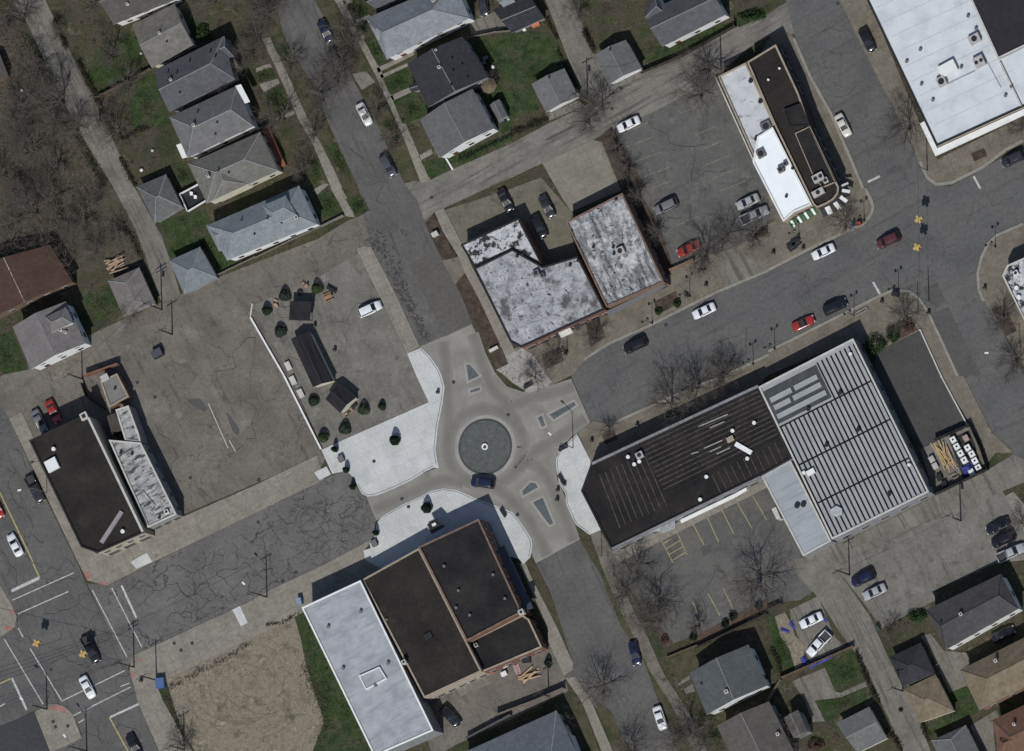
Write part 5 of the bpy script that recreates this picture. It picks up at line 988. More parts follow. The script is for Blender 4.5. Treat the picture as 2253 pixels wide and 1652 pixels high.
PAINT = dict(white=(0.72, 0.73, 0.74), silver=(0.36, 0.365, 0.37), grey=(0.16, 0.16, 0.165), dark=(0.03, 0.03, 0.034), black=(0.012, 0.012, 0.014), navy=(0.014, 0.016, 0.045), red=(0.30, 0.028, 0.024), maroon=(0.085, 0.028, 0.03), cream=(0.6, 0.57, 0.5), bluegrey=(0.06, 0.065, 0.08))
PROTO = {}; BODY = {}; NAME = dict(sedan="parked_car", suv="parked_suv", hatch="parked_car", pickup="pickup_truck", convertible="convertible_car")
def place_car(kind, colr, c, head, label, group="parked and driving cars", name=None):
    """c: centre, head: a point the nose looks to (both survey coordinates)"""
    if kind not in PROTO: PROTO[kind] = car_proto(kind); o = PROTO[kind]
    else: o = copy_tree(PROTO[kind])
    a = W(c, 0.8); b = W((c[0] + head[0] * 10, c[1] + head[1] * 10), 0.8)
    base = 0.052
    o.location = (a.x, a.y, base); o.rotation_euler = (0, 0, math.atan2(b.y - a.y, b.x - a.x))
    key = (kind, colr)
    for ch in o.children:
        if ch.name.split('.')[0] == 'body':
            if key not in BODY:
                me = ch.data.copy(); me.materials.clear(); me.materials.append(flat("paint_" + colr + "_gloss", PAINT[colr], 0.22, coat=0.7)); BODY[key] = me
            ch.data = BODY[key]
    tag(o, label, {"pickup": "pickup truck", "suv": "suv"}.get(kind, "car"), group)
    return o
U_ = (0.905, -0.425); V_ = (0.45, 0.893)
nU = (-0.905, 0.425); nV = (-0.45, -0.893)
CL = [
 ('sedan', 'white', D1(1, 0, 952, 1003), V_, "white sedan parked at the kerb of the side street beside the brown verge"),
 ('suv', 'bluegrey', D1(1, 0, 1163, 1455), V_, "dark blue-grey suv parked at the kerb just above the alley mouth"),
 ('sedan', 'navy', D1(1, 0, 612, 275), V_, "dark car half hidden by twigs at the kerb, the farther one from the white sedan"),
 ('sedan', 'dark', D1(1, 0, 705, 520), V_, "dark car under bare branches at the kerb, the nearer one to the white sedan"),
 ('hatch', 'dark', D1(1, 0, 2003, 45), (0.1, 1), "dark car at the top edge behind the large pale hip roof"),
 ('sedan', 'white', D1(2, 0, 1025, 1092), nU, "white sedan alone at the top left of the cafe's parking lot"),
 ('suv', 'grey', D1(2, 1, 1355, 162), nU, "grey car parked by the tree strip in the cafe's parking lot"),
 ('sedan', 'red', D1(2, 1, 1556, 535), nU, "red sedan in the cafe's parking lot"),
 ('sedan', 'silver', D1(2, 1, 2075, 122), nU, "silver white car beside the pickup next to the cafe's white wall"),
 ('pickup', 'silver', D1(2, 1, 2135, 240), U_, "silver pickup with a dark open bed beside the cafe's white front wing"),
 ('sedan', 'white', D1(2, 1, 1690, 1083), nU, "white sedan driving on the avenue past the green shrubs"),
 ('suv', 'black', D1(2, 1, 1085, 1385), nU, "black suv on the avenue at the kerb nearest the roundabout"),
 ('sedan', 'white', D1(3, 1, 487, 562), nU, "white car on the avenue in front of the cafe's paved forecourt"),
 ('suv', 'maroon', D1(3, 1, 1058, 462), nU, "maroon car entering the avenue beside the hanging traffic signals"),
 ('suv', 'black', D1(3, 1, 590, 1045), U_, "black car parked ahead of the red convertible on the avenue"),
 ('convertible', 'red', D1(3, 1, 310, 1192), U_, "red convertible with an open dark cockpit parked on the avenue"),
 ('suv', 'black', D1(2, 1, 240, 340), V_, "black suv wedged between the two shops' rear walls, with a bright glint"),
 ('sedan', 'dark', D1(2, 1, 308, 165), V_, "dark green-grey car behind the peeling-roofed brick shop"),
 ('sedan', 'black', D1(1, 1, 2195, 110), V_, "black car on the gravel yard behind the blotchy white-roofed shop"),
 ('suv', 'navy', D1(1, 2, 1995, 942), (-0.99, -0.12), "navy blue suv driving round the south side of the roundabout"),
 ('suv', 'white', D1(1, 1, 1003, 1068), U_, "white van-like suv parked on the bare lot beside the black roofed huts"),
 ('suv', 'black', D1(3, 0, 875, 352), V_, "black suv with a white sun glint parked beside the white-roofed store"),
 ('sedan', 'cream', D1(3, 0, 660, 1100), V_, "cream sedan parked beside the cafe's dark wing"),
 ('suv', 'dark', D1(3, 0, 2160, 1395), nU, "dark grey suv parked at the kerb south of the white-roofed store"),
 ('sedan', 'red', D1(0, 2, -34, 1160), V_, "red car cut by the left edge on the wide road"),
 ('sedan', 'white', D1(0, 2, 132, 1492), nV, "white sedan on the wide road just above the white stop bar"),
 ('pickup', 'dark', D1(0, 2, 308, 1002), V_, "dark pickup at the kerb beside the tavern wall"),
 ('sedan', 'grey', D1(0, 2, 345, 398), V_, "grey car parked behind the tavern, left of the red car"),
 ('sedan', 'red', D1(0, 2, 468, 315), V_, "red car parked behind the tavern against its rear wall"),
 ('pickup', 'black', D1(0, 3, 800, 760), V_, "black pickup crossing the signalled junction ahead of the white car"),
 ('sedan', 'white', D1(0, 3, 768, 1090), V_, "white car with a blue-tinted windscreen crossing the zebra lines"),
 ('sedan', 'black', D1(0, 3, 1180, 1605), V_, "black car at the bottom edge beside the yellow centre line"),
 ('suv', 'black', D1(1, 3, 1712, 1345), (0.7, 0.72), "black suv parked askew by the silver roof's south corner"),
 ('sedan', 'navy', D1(2, 3, 1080, 792), (0.2, 0.98), "dark blue sedan with a glint parked on the south side street"),
 ('sedan', 'white', D1(2, 3, 1302, 1362), (0.3, 0.95), "white sedan parked on the south side street near the bottom edge"),
 ('sedan', 'black', D1(3, 2, 2022, 1325), nU, "black car, uppermost of the three by the concrete strip in the gravel lot"),
 ('suv', 'black', D1(3, 2, 2070, 1442), nU, "black suv, middle of the three by the concrete strip in the gravel lot"),
 ('pickup', 'silver', D1(3, 2, 2140, 1560), U_, "silver pickup, lowest of the three by the concrete strip in the gravel lot"),
 ('suv', 'navy', D1(3, 3, 838, 132), nU, "dark navy suv at the alley side of the gravel lot, by the utility pole"),
 ('sedan', 'silver', D1(3, 3, 938, 252), nU, "silver grey sedan at the alley side of the gravel lot, below the navy suv"),
 ('sedan', 'white', D1(3, 3, 380, 502), nU, "white sedan on the concrete pad beside the white pickup"),
 ('pickup', 'white', D1(3, 3, 447, 710), (-0.68, 0.73), "white pickup with a dark bed parked diagonally on the concrete pad"),
 ('sedan', 'black', D1(3, 3, 2068, 622), U_, "black car in the drive below the bright white house wall"),
]
for a in CL:
    o = place_car(*a); o.name = NAME[a[0]]
S.view_layers[0].update()

# ------------------------------------------------------------------ trees and plants
def tree_meshes(seed, h, spread, up=0.8, lv=4, trunk_h=0.25, pale=False):
    rnd = random.Random(seed); tb = MB(); cb = MB()
    def rv(s=1.0): return Vector((rnd.gauss(0, s), rnd.gauss(0, s), rnd.gauss(0, s)))
    def limb(p, dr, ln, r, level):
        n = 3 if level < 2 else 2; q = p
        for i in range(n):
            dr = (dr + rv(0.17) + Vector((0, 0, 0.05))).normalized()
            nq = q + dr * (ln / n); r1 = r * (1 - 0.28 * (i + 1) / n)
            (cb).tube(q, nq, r * (1 - 0.28 * i / n), r1, 5 if level < 2 else 3, 0, False)
            if level < lv:
                kids = (1 if i == 0 else 2) if level else 2
                for k in range(kids):
                    side = dr.cross(rv()).normalized(); a = rnd.uniform(0.5, 1.0)
                    nd = (dr * math.cos(a) + side * math.sin(a)); nd.z = nd.z * 0.8 + 0.12; nd.normalize()
                    limb(lerp(q, nq, rnd.uniform(0.3, 1)), nd, ln * rnd.uniform(0.5, 0.72), r1 * 0.5, level + 1)
            q = nq
        if level == lv:
            for k in range(3):
                nd = (dr + rv(0.55)).normalized(); cb.tube(lerp(p, q, rnd.uniform(.2, 1)), q + nd * ln * rnd.uniform(.5, .9), max(r * 0.45, .008), 0.005, 3, 0, False)
    th = h * trunk_h; r0 = h * 0.018 + 0.04
    tb.tube((0, 0, 0), (0.05, 0.03, th), r0 * 1.35, r0, 8); tb.tube((0, 0, -0.05), (0, 0, 0.25), r0 * 1.8, r0 * 1.3, 8)
    nl = 6
    for i in range(nl):
        an = 2 * math.pi * (i + rnd.random() * 0.6) / nl
        tilt = up * rnd.uniform(0.55, 1.25) if i else 0.1
        dr = Vector((math.cos(an) * math.sin(tilt), math.sin(an) * math.sin(tilt), math.cos(tilt)))
        limb(Vector((0.05, 0.03, th * rnd.uniform(0.8, 1.0))), dr, spread * rnd.uniform(0.65, 0.95), r0 * 0.55, 0)
    return tb, cb
TV = []
for i, (h, sp, up, lv, pl) in enumerate(((10, 5.2, 1.0, 3, 0), (11, 5.6, 0.9, 3, 0), (8, 4.0, 1.0, 3, 0), (6, 2.6, 0.65, 2, 0), (12, 6.2, 1.05, 3, 0), (7, 3.5, 0.9, 3, 1), (3.2, 1.8, 0.8, 2, 0))):
    tb, cb = tree_meshes(40 + i, h, sp, up, lv, 0.25 if i != 6 else 0.12)
    TV.append((tb, cb, twigp if pl else twig))
TP = {}
def tree(v, Dp, sc, label, group="bare trees", name="bare_tree", cat="tree", rz=None):
    p = W(Dp)
    if v not in TP:
        o = thing(name, label, cat, (0, 0, 0), group)
        TV[v][0].build("trunk", bark, o); TV[v][1].build("crown", TV[v][2], o); TP[v] = o
    else: o = copy_tree(TP[v])
    o.name = name
    o.location = (p.x, p.y, 0.1 if sc > 0 else 0); o.rotation_euler = (0, 0, random.uniform(0, 6.28) if rz is None else rz); o.scale = (sc, sc, sc)
    return tag(o, label, cat, group)
TL = [
 (0, D1(1, 0, 592, 885), 1.0, "bare street tree on the verge across the road from the white parked sedan"),
 (1, D1(1, 0, 735, 650), 0.9, "bare tree leaning over the road above the white parked sedan"),
 (0, D1(1, 0, 525, 1190), 0.75, "bare tree by the street verge near the red wooden ramp"),
 (4, D1(1, 0, 120, 150), 0.9, "dense bare tree on the street's west verge near the top edge"),
 (2, D1(1, 0, 850, 400), 1.1, "bare tree with twigs over the dark kerbside cars, beside the pale hip roof"),
 (2, D1(1, 0, 1240, 1260), 0.8, "small bare tree by the path left of the grey gabled house"),
 (1, D1(0, 0, 235, 135), 0.8, "bare tree beside the pole at the top of the diagonal alley"),
 (0, D1(0, 0, 330, 640), 0.9, "bare tree in the brush halfway down the diagonal alley's west side"),
 (4, D1(0, 0, 560, 900), 0.9, "large tangled bare tree where brush overhangs the diagonal alley"),
 (2, D1(0, 0, 690, 1150), 1.0, "bare tree on the alley edge above the pale brush pile"),
 (1, D1(0, 0, 300, 1350), 0.9, "bare tree among leaf litter left of the pale brush clearing"),
 (0, D1(0, 0, 60, 1560), 0.9, "bare tree at the left edge below the dark shed"),
 (4, D1(0, 1, 330, 230), 0.85, "broad bare tree in the brown wood north of the rust-brown roof"),
 (2, D1(0, 1, 600, 380), 1.0, "bare tree in the brown wood, over the dark line of stumps"),
 (1, D1(0, 1, 130, 470), 0.8, "bare tree touching the north eave of the rust-brown roof"),
 (2, D1(0, 1, 590, 680), 0.8, "bare tree at the east side of the rust-brown roof"),
 (0, D1(0, 0, 1060, 1190), 0.85, "bare tree by the alley between the two rear gardens"),
 (5, D1(0, 1, 890, 100), 0.8, "pale-twigged tree beside the alley, left of the blue-grey garages"),
 (2, D1(0, 1, 1050, 420), 0.7, "thin bare tree by the alley opposite the green back lawn"),
 (2, D1(0, 0, 1000, 480), 0.9, "bare tree in the back lawn left of the speckled tan roof"),
 (2, D1(0, 0, 880, 1060), 0.8, "bare tree in the rear garden below the wooden fence"),
 (5, D1(0, 0, 520, 300), 0.7, "pale-twigged tree on the brush strip east of the alley near the top"),
 (0, D1(2, 0, 800, 960), 0.95, "bare tree clump at the corner of the cross alley and parking lot"),
 (2, D1(2, 0, 680, 1080), 1.0, "bare tree above the pale concrete yard corner"),
 (3, D1(2, 0, 930, 1330), 1.1, "narrow bare tree at the top of the brown tree strip"),
 (3, D1(2, 0, 1030, 1530), 1.1, "narrow bare tree in the middle of the brown tree strip"),
 (3, D1(2, 1, 1130, 90), 1.0, "narrow bare tree in the brown tree strip beside the grey car"),
 (3, D1(2, 1, 1290, 420), 1.0, "narrow bare tree at the lower end of the brown tree strip"),
 (2, D1(2, 0, 1670, 850), 1.1, "bare tree at the parking lot corner left of the weathered white roof"),
 (0, D1(2, 0, 1740, 620), 0.9, "bare tree touching the north-west corner of the cafe roof"),
 (1, D1(2, 1, 1720, 620), 0.85, "bare tree beside the red sedan, with its shadow across the lot"),
 (2, D1(2, 1, 1900, 470), 0.9, "bare tree in the bed between the red sedan and the silver pickup"),
 (2, D1(2, 1, 2150, 450), 1.0, "bare tree in front of the silver pickup by the avenue"),
 (0, D1(3, 1, 690, 345), 0.75, "bare tree at the cafe's rounded corner over the forecourt"),
 (3, D1(2, 1, 1700, 720), 0.8, "small bare tree between the brick wall and the avenue kerb"),
 (2, D1(2, 1, 745, 1320), 0.7, "bare tree in the planted square before the blotchy white-roofed shop"),
 (2, D1(2, 1, 380, 1520), 0.7, "bare tree in the planted square nearest the pale paved corner"),
 (5, D1(2, 2, 210, 20), 0.75, "pale bare tree with a shadow on the paved corner north of the roundabout"),
 (1, D1(2, 2, 1415, 250), 0.95, "tall bare tree on the avenue's south pavement beside the long black roof"),
 (3, D1(2, 2, 860, 500), 0.9, "thin bare tree in the small bed near the long building's west tip"),
 (2, D1(2, 2, 1860, 20), 0.9, "bare tree on the avenue's south pavement close to the metal roof's corner"),
 (2, D1(3, 1, 1225, 1170), 0.9, "bare tree above the round evergreen bushes by the fenced lot"),
 (4, D1(3, 0, 1250, 1140), 0.8, "wide bare tree on the corner below the white-roofed store's edge"),
 (0, D1(3, 1, 2080, 1180), 0.75, "bare tree in the dark rectangular bed near the right edge"),
 (2, D1(3, 2, 2190, -80), 0.9, "bare tree at the right edge below the dark rectangular bed"),
 (0, D1(2, 3, 1105, 80), 0.85, "bare tree on the verge at the black roof's south tip"),
 (4, D1(2, 3, 1300, 400), 0.85, "broad bare tree beside the parking lot's lower left corner"),
 (2, D1(2, 3, 1255, 515), 1.0, "bare tree on the verge above the dark blue sedan"),
 (4, D1(2, 3, 2190, 200), 1.0, "very large bare tree spreading over the yellow-lined parking lot"),
 (0, D1(2, 3, 810, 1145), 0.9, "bare tree at the street corner by the concrete strip and long fence"),
 (1, D1(2, 3, 1610, 1500), 0.85, "bare tree between the white sedan and the taupe roof"),
 (0, D1(2, 3, 1080, 1660), 0.8, "bare tree at the bottom edge over the south side street"),
 (2, D1(3, 3, 2240, -350), 0.6, "small bare tree by the concrete strip at the gravel lot's upper end"),
 (6, D1(3, 3, 1085, 570), 1.2, "leafless reddish shrub beside the evergreen hedge on the gravel lot"),
 (3, D1(2, 3, 1650, 560), 1.0, "slim dark bare tree at the red mulch bed"),
 (5, D1(3, 0, 2230, 1150), 0.9, "pale bare tree on the store's pavement at the right edge"),
 (2, D1(0, 3, 1620, 1600), 0.8, "bare tree at the bottom edge on the dirt field's corner"),
 (5, D1(0, 0, 60, 300), 0.8, "pale-twigged tree in the brush at the left edge near the top"),
 (4, D1(0, 0, 1900, 20), 0.6, "bare tree in the front yard right of the two-tone gabled house"),
 (2, D1(0, 0, 2230, 500), 0.9, "bare tree on the front lawn right of the slate hip roof"),
 (2, D1(2, 0, 600, 120), 0.7, "bare tree in the garden east of the narrow alley at the top"),
 (0, D1(1, 0, 2080, 720), 0.4, "tiny bare tree beside the black-slate house's rear wall"),
 (2, D1(3, 3, 250, 1530), 0.9, "dark bare tree below the taupe roof's rear dormer"),
 (2, D1(2, 3, 480, 1400), 0.5, "small bare tree at the corner of the steel-blue roof"),
 (4, D1(0, 0, 180, 980), .8, "bare tree in the brush by the white tub"), (0, D1(0, 0, 480, 1150), .8, "bare tree standing on the pale brush clearing"), (2, D1(0, 0, 180, 1200), .9, "bare tree left of the pale brush clearing"), (1, D1(0, 0, 520, 1500), .8, "bare tree between the brush clearing and the alley"), (0, D1(0, 1, 480, 130), .8, "bare tree in the middle of the brown wood's upper part"), (2, D1(0, 1, 760, 330), .9, "bare tree in the brown wood near the alley"), (2, D1(0, 1, 850, 560), .8, "bare tree north of the lumber heap"), (5, D1(0, 1, 220, 60), .9, "pale-twigged tree in the brown wood at the left"), (2, D1(0, 1, 400, 520), .8, "bare tree over the rust-brown roof's upper corner"),
 (0, D1(1, 0, 40, 330), .8, "bare tree at the west path's upper end"), (1, D1(1, 0, 330, 560), .7, "bare tree on the west verge opposite the dark kerbside cars"), (2, D1(1, 0, 800, 600), .9, "bare tree on the east verge below the dark kerbside cars"), (4, D1(1, 0, 60, 60), .7, "second dense bare tree at the top edge of the street's west side"), (2, D1(1, 0, 870, 230), .8, "bare tree on the east verge near the top edge"), (2, D1(2, 3, 1700, 1600), .8, "bare tree over the taupe house's front yard"), (0, D1(2, 3, 1480, 1560), .8, "bare tree right of the bottom white sedan"), (2, D1(2, 3, 1000, 280), .9, "bare tree on the verge right of the south street's upper end"), (0, D1(0, 0, 1150, 760), .8, "bare tree at the fence between the upper back lawns"), (2, D1(0, 0, 2000, 700), .8, "bare tree at the slate house's shaded front corner"), (1, D1(1, 0, 250, 1050), .8, "bare tree on the front lawn beside the red ramp"), (2, D1(1, 0, 430, 1500), .7, "bare tree on the front lawn above the pale blue-grey roof"), (4, D1(0, 0, 850, 60), .7, "wide bare tree in the yard at the top edge, left of the brown-grey roof"), (2, D1(1, 0, 1080, 1000), .8, "bare tree on the east verge beside the white parked sedan"), (0, D1(2, 2, 1650, 110), .9, "bare tree on the south pavement between the tall tree and the metal roof"), (2, D1(2, 1, 1900, 1640), .8, "bare tree beside the south kerb opposite the black avenue suv"),
 (2, D1(0, 1, 1180, 1130), .6, "bare tree in the scrub below the pinkish garage roof"),
]
for v, p, sc, lb in TL: tree(v, p, sc, lb)

def leaf_blob(seed, rx, ry, h, n, sz, cone=False, base=0.1):
    rnd = random.Random(seed); mb = MB()
    for i in range(n):
        z = rnd.random(); an = rnd.uniform(0, 6.283)
        if cone: rr = math.sqrt(max(0.0, 1 - z ** 1.6)) * (0.75 + 0.25 * rnd.random())
        else: rr = math.sqrt(max(0, 1 - (2 * z - 1) ** 2 * 0.9)) * (0.55 + 0.45 * rnd.random())
        rr *= 1 + 0.12 * math.sin(3 * an + seed)
        c = Vector((rx * rr * math.cos(an), ry * rr * math.sin(an), base + z * h))
        nn = Vector((math.cos(an) + rnd.gauss(0, .6), math.sin(an) + rnd.gauss(0, .6), 0.6 + rnd.gauss(0, .6))).normalized()
        x = nn.orthogonal().normalized(); y = nn.cross(x); s = sz * rnd.uniform(0.6, 1.3); a = rnd.uniform(0, 3)
        x, y = x * math.cos(a) + y * math.sin(a), y * math.cos(a) - x * math.sin(a)
        mb.face([c - x * s, c + y * s * .5, c + x * s, c - y * s * .5])
    return mb
def shrub(p, rx, ry, h, label, mat=None, cone=False, name="evergreen_shrub", cat="shrub", group=None, n=420, sz=0.2, z0=0.0, stem=True):
    q = W(p); o = thing(name, label, cat, (q.x, q.y, z0), group)
    m = leaf_blob(int(q.x * 7 + q.y * 3) % 999, rx, ry, h, n, sz, cone); m.build("foliage", mat or leaf, o, org=(0, 0, 0))
    if stem:
        s_ = MB(); s_.tube((0, 0, 0), (0, 0, h * 0.75), 0.07 + 0.02 * rx, 0.03, 6); s_.build("stem", bark, o, org=(0, 0, 0))
    return o
G1 = "evergreens round the black huts"
for a in ((D1(1, 1, 262, 950), 1.2, 2.4, "evergreen at the pavilion's upper left, beyond the pale chair ring"), (D1(1, 1, 545, 890), 1.15, 2.6, "evergreen at the pavilion's upper right beside the fire ring"), (D1(1, 1, 103, 1085), 1.0, 2.4, "evergreen nearest the white edging, left of the black pavilion"),
          (D1(1, 1, 222, 1265), 1.25, 2.2, "evergreen below left of the black pavilion, at the long hut's end"), (D1(1, 2, 512, 225), 1.15, 1.6, "evergreen at the long hut's cream south wall"), (D1(1, 2, 955, 300), 1.2, 2.4, "evergreen right of the curved cream wall"), (D1(1, 2, 1115, 275), 0.75, 1.8, "smallest evergreen, standing alone on the bare lot"),
          (D1(1, 2, 790, 470), 1.25, 2.2, "evergreen just above the plaza's straight edge"), (D1(1, 2, 602, 545), 1.1, 2.4, "evergreen at the corner of the white edging and the plaza")):
    shrub(a[0], a[1] * 1.04, a[1] * random.uniform(.85, 1.05), a[2], a[3], random.choice((leaf, leaf2, leaf3)), True, group=G1, n=1500, sz=0.11)
def planter_tree(p, r, h, label, hexr=0.75):
    q = W(p); o = thing("potted_conifer", label, "potted tree", (q.x, q.y, 0.14), "potted conifers on the plaza")
    m = MB(); m.lathe((0, 0, 0), [(hexr * .85, 0), (hexr, 0.7), (hexr * 0.98, 0.75)], 6); m.build("planter", black, o, org=(0, 0, 0))
    leaf_blob(int(q.x * 9) % 99, r, r, h, 1300, 0.11, True, 0.7).build("foliage", leafd, o, org=(0, 0, 0))
for a in ((D1(1, 2, 1235, 575), 0.95, 2.6, "large dark potted conifer alone in the middle of the northern plaza", 1.1), (D1(1, 2, 1515, 1170), 0.98, 2.4, "large dark potted conifer alone on the southern plaza", 1.15), (D1(1, 2, 708, 655), 0.55, 2.2, "small potted conifer at the northern plaza's left corner", .6),
          (D1(1, 2, 806, 835), 0.55, 1.9, "small potted conifer where the old pavement meets the northern plaza", .6), (D1(1, 2, 862, 985), 0.5, 1.8, "small potted conifer at the lower tip of the northern plaza", .6), (D1(1, 2, 1068, 1390), 0.5, 2.0, "small potted conifer at the left tip of the southern plaza", .6)):
    planter_tree(*a)
shrub(D1(3, 1, 960, 1385), 2.2, 2.0, 1.8, "broad dark evergreen bush at the fenced lot's upper corner", leaf, n=900)
shrub(D1(3, 1, 1115, 1300), 1.5, 1.5, 2.0, "round evergreen bush beside the red-brown shrub at the fenced lot", leaf, n=700)
shrub(D1(3, 1, 1240, 1215), 1.4, 1.4, 1.0, "low reddish brown shrub right of the round evergreen bush", leafb, n=420)
shrub(D1(2, 1, 1460, 1020), 0.8, 0.9, 0.9, "green shrub in the kerbside bed, nearer the white moving sedan", leaf, n=300)
shrub(D1(2, 1, 1295, 1085), 0.9, 0.8, 0.6, "low green shrub in the kerbside bed, nearer the shop canopy", leaf, n=300)
for a in ((1950, 470, "dark round shrub in the red mulch bed beside the black fence"), (1880, 540, "dark shrub left of the round one in the red mulch bed"), (2180, 380, "dark shrub at the upper end of the red mulch bed"), (1600, 650, "dark shrub at the lower end of the red mulch bed"), (1350, 680, "low dark shrub by the side street's brick path")):
    shrub(D1(2, 3, a[0], a[1]), 0.8, 0.8, 1.2, a[2], leafd if a[0] > 1500 else leafb, n=300)
shrub(D1(3, 3, 1320, 470), 2.1, 1.1, 1.4, "dense green hedge at the corner of the long black-grey house", leaf, n=900, name="hedge", cat="hedge")
shrub(D1(2, 0, 2120, 140), 3.0, 1.0, 1.0, "long green hedge beside the top cross alley near the street", leaf, n=800, name="hedge", cat="hedge")
shrub(D1(0, 0, 1790, 280), 1.6, 1.4, 1.0, "green bush between the speckled roof and the slate hip roof", leaf, n=600)
shrub(D1(0, 0, 2030, 640), 0.9, 0.9, 1.0, "dark bush by the slate house's tan porch", leafd, n=250)
shrub(D1(3, 3, 420, 1600), 1.8, 1.2, 1.2, "dark red-brown bush at the bottom edge below the taupe house", leafb, n=500)
shrub(D1(3, 3, 1170, 1290), 0.45, 0.45, 0.3, "dark clump lying in the south alley", leafd, n=60, name="weed_clump", cat="plant", stem=False)
def scrub_line(D, wd, h, n, label, mat, name="scrub_hedge", cat="hedge", sz=0.17, gap=0.3):
    """an irregular hedge of scrub along a fence line: one plant row, one thing"""
    pts = [W(p) for p in D]; c = sum(pts, Vector()) / len(pts); o = thing(name, label, cat, (c.x, c.y, 0), "scrub along fences and alleys")
    L = [(pts[i + 1] - pts[i]).length for i in range(len(pts) - 1)]; rnd = random.Random(int(c.x * 11 + c.y)); mb = MB(); mt = MB()
    for i in range(n):
        k = rnd.random() * sum(L); j = 0
        while j < len(L) - 1 and k > L[j]: k -= L[j]; j += 1
        cl = math.sin(k * 1.7) + math.sin(k * 0.6 + 2)
        if cl < -0.9 and rnd.random() < gap: continue
        p = lerp(pts[j], pts[j + 1], k / L[j]); f = 0.7 + 0.25 * cl
        p = Vector((p.x + rnd.gauss(0, wd / 2), p.y + rnd.gauss(0, wd / 2), rnd.random() ** 1.3 * h * f + 0.05))
        nn = Vector((rnd.gauss(0, 1), rnd.gauss(0, 1), 0.7 + rnd.random())).normalized(); x = nn.orthogonal().normalized(); y = nn.cross(x); s = sz * rnd.uniform(.6, 1.4)
        mb.face([p - x * s, p + y * s * .5, p + x * s, p - y * s * .5])
        if i % 9 == 0: mt.tube((p.x, p.y, 0), (p.x + rnd.gauss(0, .25), p.y + rnd.gauss(0, .25), h * 1.2), 0.03, 0.015, 3, 0, False)
    mb.build("foliage", mat, o); mt.build("stems", twig, o); return o
scrubm = M("scrub_leaves", [(0.02, 0.02, 0.014), (0.035, 0.034, 0.022), (0.055, 0.047, 0.03)], 1.2, grain=0.4)
scrub_line(t(0, 0, "480,190 590,420"), 0.5, 1.3, 500, "dark scrub along the alley's east edge at the top of the photo", scrubm)
scrub_line(t(0, 0, "690,540 760,680 850,840"), 0.6, 1.3, 700, "dark scrub along the alley beside the upper back lawn", scrubm)
scrub_line(t(0, 0, "860,880 950,1080 1000,1190"), 0.5, 1.1, 500, "dark scrub along the alley beside the lower rear garden", scrubm)
scrub_line(t(0, 0, "1070,1400 1150,1560 1200,1640"), 0.5, 0.9, 400, "dark scrub along the alley above the pyramid-roofed garage", scrubm)
scrub_line(t(0, 0, "1040,1240 1190,1160 1330,1120"), 0.5, 1.1, 350, "patchy scrub between the two rear gardens by the bare tree", scrubm)
scrub_line(t(0, 1, "560,560 590,660 610,800"), 0.6, 1.2, 400, "scrubby stumps in the brush right of the rust-brown roof", scrubm)
scrub_line(t(0, 0, "330,480 450,700 560,850"), 1.4, 1.2, 700, "wide scrub along the diagonal alley's west edge", scrubm)
scrub_line(t(0, 0, "680,1200 800,1420 930,1640"), 1.0, 1.1, 600, "scrub along the alley's west edge above the pale brush pile", scrubm)
scrub_line(t(0, 1, "1030,300 1150,420 1250,600"), 0.8, 0.9, 500, "scrub along the alley's west edge opposite the green back lawn", scrubm)
scrub_line(t(2, 0, "400,440 500,620 600,840"), 0.45, 1.2, 450, "dark scrub along the narrow alley beside the west garage", scrubm)
scrub_line(t(2, 0, "310,170 400,340"), 0.4, 1.0, 250, "dark scrub along the narrow alley above the west garage", scrubm)
scrub_line(t(2, 0, "640,280 720,440"), 0.5, 1.6, 400, "dark scrub on the narrow alley's east side above the east garage", scrubm)
scrub_line(t(2, 0, "0,1180 150,1120 320,1040"), 0.6, 1.3, 500, "clipped dark hedge south of the grey gabled house", scrubm)
scrub_line(t(1, 0, "1800,1400 2050,1280 2253,1190"), 0.5, 1.1, 450, "dark hedge along the cross alley below the white south gable", leafd)
scrub_line(t(3, 3, "780,780 850,960 920,1130 980,1240"), 0.5, 1.3, 600, "dark scrub along the south alley beside the small green lawns", scrubm)
scrub_line(t(3, 3, "1050,1480 1130,1560 1180,1652"), 0.5, 1.3, 300, "dark scrub on the south alley's west side at the bottom edge", scrubm)
scrub_line(t(3, 3, "1360,1420 1420,1560"), 0.5, 1.2, 250, "dark scrub beside the garage at the south alley's bottom end", scrubm)
scrub_line(t(3, 3, "40,760 90,850 120,980"), 0.5, 1.0, 350, "dark scrub along the green-grey house's rear garden", scrubm)
scrub_line(t(1, 3, "430,900 560,1180 620,1400 560,1600"), 1.3, 0.5, 700, "ragged weeds between the dirt field and the green strip", M("dry_weeds", [(0.05, 0.045, 0.03), (0.09, 0.08, 0.055)], 1.0, grain=0.4))
scrub_line(t(0, 3, "1500,1090 1750,960 2000,830 2200,700"), .7, .3, 420, "dry weeds along the dirt field's upper pavement edge", M("dry_weeds", [(0.05, 0.045, 0.03)]))
scrub_line(t(0, 3, "1450,1150 1550,1380 1680,1640"), .7, .3, 380, "dry weeds along the dirt field's street edge", M("dry_weeds", [(0.05, 0.045, 0.03)]))
scrub_line(t(1, 3, "100,540 240,520 390,430"), 0.4, 0.5, 250, "low weeds at the pavement edge above the dirt field", scrubm)
scrub_line(t(3, 2, "1560,530 1700,470 1790,430"), 0.3, 1.2, 260, "dark creeper on the storage yard's upper fence", scrubm)
scrub_line(t(3, 2, "1830,520 1900,680 1945,800"), 0.3, 1.2, 260, "dark creeper on the storage yard's street fence", scrubm)
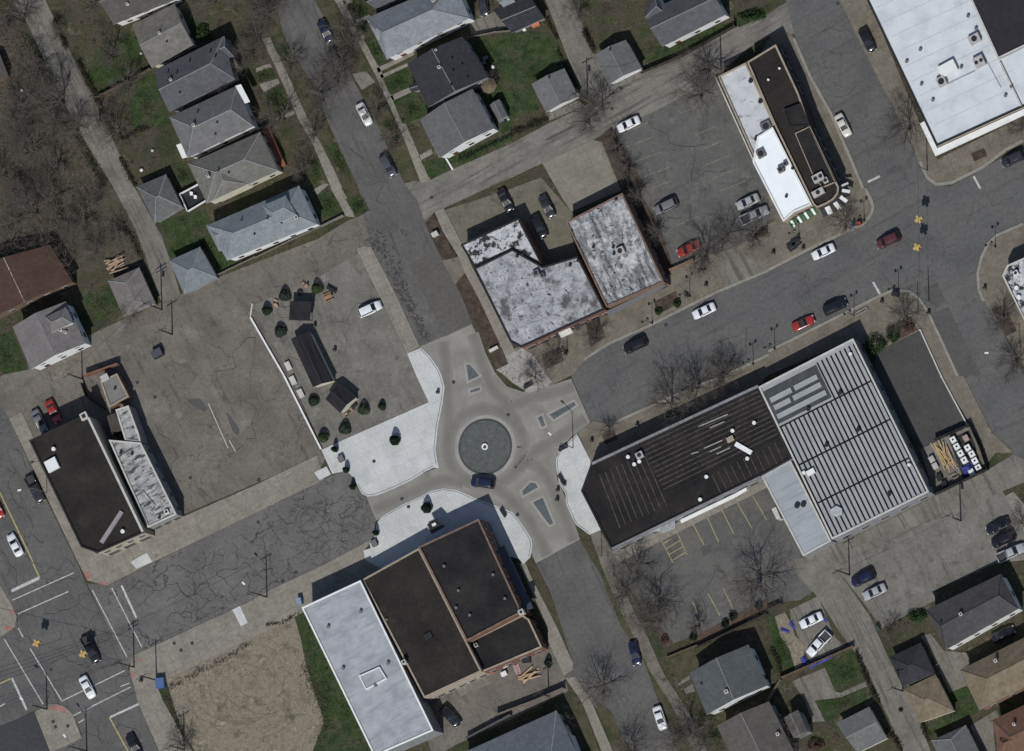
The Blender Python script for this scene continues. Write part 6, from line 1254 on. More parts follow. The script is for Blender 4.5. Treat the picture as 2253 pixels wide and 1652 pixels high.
# litter and tufts in the brush: nobody could count them
rnd = random.Random(5); mb = MB()
for i in range(9000):
    a = rnd.random(); b_ = rnd.random()
    y = a * 650; xl = -20; xr_ = 30 + y * 0.42 if y < 540 else 130
    p = W((xl + (xr_ - xl) * b_, y)); p = Vector((p.x, p.y, 0.03 + rnd.random() ** 2 * 0.5))
    nn = Vector((rnd.gauss(0, .8), rnd.gauss(0, .8), 1)).normalized(); x = nn.orthogonal().normalized(); y_ = nn.cross(x); s = rnd.uniform(.08, .26)
    mb.face([p - x * s, p + y_ * s * .4, p + x * s, p - y_ * s * .4])
tag(mb.build("underbrush", M("dead_leaves", [(0.06, 0.05, 0.04), (0.13, 0.108, 0.086), (0.09, 0.082, 0.063)], 1.0, grain=0.4)), "dead leaves and low brush covering the wooded lot at the left", None, None, 'stuff')
mb = MB()
for i in range(12000):
    a = LAWN[rnd.randrange(len(LAWN))]; pp = t(*a)
    k = [rnd.random() ** 1.0 + 0.02 for _ in pp]; sk = sum(k); q = (sum(p[0] * w_ for p, w_ in zip(pp, k)) / sk, sum(p[1] * w_ for p, w_ in zip(pp, k)) / sk)
    p = W((q[0] + rnd.gauss(0, 6), q[1] + rnd.gauss(0, 6))); p = Vector((p.x, p.y, 0.06)); an = rnd.uniform(0, 6.28); s = rnd.uniform(.06, .18)
    mb.face([p + Vector((math.cos(an) * s, math.sin(an) * s, 0)), p + Vector((-math.cos(an) * s, -math.sin(an) * s, 0)), p + Vector((rnd.gauss(0, .06), rnd.gauss(0, .06), rnd.uniform(.08, .22)))])
tag(mb.build("grass", M("grass_tufts", [(0.025, 0.045, 0.016), (0.05, 0.07, 0.03), (0.075, 0.07, 0.04)], 0.8, grain=0.3)), "tufts of grass over the lawns", None, None, 'stuff')

# ------------------------------------------------------------------ market huts, street furniture, poles, fences
def hut(label, D, e, rise, h0, wm, rm, door_side=0):
    house(label, D, e, rise, 'v', h0, 0, rm, wm, "market_hut", "hut", over=0.2, win=0, cap=flat("ridge_black", (0.03, 0.03, 0.033), 0.6), door=None)
r_blk = M("black_metal_sheet_roof", [(0.024, 0.022, 0.026), (0.032, 0.03, 0.034)], 0.5, streak=((0.018, 0.017, 0.02), 2.5, 0.1, 0.5, 0.6, R(90)), grain=0.15)
hut("long black gabled market hut with a cream end wall, beside the white edging", d("640,746 681,729 734,838 689,852"), 2.4, 0.9, 0, csid, r_blk)
hut("small black gabled market hut turned askew, cream curved end wall facing the plaza", [D1(1, 2, 610, 205), D1(1, 2, 735, 75), D1(1, 2, 880, 195), D1(1, 2, 742, 332)], 2.5, 0.9, 0, csid, r_blk)
q = [W(p, 2.6) for p in t(1, 1, "300,995 493,1003 470,1170 290,1163")]; c = sum(q, Vector()) / 4
o = thing("pavilion", "square black flat-roofed open pavilion among the evergreens", "pavilion", (c.x, c.y, 0))
mb = MB(); mb.prism(ccw([(a.x, a.y) for a in q]), 2.45, 2.6, 0, True, True); mb.build("roof", r_blk, o)
for a in inset(q, 0.3):
    mb = MB(); mb.box((a.x, a.y, 0), (0.14, 0.14, 2.45)); mb.build("post", black, o)
mb = MB(); cc = W(D1(1, 1, 390, 925)); mb.lathe((0, 0, 0), [(.55, 0), (.6, .45), (.42, .46), (.4, .2)], 14)
tag(mb.build("fire_ring", black, None, None, (cc.x, cc.y, 0.02)), "round black fire ring just above the pavilion roof", "fire ring")
def chair(p, rz, label, col=None, group="wooden chairs round the huts"):
    q = W(p); o = thing("wooden_chair", label, "chair", (q.x, q.y, 0.03), group, rz); m = col or M("pale_cedar", [(0.3, 0.2, 0.15), (0.4, 0.28, 0.21)], 1.0)
    mb = MB(); mb.box((0, 0, 0.36), (0.6, 0.55, 0.06)); mb.build("seat", m, o, org=(0, 0, 0))
    mb = MB(); mb.face([(-.27, -.26, .4), (-.27, .26, .4), (-.5, .24, 1.0), (-.5, -.24, 1.0)]); mb.face([(-.32, -.26, .4), (-.55, -.24, 1.0), (-.55, .24, 1.0), (-.32, .26, .4)]); mb.build("backrest", m, o, org=(0, 0, 0))
    for x, y in ((.25, .3), (.25, -.3), (-.25, .3), (-.25, -.3)):
        mb = MB(); mb.box((x, y, 0), (0.07, 0.07, .56)); mb.build("leg", m, o, org=(0, 0, 0))
    for y in (.3, -.3):
        mb = MB(); mb.box((0, y, 0.56), (0.65, 0.12, .04)); mb.build("armrest", m, o, org=(0, 0, 0))
for a in ((D1(1, 1, 420, 850), 2.5, "pale wooden chair beyond the pavilion, beside the right-hand evergreen"), (D1(1, 1, 448, 872), 4.0, "second pale wooden chair beyond the pavilion, closer to the fire ring"), (D1(1, 1, 180, 1000), 1.0, "pale wooden chair by the evergreen nearest the white edging"), (D1(1, 1, 185, 1045), 5.2, "pale wooden chair facing the pavilion's left side"),
          (D1(1, 2, 800, 345), 2.0, "wooden chair in front of the curved cream wall"), (D1(1, 2, 850, 305), 0.6, "wooden chair beside the curved cream wall's dark bench")): chair(*a)
def picnic(p, rz, label, m):
    q = W(p); o = thing("picnic_table", label, "table", (q.x, q.y, 0.03), "picnic tables", rz)
    mb = MB(); mb.box((0, 0, 0.7), (1.8, 0.75, 0.06)); mb.build("tabletop", m, o, org=(0, 0, 0))
    for y in (.72, -.72): mb = MB(); mb.box((0, y, .4), (1.8, .28, .05)); mb.build("bench_seat", m, o, org=(0, 0, 0))
    for x in (-.6, .6): mb = MB(); mb.box((x, 0, 0), (.08, 1.5, .08)); mb.box((x, .3, .0), (.08, .08, .7)); mb.box((x, -.3, 0), (.08, .08, .7)); mb.box((x, 0, .34), (.08, 1.5, .06)); mb.build("leg_frame", m, o, org=(0, 0, 0))
picnic(D1(1, 1, 640, 965), 0.4, "orange-brown wooden picnic table right of the pavilion", M("orange_cedar", [(0.22, 0.14, 0.09), (0.3, 0.2, 0.135)], 1.0))
picnic(D1(3, 1, 215, 515), 0.5, "dark picnic table on the cafe forecourt nearer the avenue", black); picnic(D1(3, 1, 252, 478), 0.5, "dark picnic table on the cafe forecourt nearer the striped awnings", black)
def bench(p, rz, label, m=black, L=1.9, z=0.144):
    q = W(p); o = thing("bench", label, "bench", (q.x, q.y, z), "street benches", rz)
    mb = MB(); mb.box((0, 0, .4), (L, .5, .06)); mb.build("seat", m, o, org=(0, 0, 0))
    mb = MB(); mb.box((0, .27, .46), (L, .06, .42)); mb.build("backrest", m, o, org=(0, 0, 0))
    for x in (-L * .4, L * .4): mb = MB(); mb.box((x, 0, 0), (.08, .48, .4)); mb.build("leg", m, o, org=(0, 0, 0))
for a in ((D1(2, 2, 458, 645), U_ANG, "black bench at the white kerb corner by the street lamp"), (D1(2, 2, 437, 912), -1.1, "black bench on the white pavement before the long building's tip"), (D1(1, 2, 2180, 1212), -1.0, "black bench on the pavement east of the three-part building"), (D1(2, 2, 150, 95), U_ANG, "black bench on the pale paved corner north of the roundabout"), (D1(1, 1, 2100, 1425), U_ANG, "pale bench at the lower end of the long mulch bed")):
    bench(a[0], a[1], a[2], cop_l if "pale bench" in a[2] else black, 1.9)
bench(D1(1, 1, 670, 900), -0.5, "dark swing bench right of the evergreens behind the pavilion", black, 2.2, 0.03)
bench(D1(1, 2, 870, 275), 0.7, "dark low bench against the curved cream wall", black, 1.4, 0.03)
def bin_(p, label, m=black, r=0.32, h=0.95, z=0.144, name="trash_bin", grp="street bins"):
    q = W(p); o = thing(name, label, "bin", (q.x, q.y, z), grp)
    mb = MB(); mb.lathe((0, 0, 0), [(r * .85, 0), (r, h * .85)], 12); mb.build("barrel", m, o, org=(0, 0, 0))
    mb = MB(); mb.lathe((0, 0, h * .86), [(r * 1.08, 0), (r * .9, .1), (r * .4, .16)], 12); mb.build("lid", m, o, org=(0, 0, 0))
for a in ((D1(2, 2, 470, 960), "black bin beside the black bench before the long building"), (D1(2, 2, 410, 1010), "black bin at the kerb below the splitter island's lane"), (D1(2, 2, 405, 1095), "lowest black bin at the kerb of the roundabout's south-east arm"), (D1(3, 1, 55, 575), "round black bin on the cafe forecourt's left side"), (D1(3, 1, 318, 535), "round bin at the cafe forecourt's kerb"), (D1(3, 1, 1420, 1105), "black bin on the narrow pavement beside the fenced lot"),
          (D1(3, 1, 1010, 1005), "black bin behind the rounded kerb corner"), (D1(2, 1, 1545, 955), "black bin on the brown pavement above the green shrubs"), (D1(2, 1, 1715, 860), "grey bin between the brick wall and the driveway"), (D1(1, 2, 1608, 150), "black bin at the northern plaza's top right kerb"), (D1(2, 2, 710, 575), "black bin on the brown pavement above the long building's tip"), (D1(2, 2, 1110, 440), "round black bin at the long building's shadow edge"), (D1(0, 3, 1250, 1035), "round grey-green bin on the walk left of the blue container"), (D1(2, 1, 478, 1465), "small black bin below the blotchy white-roofed shop"), (D1(1, 1, 700, 1430), "black barrel on the lot right of the long hut"), (D1(1, 1, 525, 1215), "dark barrel between the pavilion and long hut"), (D1(3, 1, 1915, 885), "round bin at the pavement kerb left of the corner building")):
    bin_(*a)
def boxes(p, sz, label, m, name, cat, rz=None, z=0.03, lid=None, grp=None):
    q = W(p); o = thing(name, label, cat, (q.x, q.y, z), grp, U_ANG if rz is None else rz)
    mb = MB(); mb.box((0, 0, 0), sz); mb.build("body", m, o, org=(0, 0, 0))
    mb = MB(); mb.box((0, 0, sz[2]), (sz[0] * 1.04, sz[1] * 1.04, 0.08)); mb.build("lid", lid or m, o, org=(0, 0, 0)); return o
for a in ((D1(1, 1, 290, 1570), "white planter crate left of the long hut, northernmost of three"), (D1(1, 2, 332, 45), "white planter crate left of the long hut, middle of three"), (D1(1, 2, 400, 160), "white planter crate left of the long hut, southernmost of three")):
    boxes(a[0], (1.0, 1.6, 0.6), a[1], cop_l, "planter_crate", "planter", lid=cop_l, grp="white crates along the edging")
for a in ((D1(1, 2, 757, 735), "square black planter on the northern plaza's left corner"), (D1(1, 2, 1050, 1480), "square black planter on the southern plaza's left tip")):
    boxes(a[0], (1.1, 1.1, 0.8), a[1], black, "square_planter", "planter", lid=grey_m, z=0.144, grp="square black planters")
boxes(D1(0, 1, 1398, 1462), (2.0, 1.5, 1.4), "dark open dumpster on the empty lot's upper edge", black, "dumpster", "dumpster", lid=flat("dumpster_lid", (0.06, 0.06, 0.075), 0.5))
boxes(D1(0, 3, 1425, 1060), (1.7, 1.9, 1.5), "blue steel container at the pavement corner of the dirt field", blue_b, "container", "container", 0.1)
boxes(D1(1, 3, 398, 340), (0.9, 1.2, 1.4), "pale blue mailbox-like cabinet at the silver roof's upper corner", flat("pale_blue_steel", (0.2, 0.26, 0.36), 0.5), "cabinet", "cabinet", 0.2, 0.146)
boxes(D1(1, 1, 1588, 412), (1.2, 0.8, 1.1), "cream utility cabinet in the upper mulch bed", cop_l, "utility_cabinet", "cabinet", U_ANG, 0.155)
boxes(D1(3, 1, 755, 335), (0.6, 0.5, 1.1), "blue newspaper box at the cafe's kerb corner", blue_b, "newspaper_box", "newspaper box", 0.4, 0.146); boxes(D1(3, 1, 810, 320), (0.9, 0.5, 1.1), "red newspaper box at the cafe's kerb corner", flat("box_red", (0.3, 0.06, 0.04), 0.5), "newspaper_box", "newspaper box", 0.4, 0.146)
boxes(D1(3, 1, 1130, 940), (1.3, 0.8, 1.0), "black cabinet on the rounded pavement corner opposite the cafe", black, "utility_cabinet", "cabinet", -0.2, 0.146)
boxes(D1(2, 1, 165, 750), (0.2, 0.2, 0.2), "", black, "x", "x") if False else None
boxes(D1(3, 3, 975, 580), (0.7, 0.9, 1.2), "dark green bin beside the south alley at the gravel lot", flat("bin_green", (0.03, 0.06, 0.045), 0.5), "wheeled_bin", "bin")
boxes(D1(2, 0, 215, 215), (1.5, 0.9, 0.7), "orange plastic toys by the black-roofed garage", flat("toy_orange", (0.5, 0.16, 0.08), 0.5), "toy_box", "toy box"); boxes(D1(2, 0, 115, 262), (0.6, 0.5, 0.6), "white bin below the black-roofed garage", unit_w, "plastic_bin", "bin")
q = W(D1(1, 0, 2075, 765)); o = thing("patio_umbrella", "tan patio umbrella behind the black-slate house", "umbrella", (q.x, q.y, 0))
mb = MB(); mb.tube((0, 0, 0), (0, 0, 2.4), .03, .03, 6); mb.build("pole", grey_m, o, org=(0, 0, 0)); mb = MB(); mb.lathe((0, 0, 2.0), [(1.6, 0), (0.8, .3), (0.05, .5)], 8); mb.build("canopy", M("umbrella_cloth", [(0.12, 0.1, 0.065), (0.15, 0.125, 0.085)], 1.0), o, org=(0, 0, 0))
for a in ((D1(1, 0, 2030, 515), "dark covered grill at the black-slate house's rear"), (D1(1, 0, 2010, 560), "dark garden table by the black-slate house's rear"), (D1(1, 0, 2170, 1065), "dark grill behind the grey garden shed")):
    boxes(a[0], (1.1, 0.7, 0.9), a[1], black, "garden_grill", "grill", lid=grey_m)
def ball(p, r, label, m): q = W(p); mb = MB(); mb.lathe((0, 0, 0), [(r * .5, 0), (r, r * .7), (r * .9, r * 1.3), (r * .3, r * 1.7)], 10); tag(mb.build("plastic_tub", m, None, None, (q.x, q.y, 0.05)), label, "tub")
ball(D1(1, 0, 2090, 590), .4, "white upturned tub behind the black-slate house", unit_w); ball(D1(0, 0, 1250, 1498), .35, "white tub in the cluttered garden above the pyramid-roofed garage", unit_w); ball(D1(0, 0, 1345, 1325), .3, "cream tub in the middle of the cluttered garden", cop_l); ball(D1(0, 0, 195, 795), .3, "white tub lying in the brush west of the diagonal alley", unit_w); ball(D1(1, 0, 2225, 1050), .25, "pale tub on the concrete pad behind the grey shed", cop_l); ball(D1(0, 0, 1245, 470), .3, "pale tub at the back wall of the speckled tan roof", cop_l)
def plank(p0, p1, wd, hh, label, m, name="plank", cat="plank", z=0.02, grp=None):
    a, b = W(p0), W(p1); c = (a + b) / 2; mb = MB(); mb.box((0, 0, 0), ((b - a).length, wd, hh), math.atan2(b.y - a.y, b.x - a.x)); return tag(mb.build(name, m, None, None, (c.x, c.y, z)), label, cat, grp)
plank(D1(1, 0, 1675, 1395), D1(1, 0, 1735, 1495), .3, .12, "white post lying on the lawn by the cross alley", unit_w, "fallen_post", "post", 0.07)
plank(D1(0, 2, 1835, 245), D1(0, 2, 2010, 640), .16, .12, "long pale wheel-stop line left of a shorter one in the empty lot", cop_l, "timber_rail", "rail"); plank(D1(0, 2, 2020, 570), D1(0, 2, 2075, 670), .16, .12, "short pale wheel-stop line in the empty lot", cop_l, "timber_rail", "rail")
# white edging between the two lots
e = [D1(1, 1, -28, 1020), D1(1, 1, -45, 1140), D1(1, 1, 250, 1652), D1(1, 2, 578, 650)]
pts = [W(p) for p in e]; c = sum(pts, Vector()) / 4; o = thing("low_wall", "long low white wall between the empty lot and the market lot", "wall", (c.x, c.y, 0)); mb = MB()
for i in range(3):
    a, b = pts[i], pts[i + 1]; m_ = (a + b) / 2; mb.box((m_.x, m_.y, 0.02), ((b - a).length, .28, .4), math.atan2(b.y - a.y, b.x - a.x))
mb.build("wall", cop_l, o); mb = MB()
for i in range(1, 3):
    a, b = pts[i], pts[i + 1]; m_ = (a + b) / 2; mb.box((m_.x, m_.y, 0.425), ((b - a).length - .1, .34, .06), math.atan2(b.y - a.y, b.x - a.x))
mb.build("coping", cop_w, o)
# poles
def pole(p, h, label, arms=1, az=0.6, lamp=None, m=polew, r=0.16, z=0.0, name="utility_pole", cat="pole", grp="utility poles", trans=False):
    q = W(p); o = thing(name, label, cat, (q.x, q.y, z), grp)
    mb = MB(); mb.tube((0, 0, 0), (0, 0, h), r, r * .62, 9); mb.build("shaft", m, o, org=(0, 0, 0))
    ca, sa = math.cos(az), math.sin(az)
    for k in range(arms):
        mb = MB(); zz = h - .5 - k * 0.9; mb.box((sa * r, -ca * r, zz), (2.4, .11, .13), az); ar_ = mb.build("crossarm", m, o, org=(0, 0, 0))
        mb = MB()
        for x in (-1.05, -.4, .4, 1.05): mb.tube((x * ca + sa * r, x * sa - ca * r, zz + .13), (x * ca + sa * r, x * sa - ca * r, zz + .3), .05, .035, 6)
        i_ = mb.build("insulators", grey_m, o, org=(0, 0, 0)); i_.parent = ar_
    if trans: mb = MB(); mb.tube((r + .3, 0, h - 3), (r + .3, 0, h - 2), .28, .28, 10); mb.build("transformer", grey_m, o, org=(0, 0, 0))
    if lamp:
        L, la = lamp; e_ = Vector((math.cos(la) * L, math.sin(la) * L, h + .1 if arms == 0 else h - 2.4))
        mb = MB(); mb.tube((0, 0, e_.z - .4), (e_.x * .5, e_.y * .5, e_.z), .05, .045, 6); mb.tube((e_.x * .5, e_.y * .5, e_.z), e_, .045, .04, 6); a_ = mb.build("lamp_arm", grey_m, o, org=(0, 0, 0))
        mb = MB(); mb.box((e_.x * 1.1, e_.y * 1.1, e_.z - .08), (.75, .32, .16), la); l_ = mb.build("lamp_head", cop_w, o, org=(0, 0, 0)); l_.parent = a_
    return o, q
PO = {}
def P(key, *a, **k): PO[key] = pole(*a, **k)
P('se', D1(0, 3, 1182, 915), 11.5, "utility pole with crossarms at the signalled junction's inner corner", 2, 0.5, z=.14)
P('blue', D1(0, 3, 1380, 1030), 10.0, "utility pole beside the blue container", 1, 0.5, z=.14)
P('sw', D1(0, 3, 415, 1285), 9.0, "pole on the red-padded corner at the bottom left", 0, 0.5, lamp=(2.2, 2.6), z=.14)
P('bot', D1(0, 3, 765, 1652), 11.0, "pole at the bottom edge beside the wide road", 1, 0.5, lamp=(2.5, 2.2), z=.05)
P('dirt', D1(0, 3, 1625, 1640), 9.5, "pole at the bottom edge on the dirt field's corner", 1, 0.5)
P('kw', D1(1, 3, 98, 298), 10.5, "utility pole on the lower pavement left of the silver roof", 1, 0.5, lamp=(2.6, 2.4), z=.14)
P('al', D1(0, 1, 1425, 1072), 11.5, "utility pole where the diagonal alley meets the rear alley", 2, 0.5, trans=True)
P('al2', D1(0, 1, 1518, 1290), 8.5, "slim pole on the rear alley's scrubby south edge", 1, 0.5)
P('al3', D1(0, 2, 725, 30), 9.0, "utility pole beside the grey annex behind the tavern", 1, 0.5)
P('altop', D1(0, 0, 222, 195), 9.5, "utility pole at the top of the diagonal alley", 1, 0.6)
P('na', D1(2, 0, 668, 880), 10.5, "utility pole where the narrow alley meets the cross alley", 1, 0.45, trans=True)
P('na2', D1(2, 0, 1842, 615), 9.5, "utility pole beside the cafe's rear parking corner", 1, 0.45)
P('tav', D1(0, 2, 415, 1030), 8.0, "street lamp pole on the pavement beside the dark pickup and tavern", 0, 0, lamp=(2.6, 3.25), z=.14, m=grey_m, r=.09)
P('rb', D1(2, 2, 540, 638), 9.0, "tall street lamp on the white pavement east of the roundabout", 0, 0, lamp=(2.4, 2.4), z=.14, m=grey_m, r=.1)
P('sth', D1(2, 2, 792, 1592), 7.0, "thin pole on the pavement at the black roof's south tip", 0, 0, m=grey_m, r=.07, z=.13)
P('yard', D1(3, 2, 1698, 1278), 11.0, "utility pole with a pale arm in the ringed bare patch of the gravel lot", 1, 0.45, trans=True)
P('gl', D1(3, 3, 718, 103), 10.0, "utility pole at the gravel lot's alley corner by the navy suv", 2, 0.45)
P('sa', D1(3, 3, 1187, 1125), 8.5, "utility pole against the black pyramid roof's corner in the south alley", 1, 0.45)
P('fence', D1(2, 3, 325, 1170), 8.0, "utility pole beside the long fence near the steel-blue roof", 1, 0.45)
P('fl', D1(3, 1, 1325, 1115), 8.0, "tall slim pole at the fenced lot's upper corner", 0, 0, m=grey_m, r=.1, z=.14)
P('re', D1(3, 1, 2225, 1500), 8.5, "street lamp at the right edge with a long white arm", 0, 0, lamp=(4.0, 3.1), z=.14, m=grey_m, r=.1)
P('nwj', D1(0, 3, -25, 640), 8.5, "signal pole at the left edge of the signalled junction", 0, 0, m=grey_m, r=.12, z=.14)
P('cs', D1(3, 1, 1418, 1000), 8.0, "signal pole on the rounded kerb corner by the fenced lot's pavement", 0, 0, m=grey_m, r=.12, z=.14)
P('cn', D1(3, 0, 1405, 1500), 8.0, "signal pole on the white-roofed store's rounded corner", 0, 0, m=grey_m, r=.12, z=.14)
def post_lamp(p, label, h=6.0, z=0.144):
    q = W(p); o = thing("street_lamp", label, "street lamp", (q.x, q.y, z), "black twin street lamps on the avenue")
    mb = MB(); mb.lathe((0, 0, 0), [(.2, 0), (.16, .5), (.07, .6)], 10); mb.build("base", black, o, org=(0, 0, 0))
    mb = MB(); mb.tube((0, 0, .5), (0, 0, h), .07, .05, 8); mb.build("shaft", black, o, org=(0, 0, 0))
    mb = MB(); mb.box((0, 0, h - .35), (1.3, .06, .06), .5); mb.build("crossbar", black, o, org=(0, 0, 0))
    for s_ in (-1, 1):
        x, y = s_ * .62 * math.cos(.5), s_ * .62 * math.sin(.5)
        mb = MB(); mb.lathe((x, y, h - .35), [(.1, 0), (.24, .25), (.22, .55), (.08, .75)], 10); mb.build("lantern", black, o, org=(0, 0, 0))
for a in ((D1(2, 1, 1237, 1192), "black twin street lamp beside the green shrubs' bed and canopy"), (D1(2, 1, 1568, 955), "black twin street lamp above the avenue near the driveway"), (D1(3, 1, 62, 1418), "black twin street lamp below the red convertible's rear"), (D1(3, 1, 762, 1122), "black twin street lamp beside the bike rack"), (D1(3, 1, 1152, 905), "black twin street lamp at the rounded kerb corner"), (D1(3, 1, 2005, 520), "black twin street lamp on the corner building's curved kerb"), (D1(2, 2, 1590, 140), "black twin street lamp near the tall tree on the south pavement"), (D1(3, 1, 275, 415), "black twin street lamp in the middle of the cafe forecourt"), (D1(2, 1, 490, 1440), "black twin street lamp before the blotchy white-roofed shop"), (D1(3, 1, 850, 290), "black twin street lamp at the cafe's rounded kerb"), (D1(2, 1, 2125, 1552), "black twin street lamp on the south pavement opposite the driving white sedan")):
    post_lamp(a[0], a[1], 5.2)
def cable(p, q, label, r=0.03, sag=0.3, name="overhead_cable", cat="cable", grp="overhead cables"):
    c = (p + q) / 2; mb = MB(); n = 12; pts = [lerp(p, q, i / n) - Vector((0, 0, sag * 4 * (i / n) * (1 - i / n))) for i in range(n + 1)]
    for i in range(n): mb.tube(pts[i] , pts[i + 1], r, r, 4, 0, False)
    return tag(mb.build(name, black, None, c), label, cat, grp)
def top(k, dz=-.3): o, q = PO[k]; return Vector((q.x, q.y, dz + {'se': 11.5, 'blue': 10, 'kw': 10.5, 'nwj': 8.5, 'cs': 8, 'cn': 8, 'yard': 11, 'gl': 10, 'sa': 8.5, 'al': 11.5, 'al3': 9, 'bot': 11, 'dirt': 9.5, 'na': 10.5, 'na2': 9.5, 'altop': 9.5}[k]))
sgn = [(D1(0, 3, 325, 705), "yellow traffic signal hanging at the left of the signalled junction"), (D1(0, 3, 735, 800), "yellow traffic signal hanging near the black crossing pickup"), (D1(3, 1, 1330, 280), "yellow traffic signal over the avenue junction, nearer the store"), (D1(3, 1, 1315, 525), "yellow traffic signal over the avenue junction, nearer the maroon car")]
for i, (p, lb) in enumerate(sgn):
    q = W(p, 5.4); o = thing("traffic_signal", lb, "traffic signal", (q.x, q.y, 5.4), "hanging traffic signals")
    mb = MB(); mb.box((0, 0, -.5), (.55, .55, 1.0), U_ANG); mb.box((0, 0, .5), (.7, .7, .08), U_ANG); mb.build("housing", sigy, o, org=(0, 0, 0))
    for k in range(4):
        a = U_ANG + k * math.pi / 2; mb = MB()
        mb.box((math.cos(a) * .55, math.sin(a) * .55, -.55), (.42, .42, 1.1), a); hd = mb.build("signal_head", sigy, o, org=(0, 0, 0))
        mb = MB()
        for zz, in ((.3,), (-.05,), (-.4,)): mb.tube((math.cos(a) * .755, math.sin(a) * .755, zz), (math.cos(a) * .8, math.sin(a) * .8, zz), .13, .13, 10)
        l_ = mb.build("lenses", flat("dark_lens", (0.05, 0.02, 0.02), 0.2), o, org=(0, 0, 0)); l_.parent = hd
    mb = MB(); mb.tube((0, 0, .58), (0, 0, 1.6), .03, .03, 5); mb.build("hanger", black, o, org=(0, 0, 0))
cable(top('se', -4.2), top('nwj', -1.2), "span wire carrying the signals over the left junction", .03, .2); cable(top('cs', -.8), top('cn', -.8), "span wire carrying the signals over the avenue junction", .03, .2)
for k, (a, b, lb, off) in enumerate((('se', 'blue', "short overhead cable between the junction pole and the blue container's pole", 0), ('se', 'kw', "overhead cable along the lower pavement of the cracked road", 0), ('yard', 'gl', "upper overhead cable across the gravel lot", .5), ('yard', 'gl', "lower overhead cable across the gravel lot", -.5), ('gl', 'sa', "upper overhead cable along the south alley", .5), ('gl', 'sa', "lower overhead cable along the south alley", -.5), ('al', 'al3', "overhead cable from the alley junction to the annex pole", 0), ('al', 'altop', "overhead cable along the diagonal alley", 0), ('na', 'na2', "overhead cable along the cross alley", 0))):
    cable(top(a) + Vector((off, -off, 0)), top(b) + Vector((off, -off, 0)), lb, .028, .5)
for k in range(4):
    a, b = W(D1(0, 3, -300, 1260 + k * 45), 9.3), W(D1(0, 3, 1182, 915), 9.3); sh = Vector((-.8, -2.1, 0)).normalized() * (k * .45)
    cable(a, top('se', -.4 - .5 * k), ["uppermost", "second", "third", "lowest"][k] + " of the four cables crossing the bottom left junction", .028, .4)
# fences and walls
def fence(D, h, label, m, name="fence", posts=2.4, wd=0.06, z=0.02, kind="board"):
    pts = [W(p) for p in D]; c = sum(pts, Vector()) / len(pts); o = thing(name, label, "fence", (c.x, c.y, 0)); mb = MB()
    for i in range(len(pts) - 1):
        a, b = pts[i], pts[i + 1]; L = (b - a).length; an = math.atan2(b.y - a.y, b.x - a.x); n = max(1, int(L / .32))
        if kind == "board":
            for k in range(n): p = lerp(a, b, (k + .5) / n); mb.box((p.x, p.y, z), (L / n * .94, wd, h * (1 - .02 * (k % 2))), an)
        else:
            m_ = (a + b) / 2; mb.box((m_.x, m_.y, z), (L, wd, h), an)
    mb.build("panel", m, o)
    for i in range(len(pts) - 1):
        a, b = pts[i], pts[i + 1]; L = (b - a).length; n = max(1, int(L / posts))
        for k in range(n + (i == len(pts) - 2)):
            p = lerp(a, b, k / n); m2 = MB(); m2.box((p.x, p.y, 0), (wd + .1, wd + .1, h + .1), math.atan2(b.y - a.y, b.x - a.x)); m2.build("post", m, o)
    return o
fence(t(0, 0, "865,862 1335,610"), 1.6, "brown board fence between the two back lawns", bsid)
fence(t(2, 0, "1150,645 1500,500 1975,235 1960,200"), 1.8, "dark fence along the cross alley below the top grey house", M("dark_fence_wood", [(0.05, 0.042, 0.036), (0.08, 0.068, 0.058)], 1.0, grain=0.2))
fence(t(3, 3, "120,1015 760,735"), 1.7, "brown fence along the small green lawn below the white pickup", bsid)
fence(t(3, 3, "0,1230 120,1030"), 1.6, "short fence at the green-grey house's rear corner", woodg)
fence(t(2, 3, "1640,745 2253,450") , 1.7, "dark fence along the lower side of the red mulch bed", M("dark_fence_wood", [(0.05, 0.042, 0.036)]))
fence(t(3, 3, "0,415 130,360"), 1.8, "dark fence end with a post beside the concrete pad", M("dark_fence_wood", [(0.05, 0.042, 0.036)]))
fence(t(2, 3, "1370,830 1640,720"), 1.0, "low brown rail fence beside the dry lawn", bsid)
fence(t(2, 3, "-120,1340 215,1215 470,1105"), 2.2, "long pale-topped fence above the steel-blue roof", woodg)
fence(t(3, 2, "1480,1050 1560,1015 1945,830"), 2.0, "black screen fence along the storage yard's lower side", black, kind="screen")
fence(t(3, 2, "1945,830 1880,640 1790,440"), 2.0, "black screen fence along the storage yard's street side", black, kind="screen")
fence(t(3, 2, "1790,435 1480,570"), 1.9, "black screen fence along the storage yard's upper side", black, kind="screen")
fence(t(3, 2, "1755,430 1530,10") + t(3, 1, "1345,1255"), 0.5, "low pale kerb wall along the fenced lot's street side", cop_l, "low_wall", kind="screen", wd=.25, posts=50)
fence(t(2, 1, "1405,725 1600,640"), 1.2, "orange brick wall at the parking lot's lower end", bricko, "brick_wall", kind="screen", wd=.3, posts=4)
fence(t(2, 0, "1805,690 2135,1415") , 0.9, "pale low wall along the stained white roof's foot", cop_l, "low_wall", kind="screen", wd=.25, posts=60)
fence(t(1, 1, "0,620 300,470 560,350 770,245"), 1.0, "low brown fence below the pale blue-grey hip roof", woodg)
fence(t(0, 1, "1920,770 2253,610"), 1.0, "low grey fence beside the corner garage's lawn", woodg)
fence(t(1, 0, "1880,335 2120,285 2253,275"), 1.4, "grey fence behind the concrete drive of the pale hip roof", woodg)
fence(t(0, 2, "735,75 775,190 930,300"), 1.8, "dark fence around the annex's yard", black, kind="screen")
fence(t(1, 3, "1870,1545 2253,1340"), 1.9, "dark fence continuing left along the bottom service drive", grey_m, kind="screen")
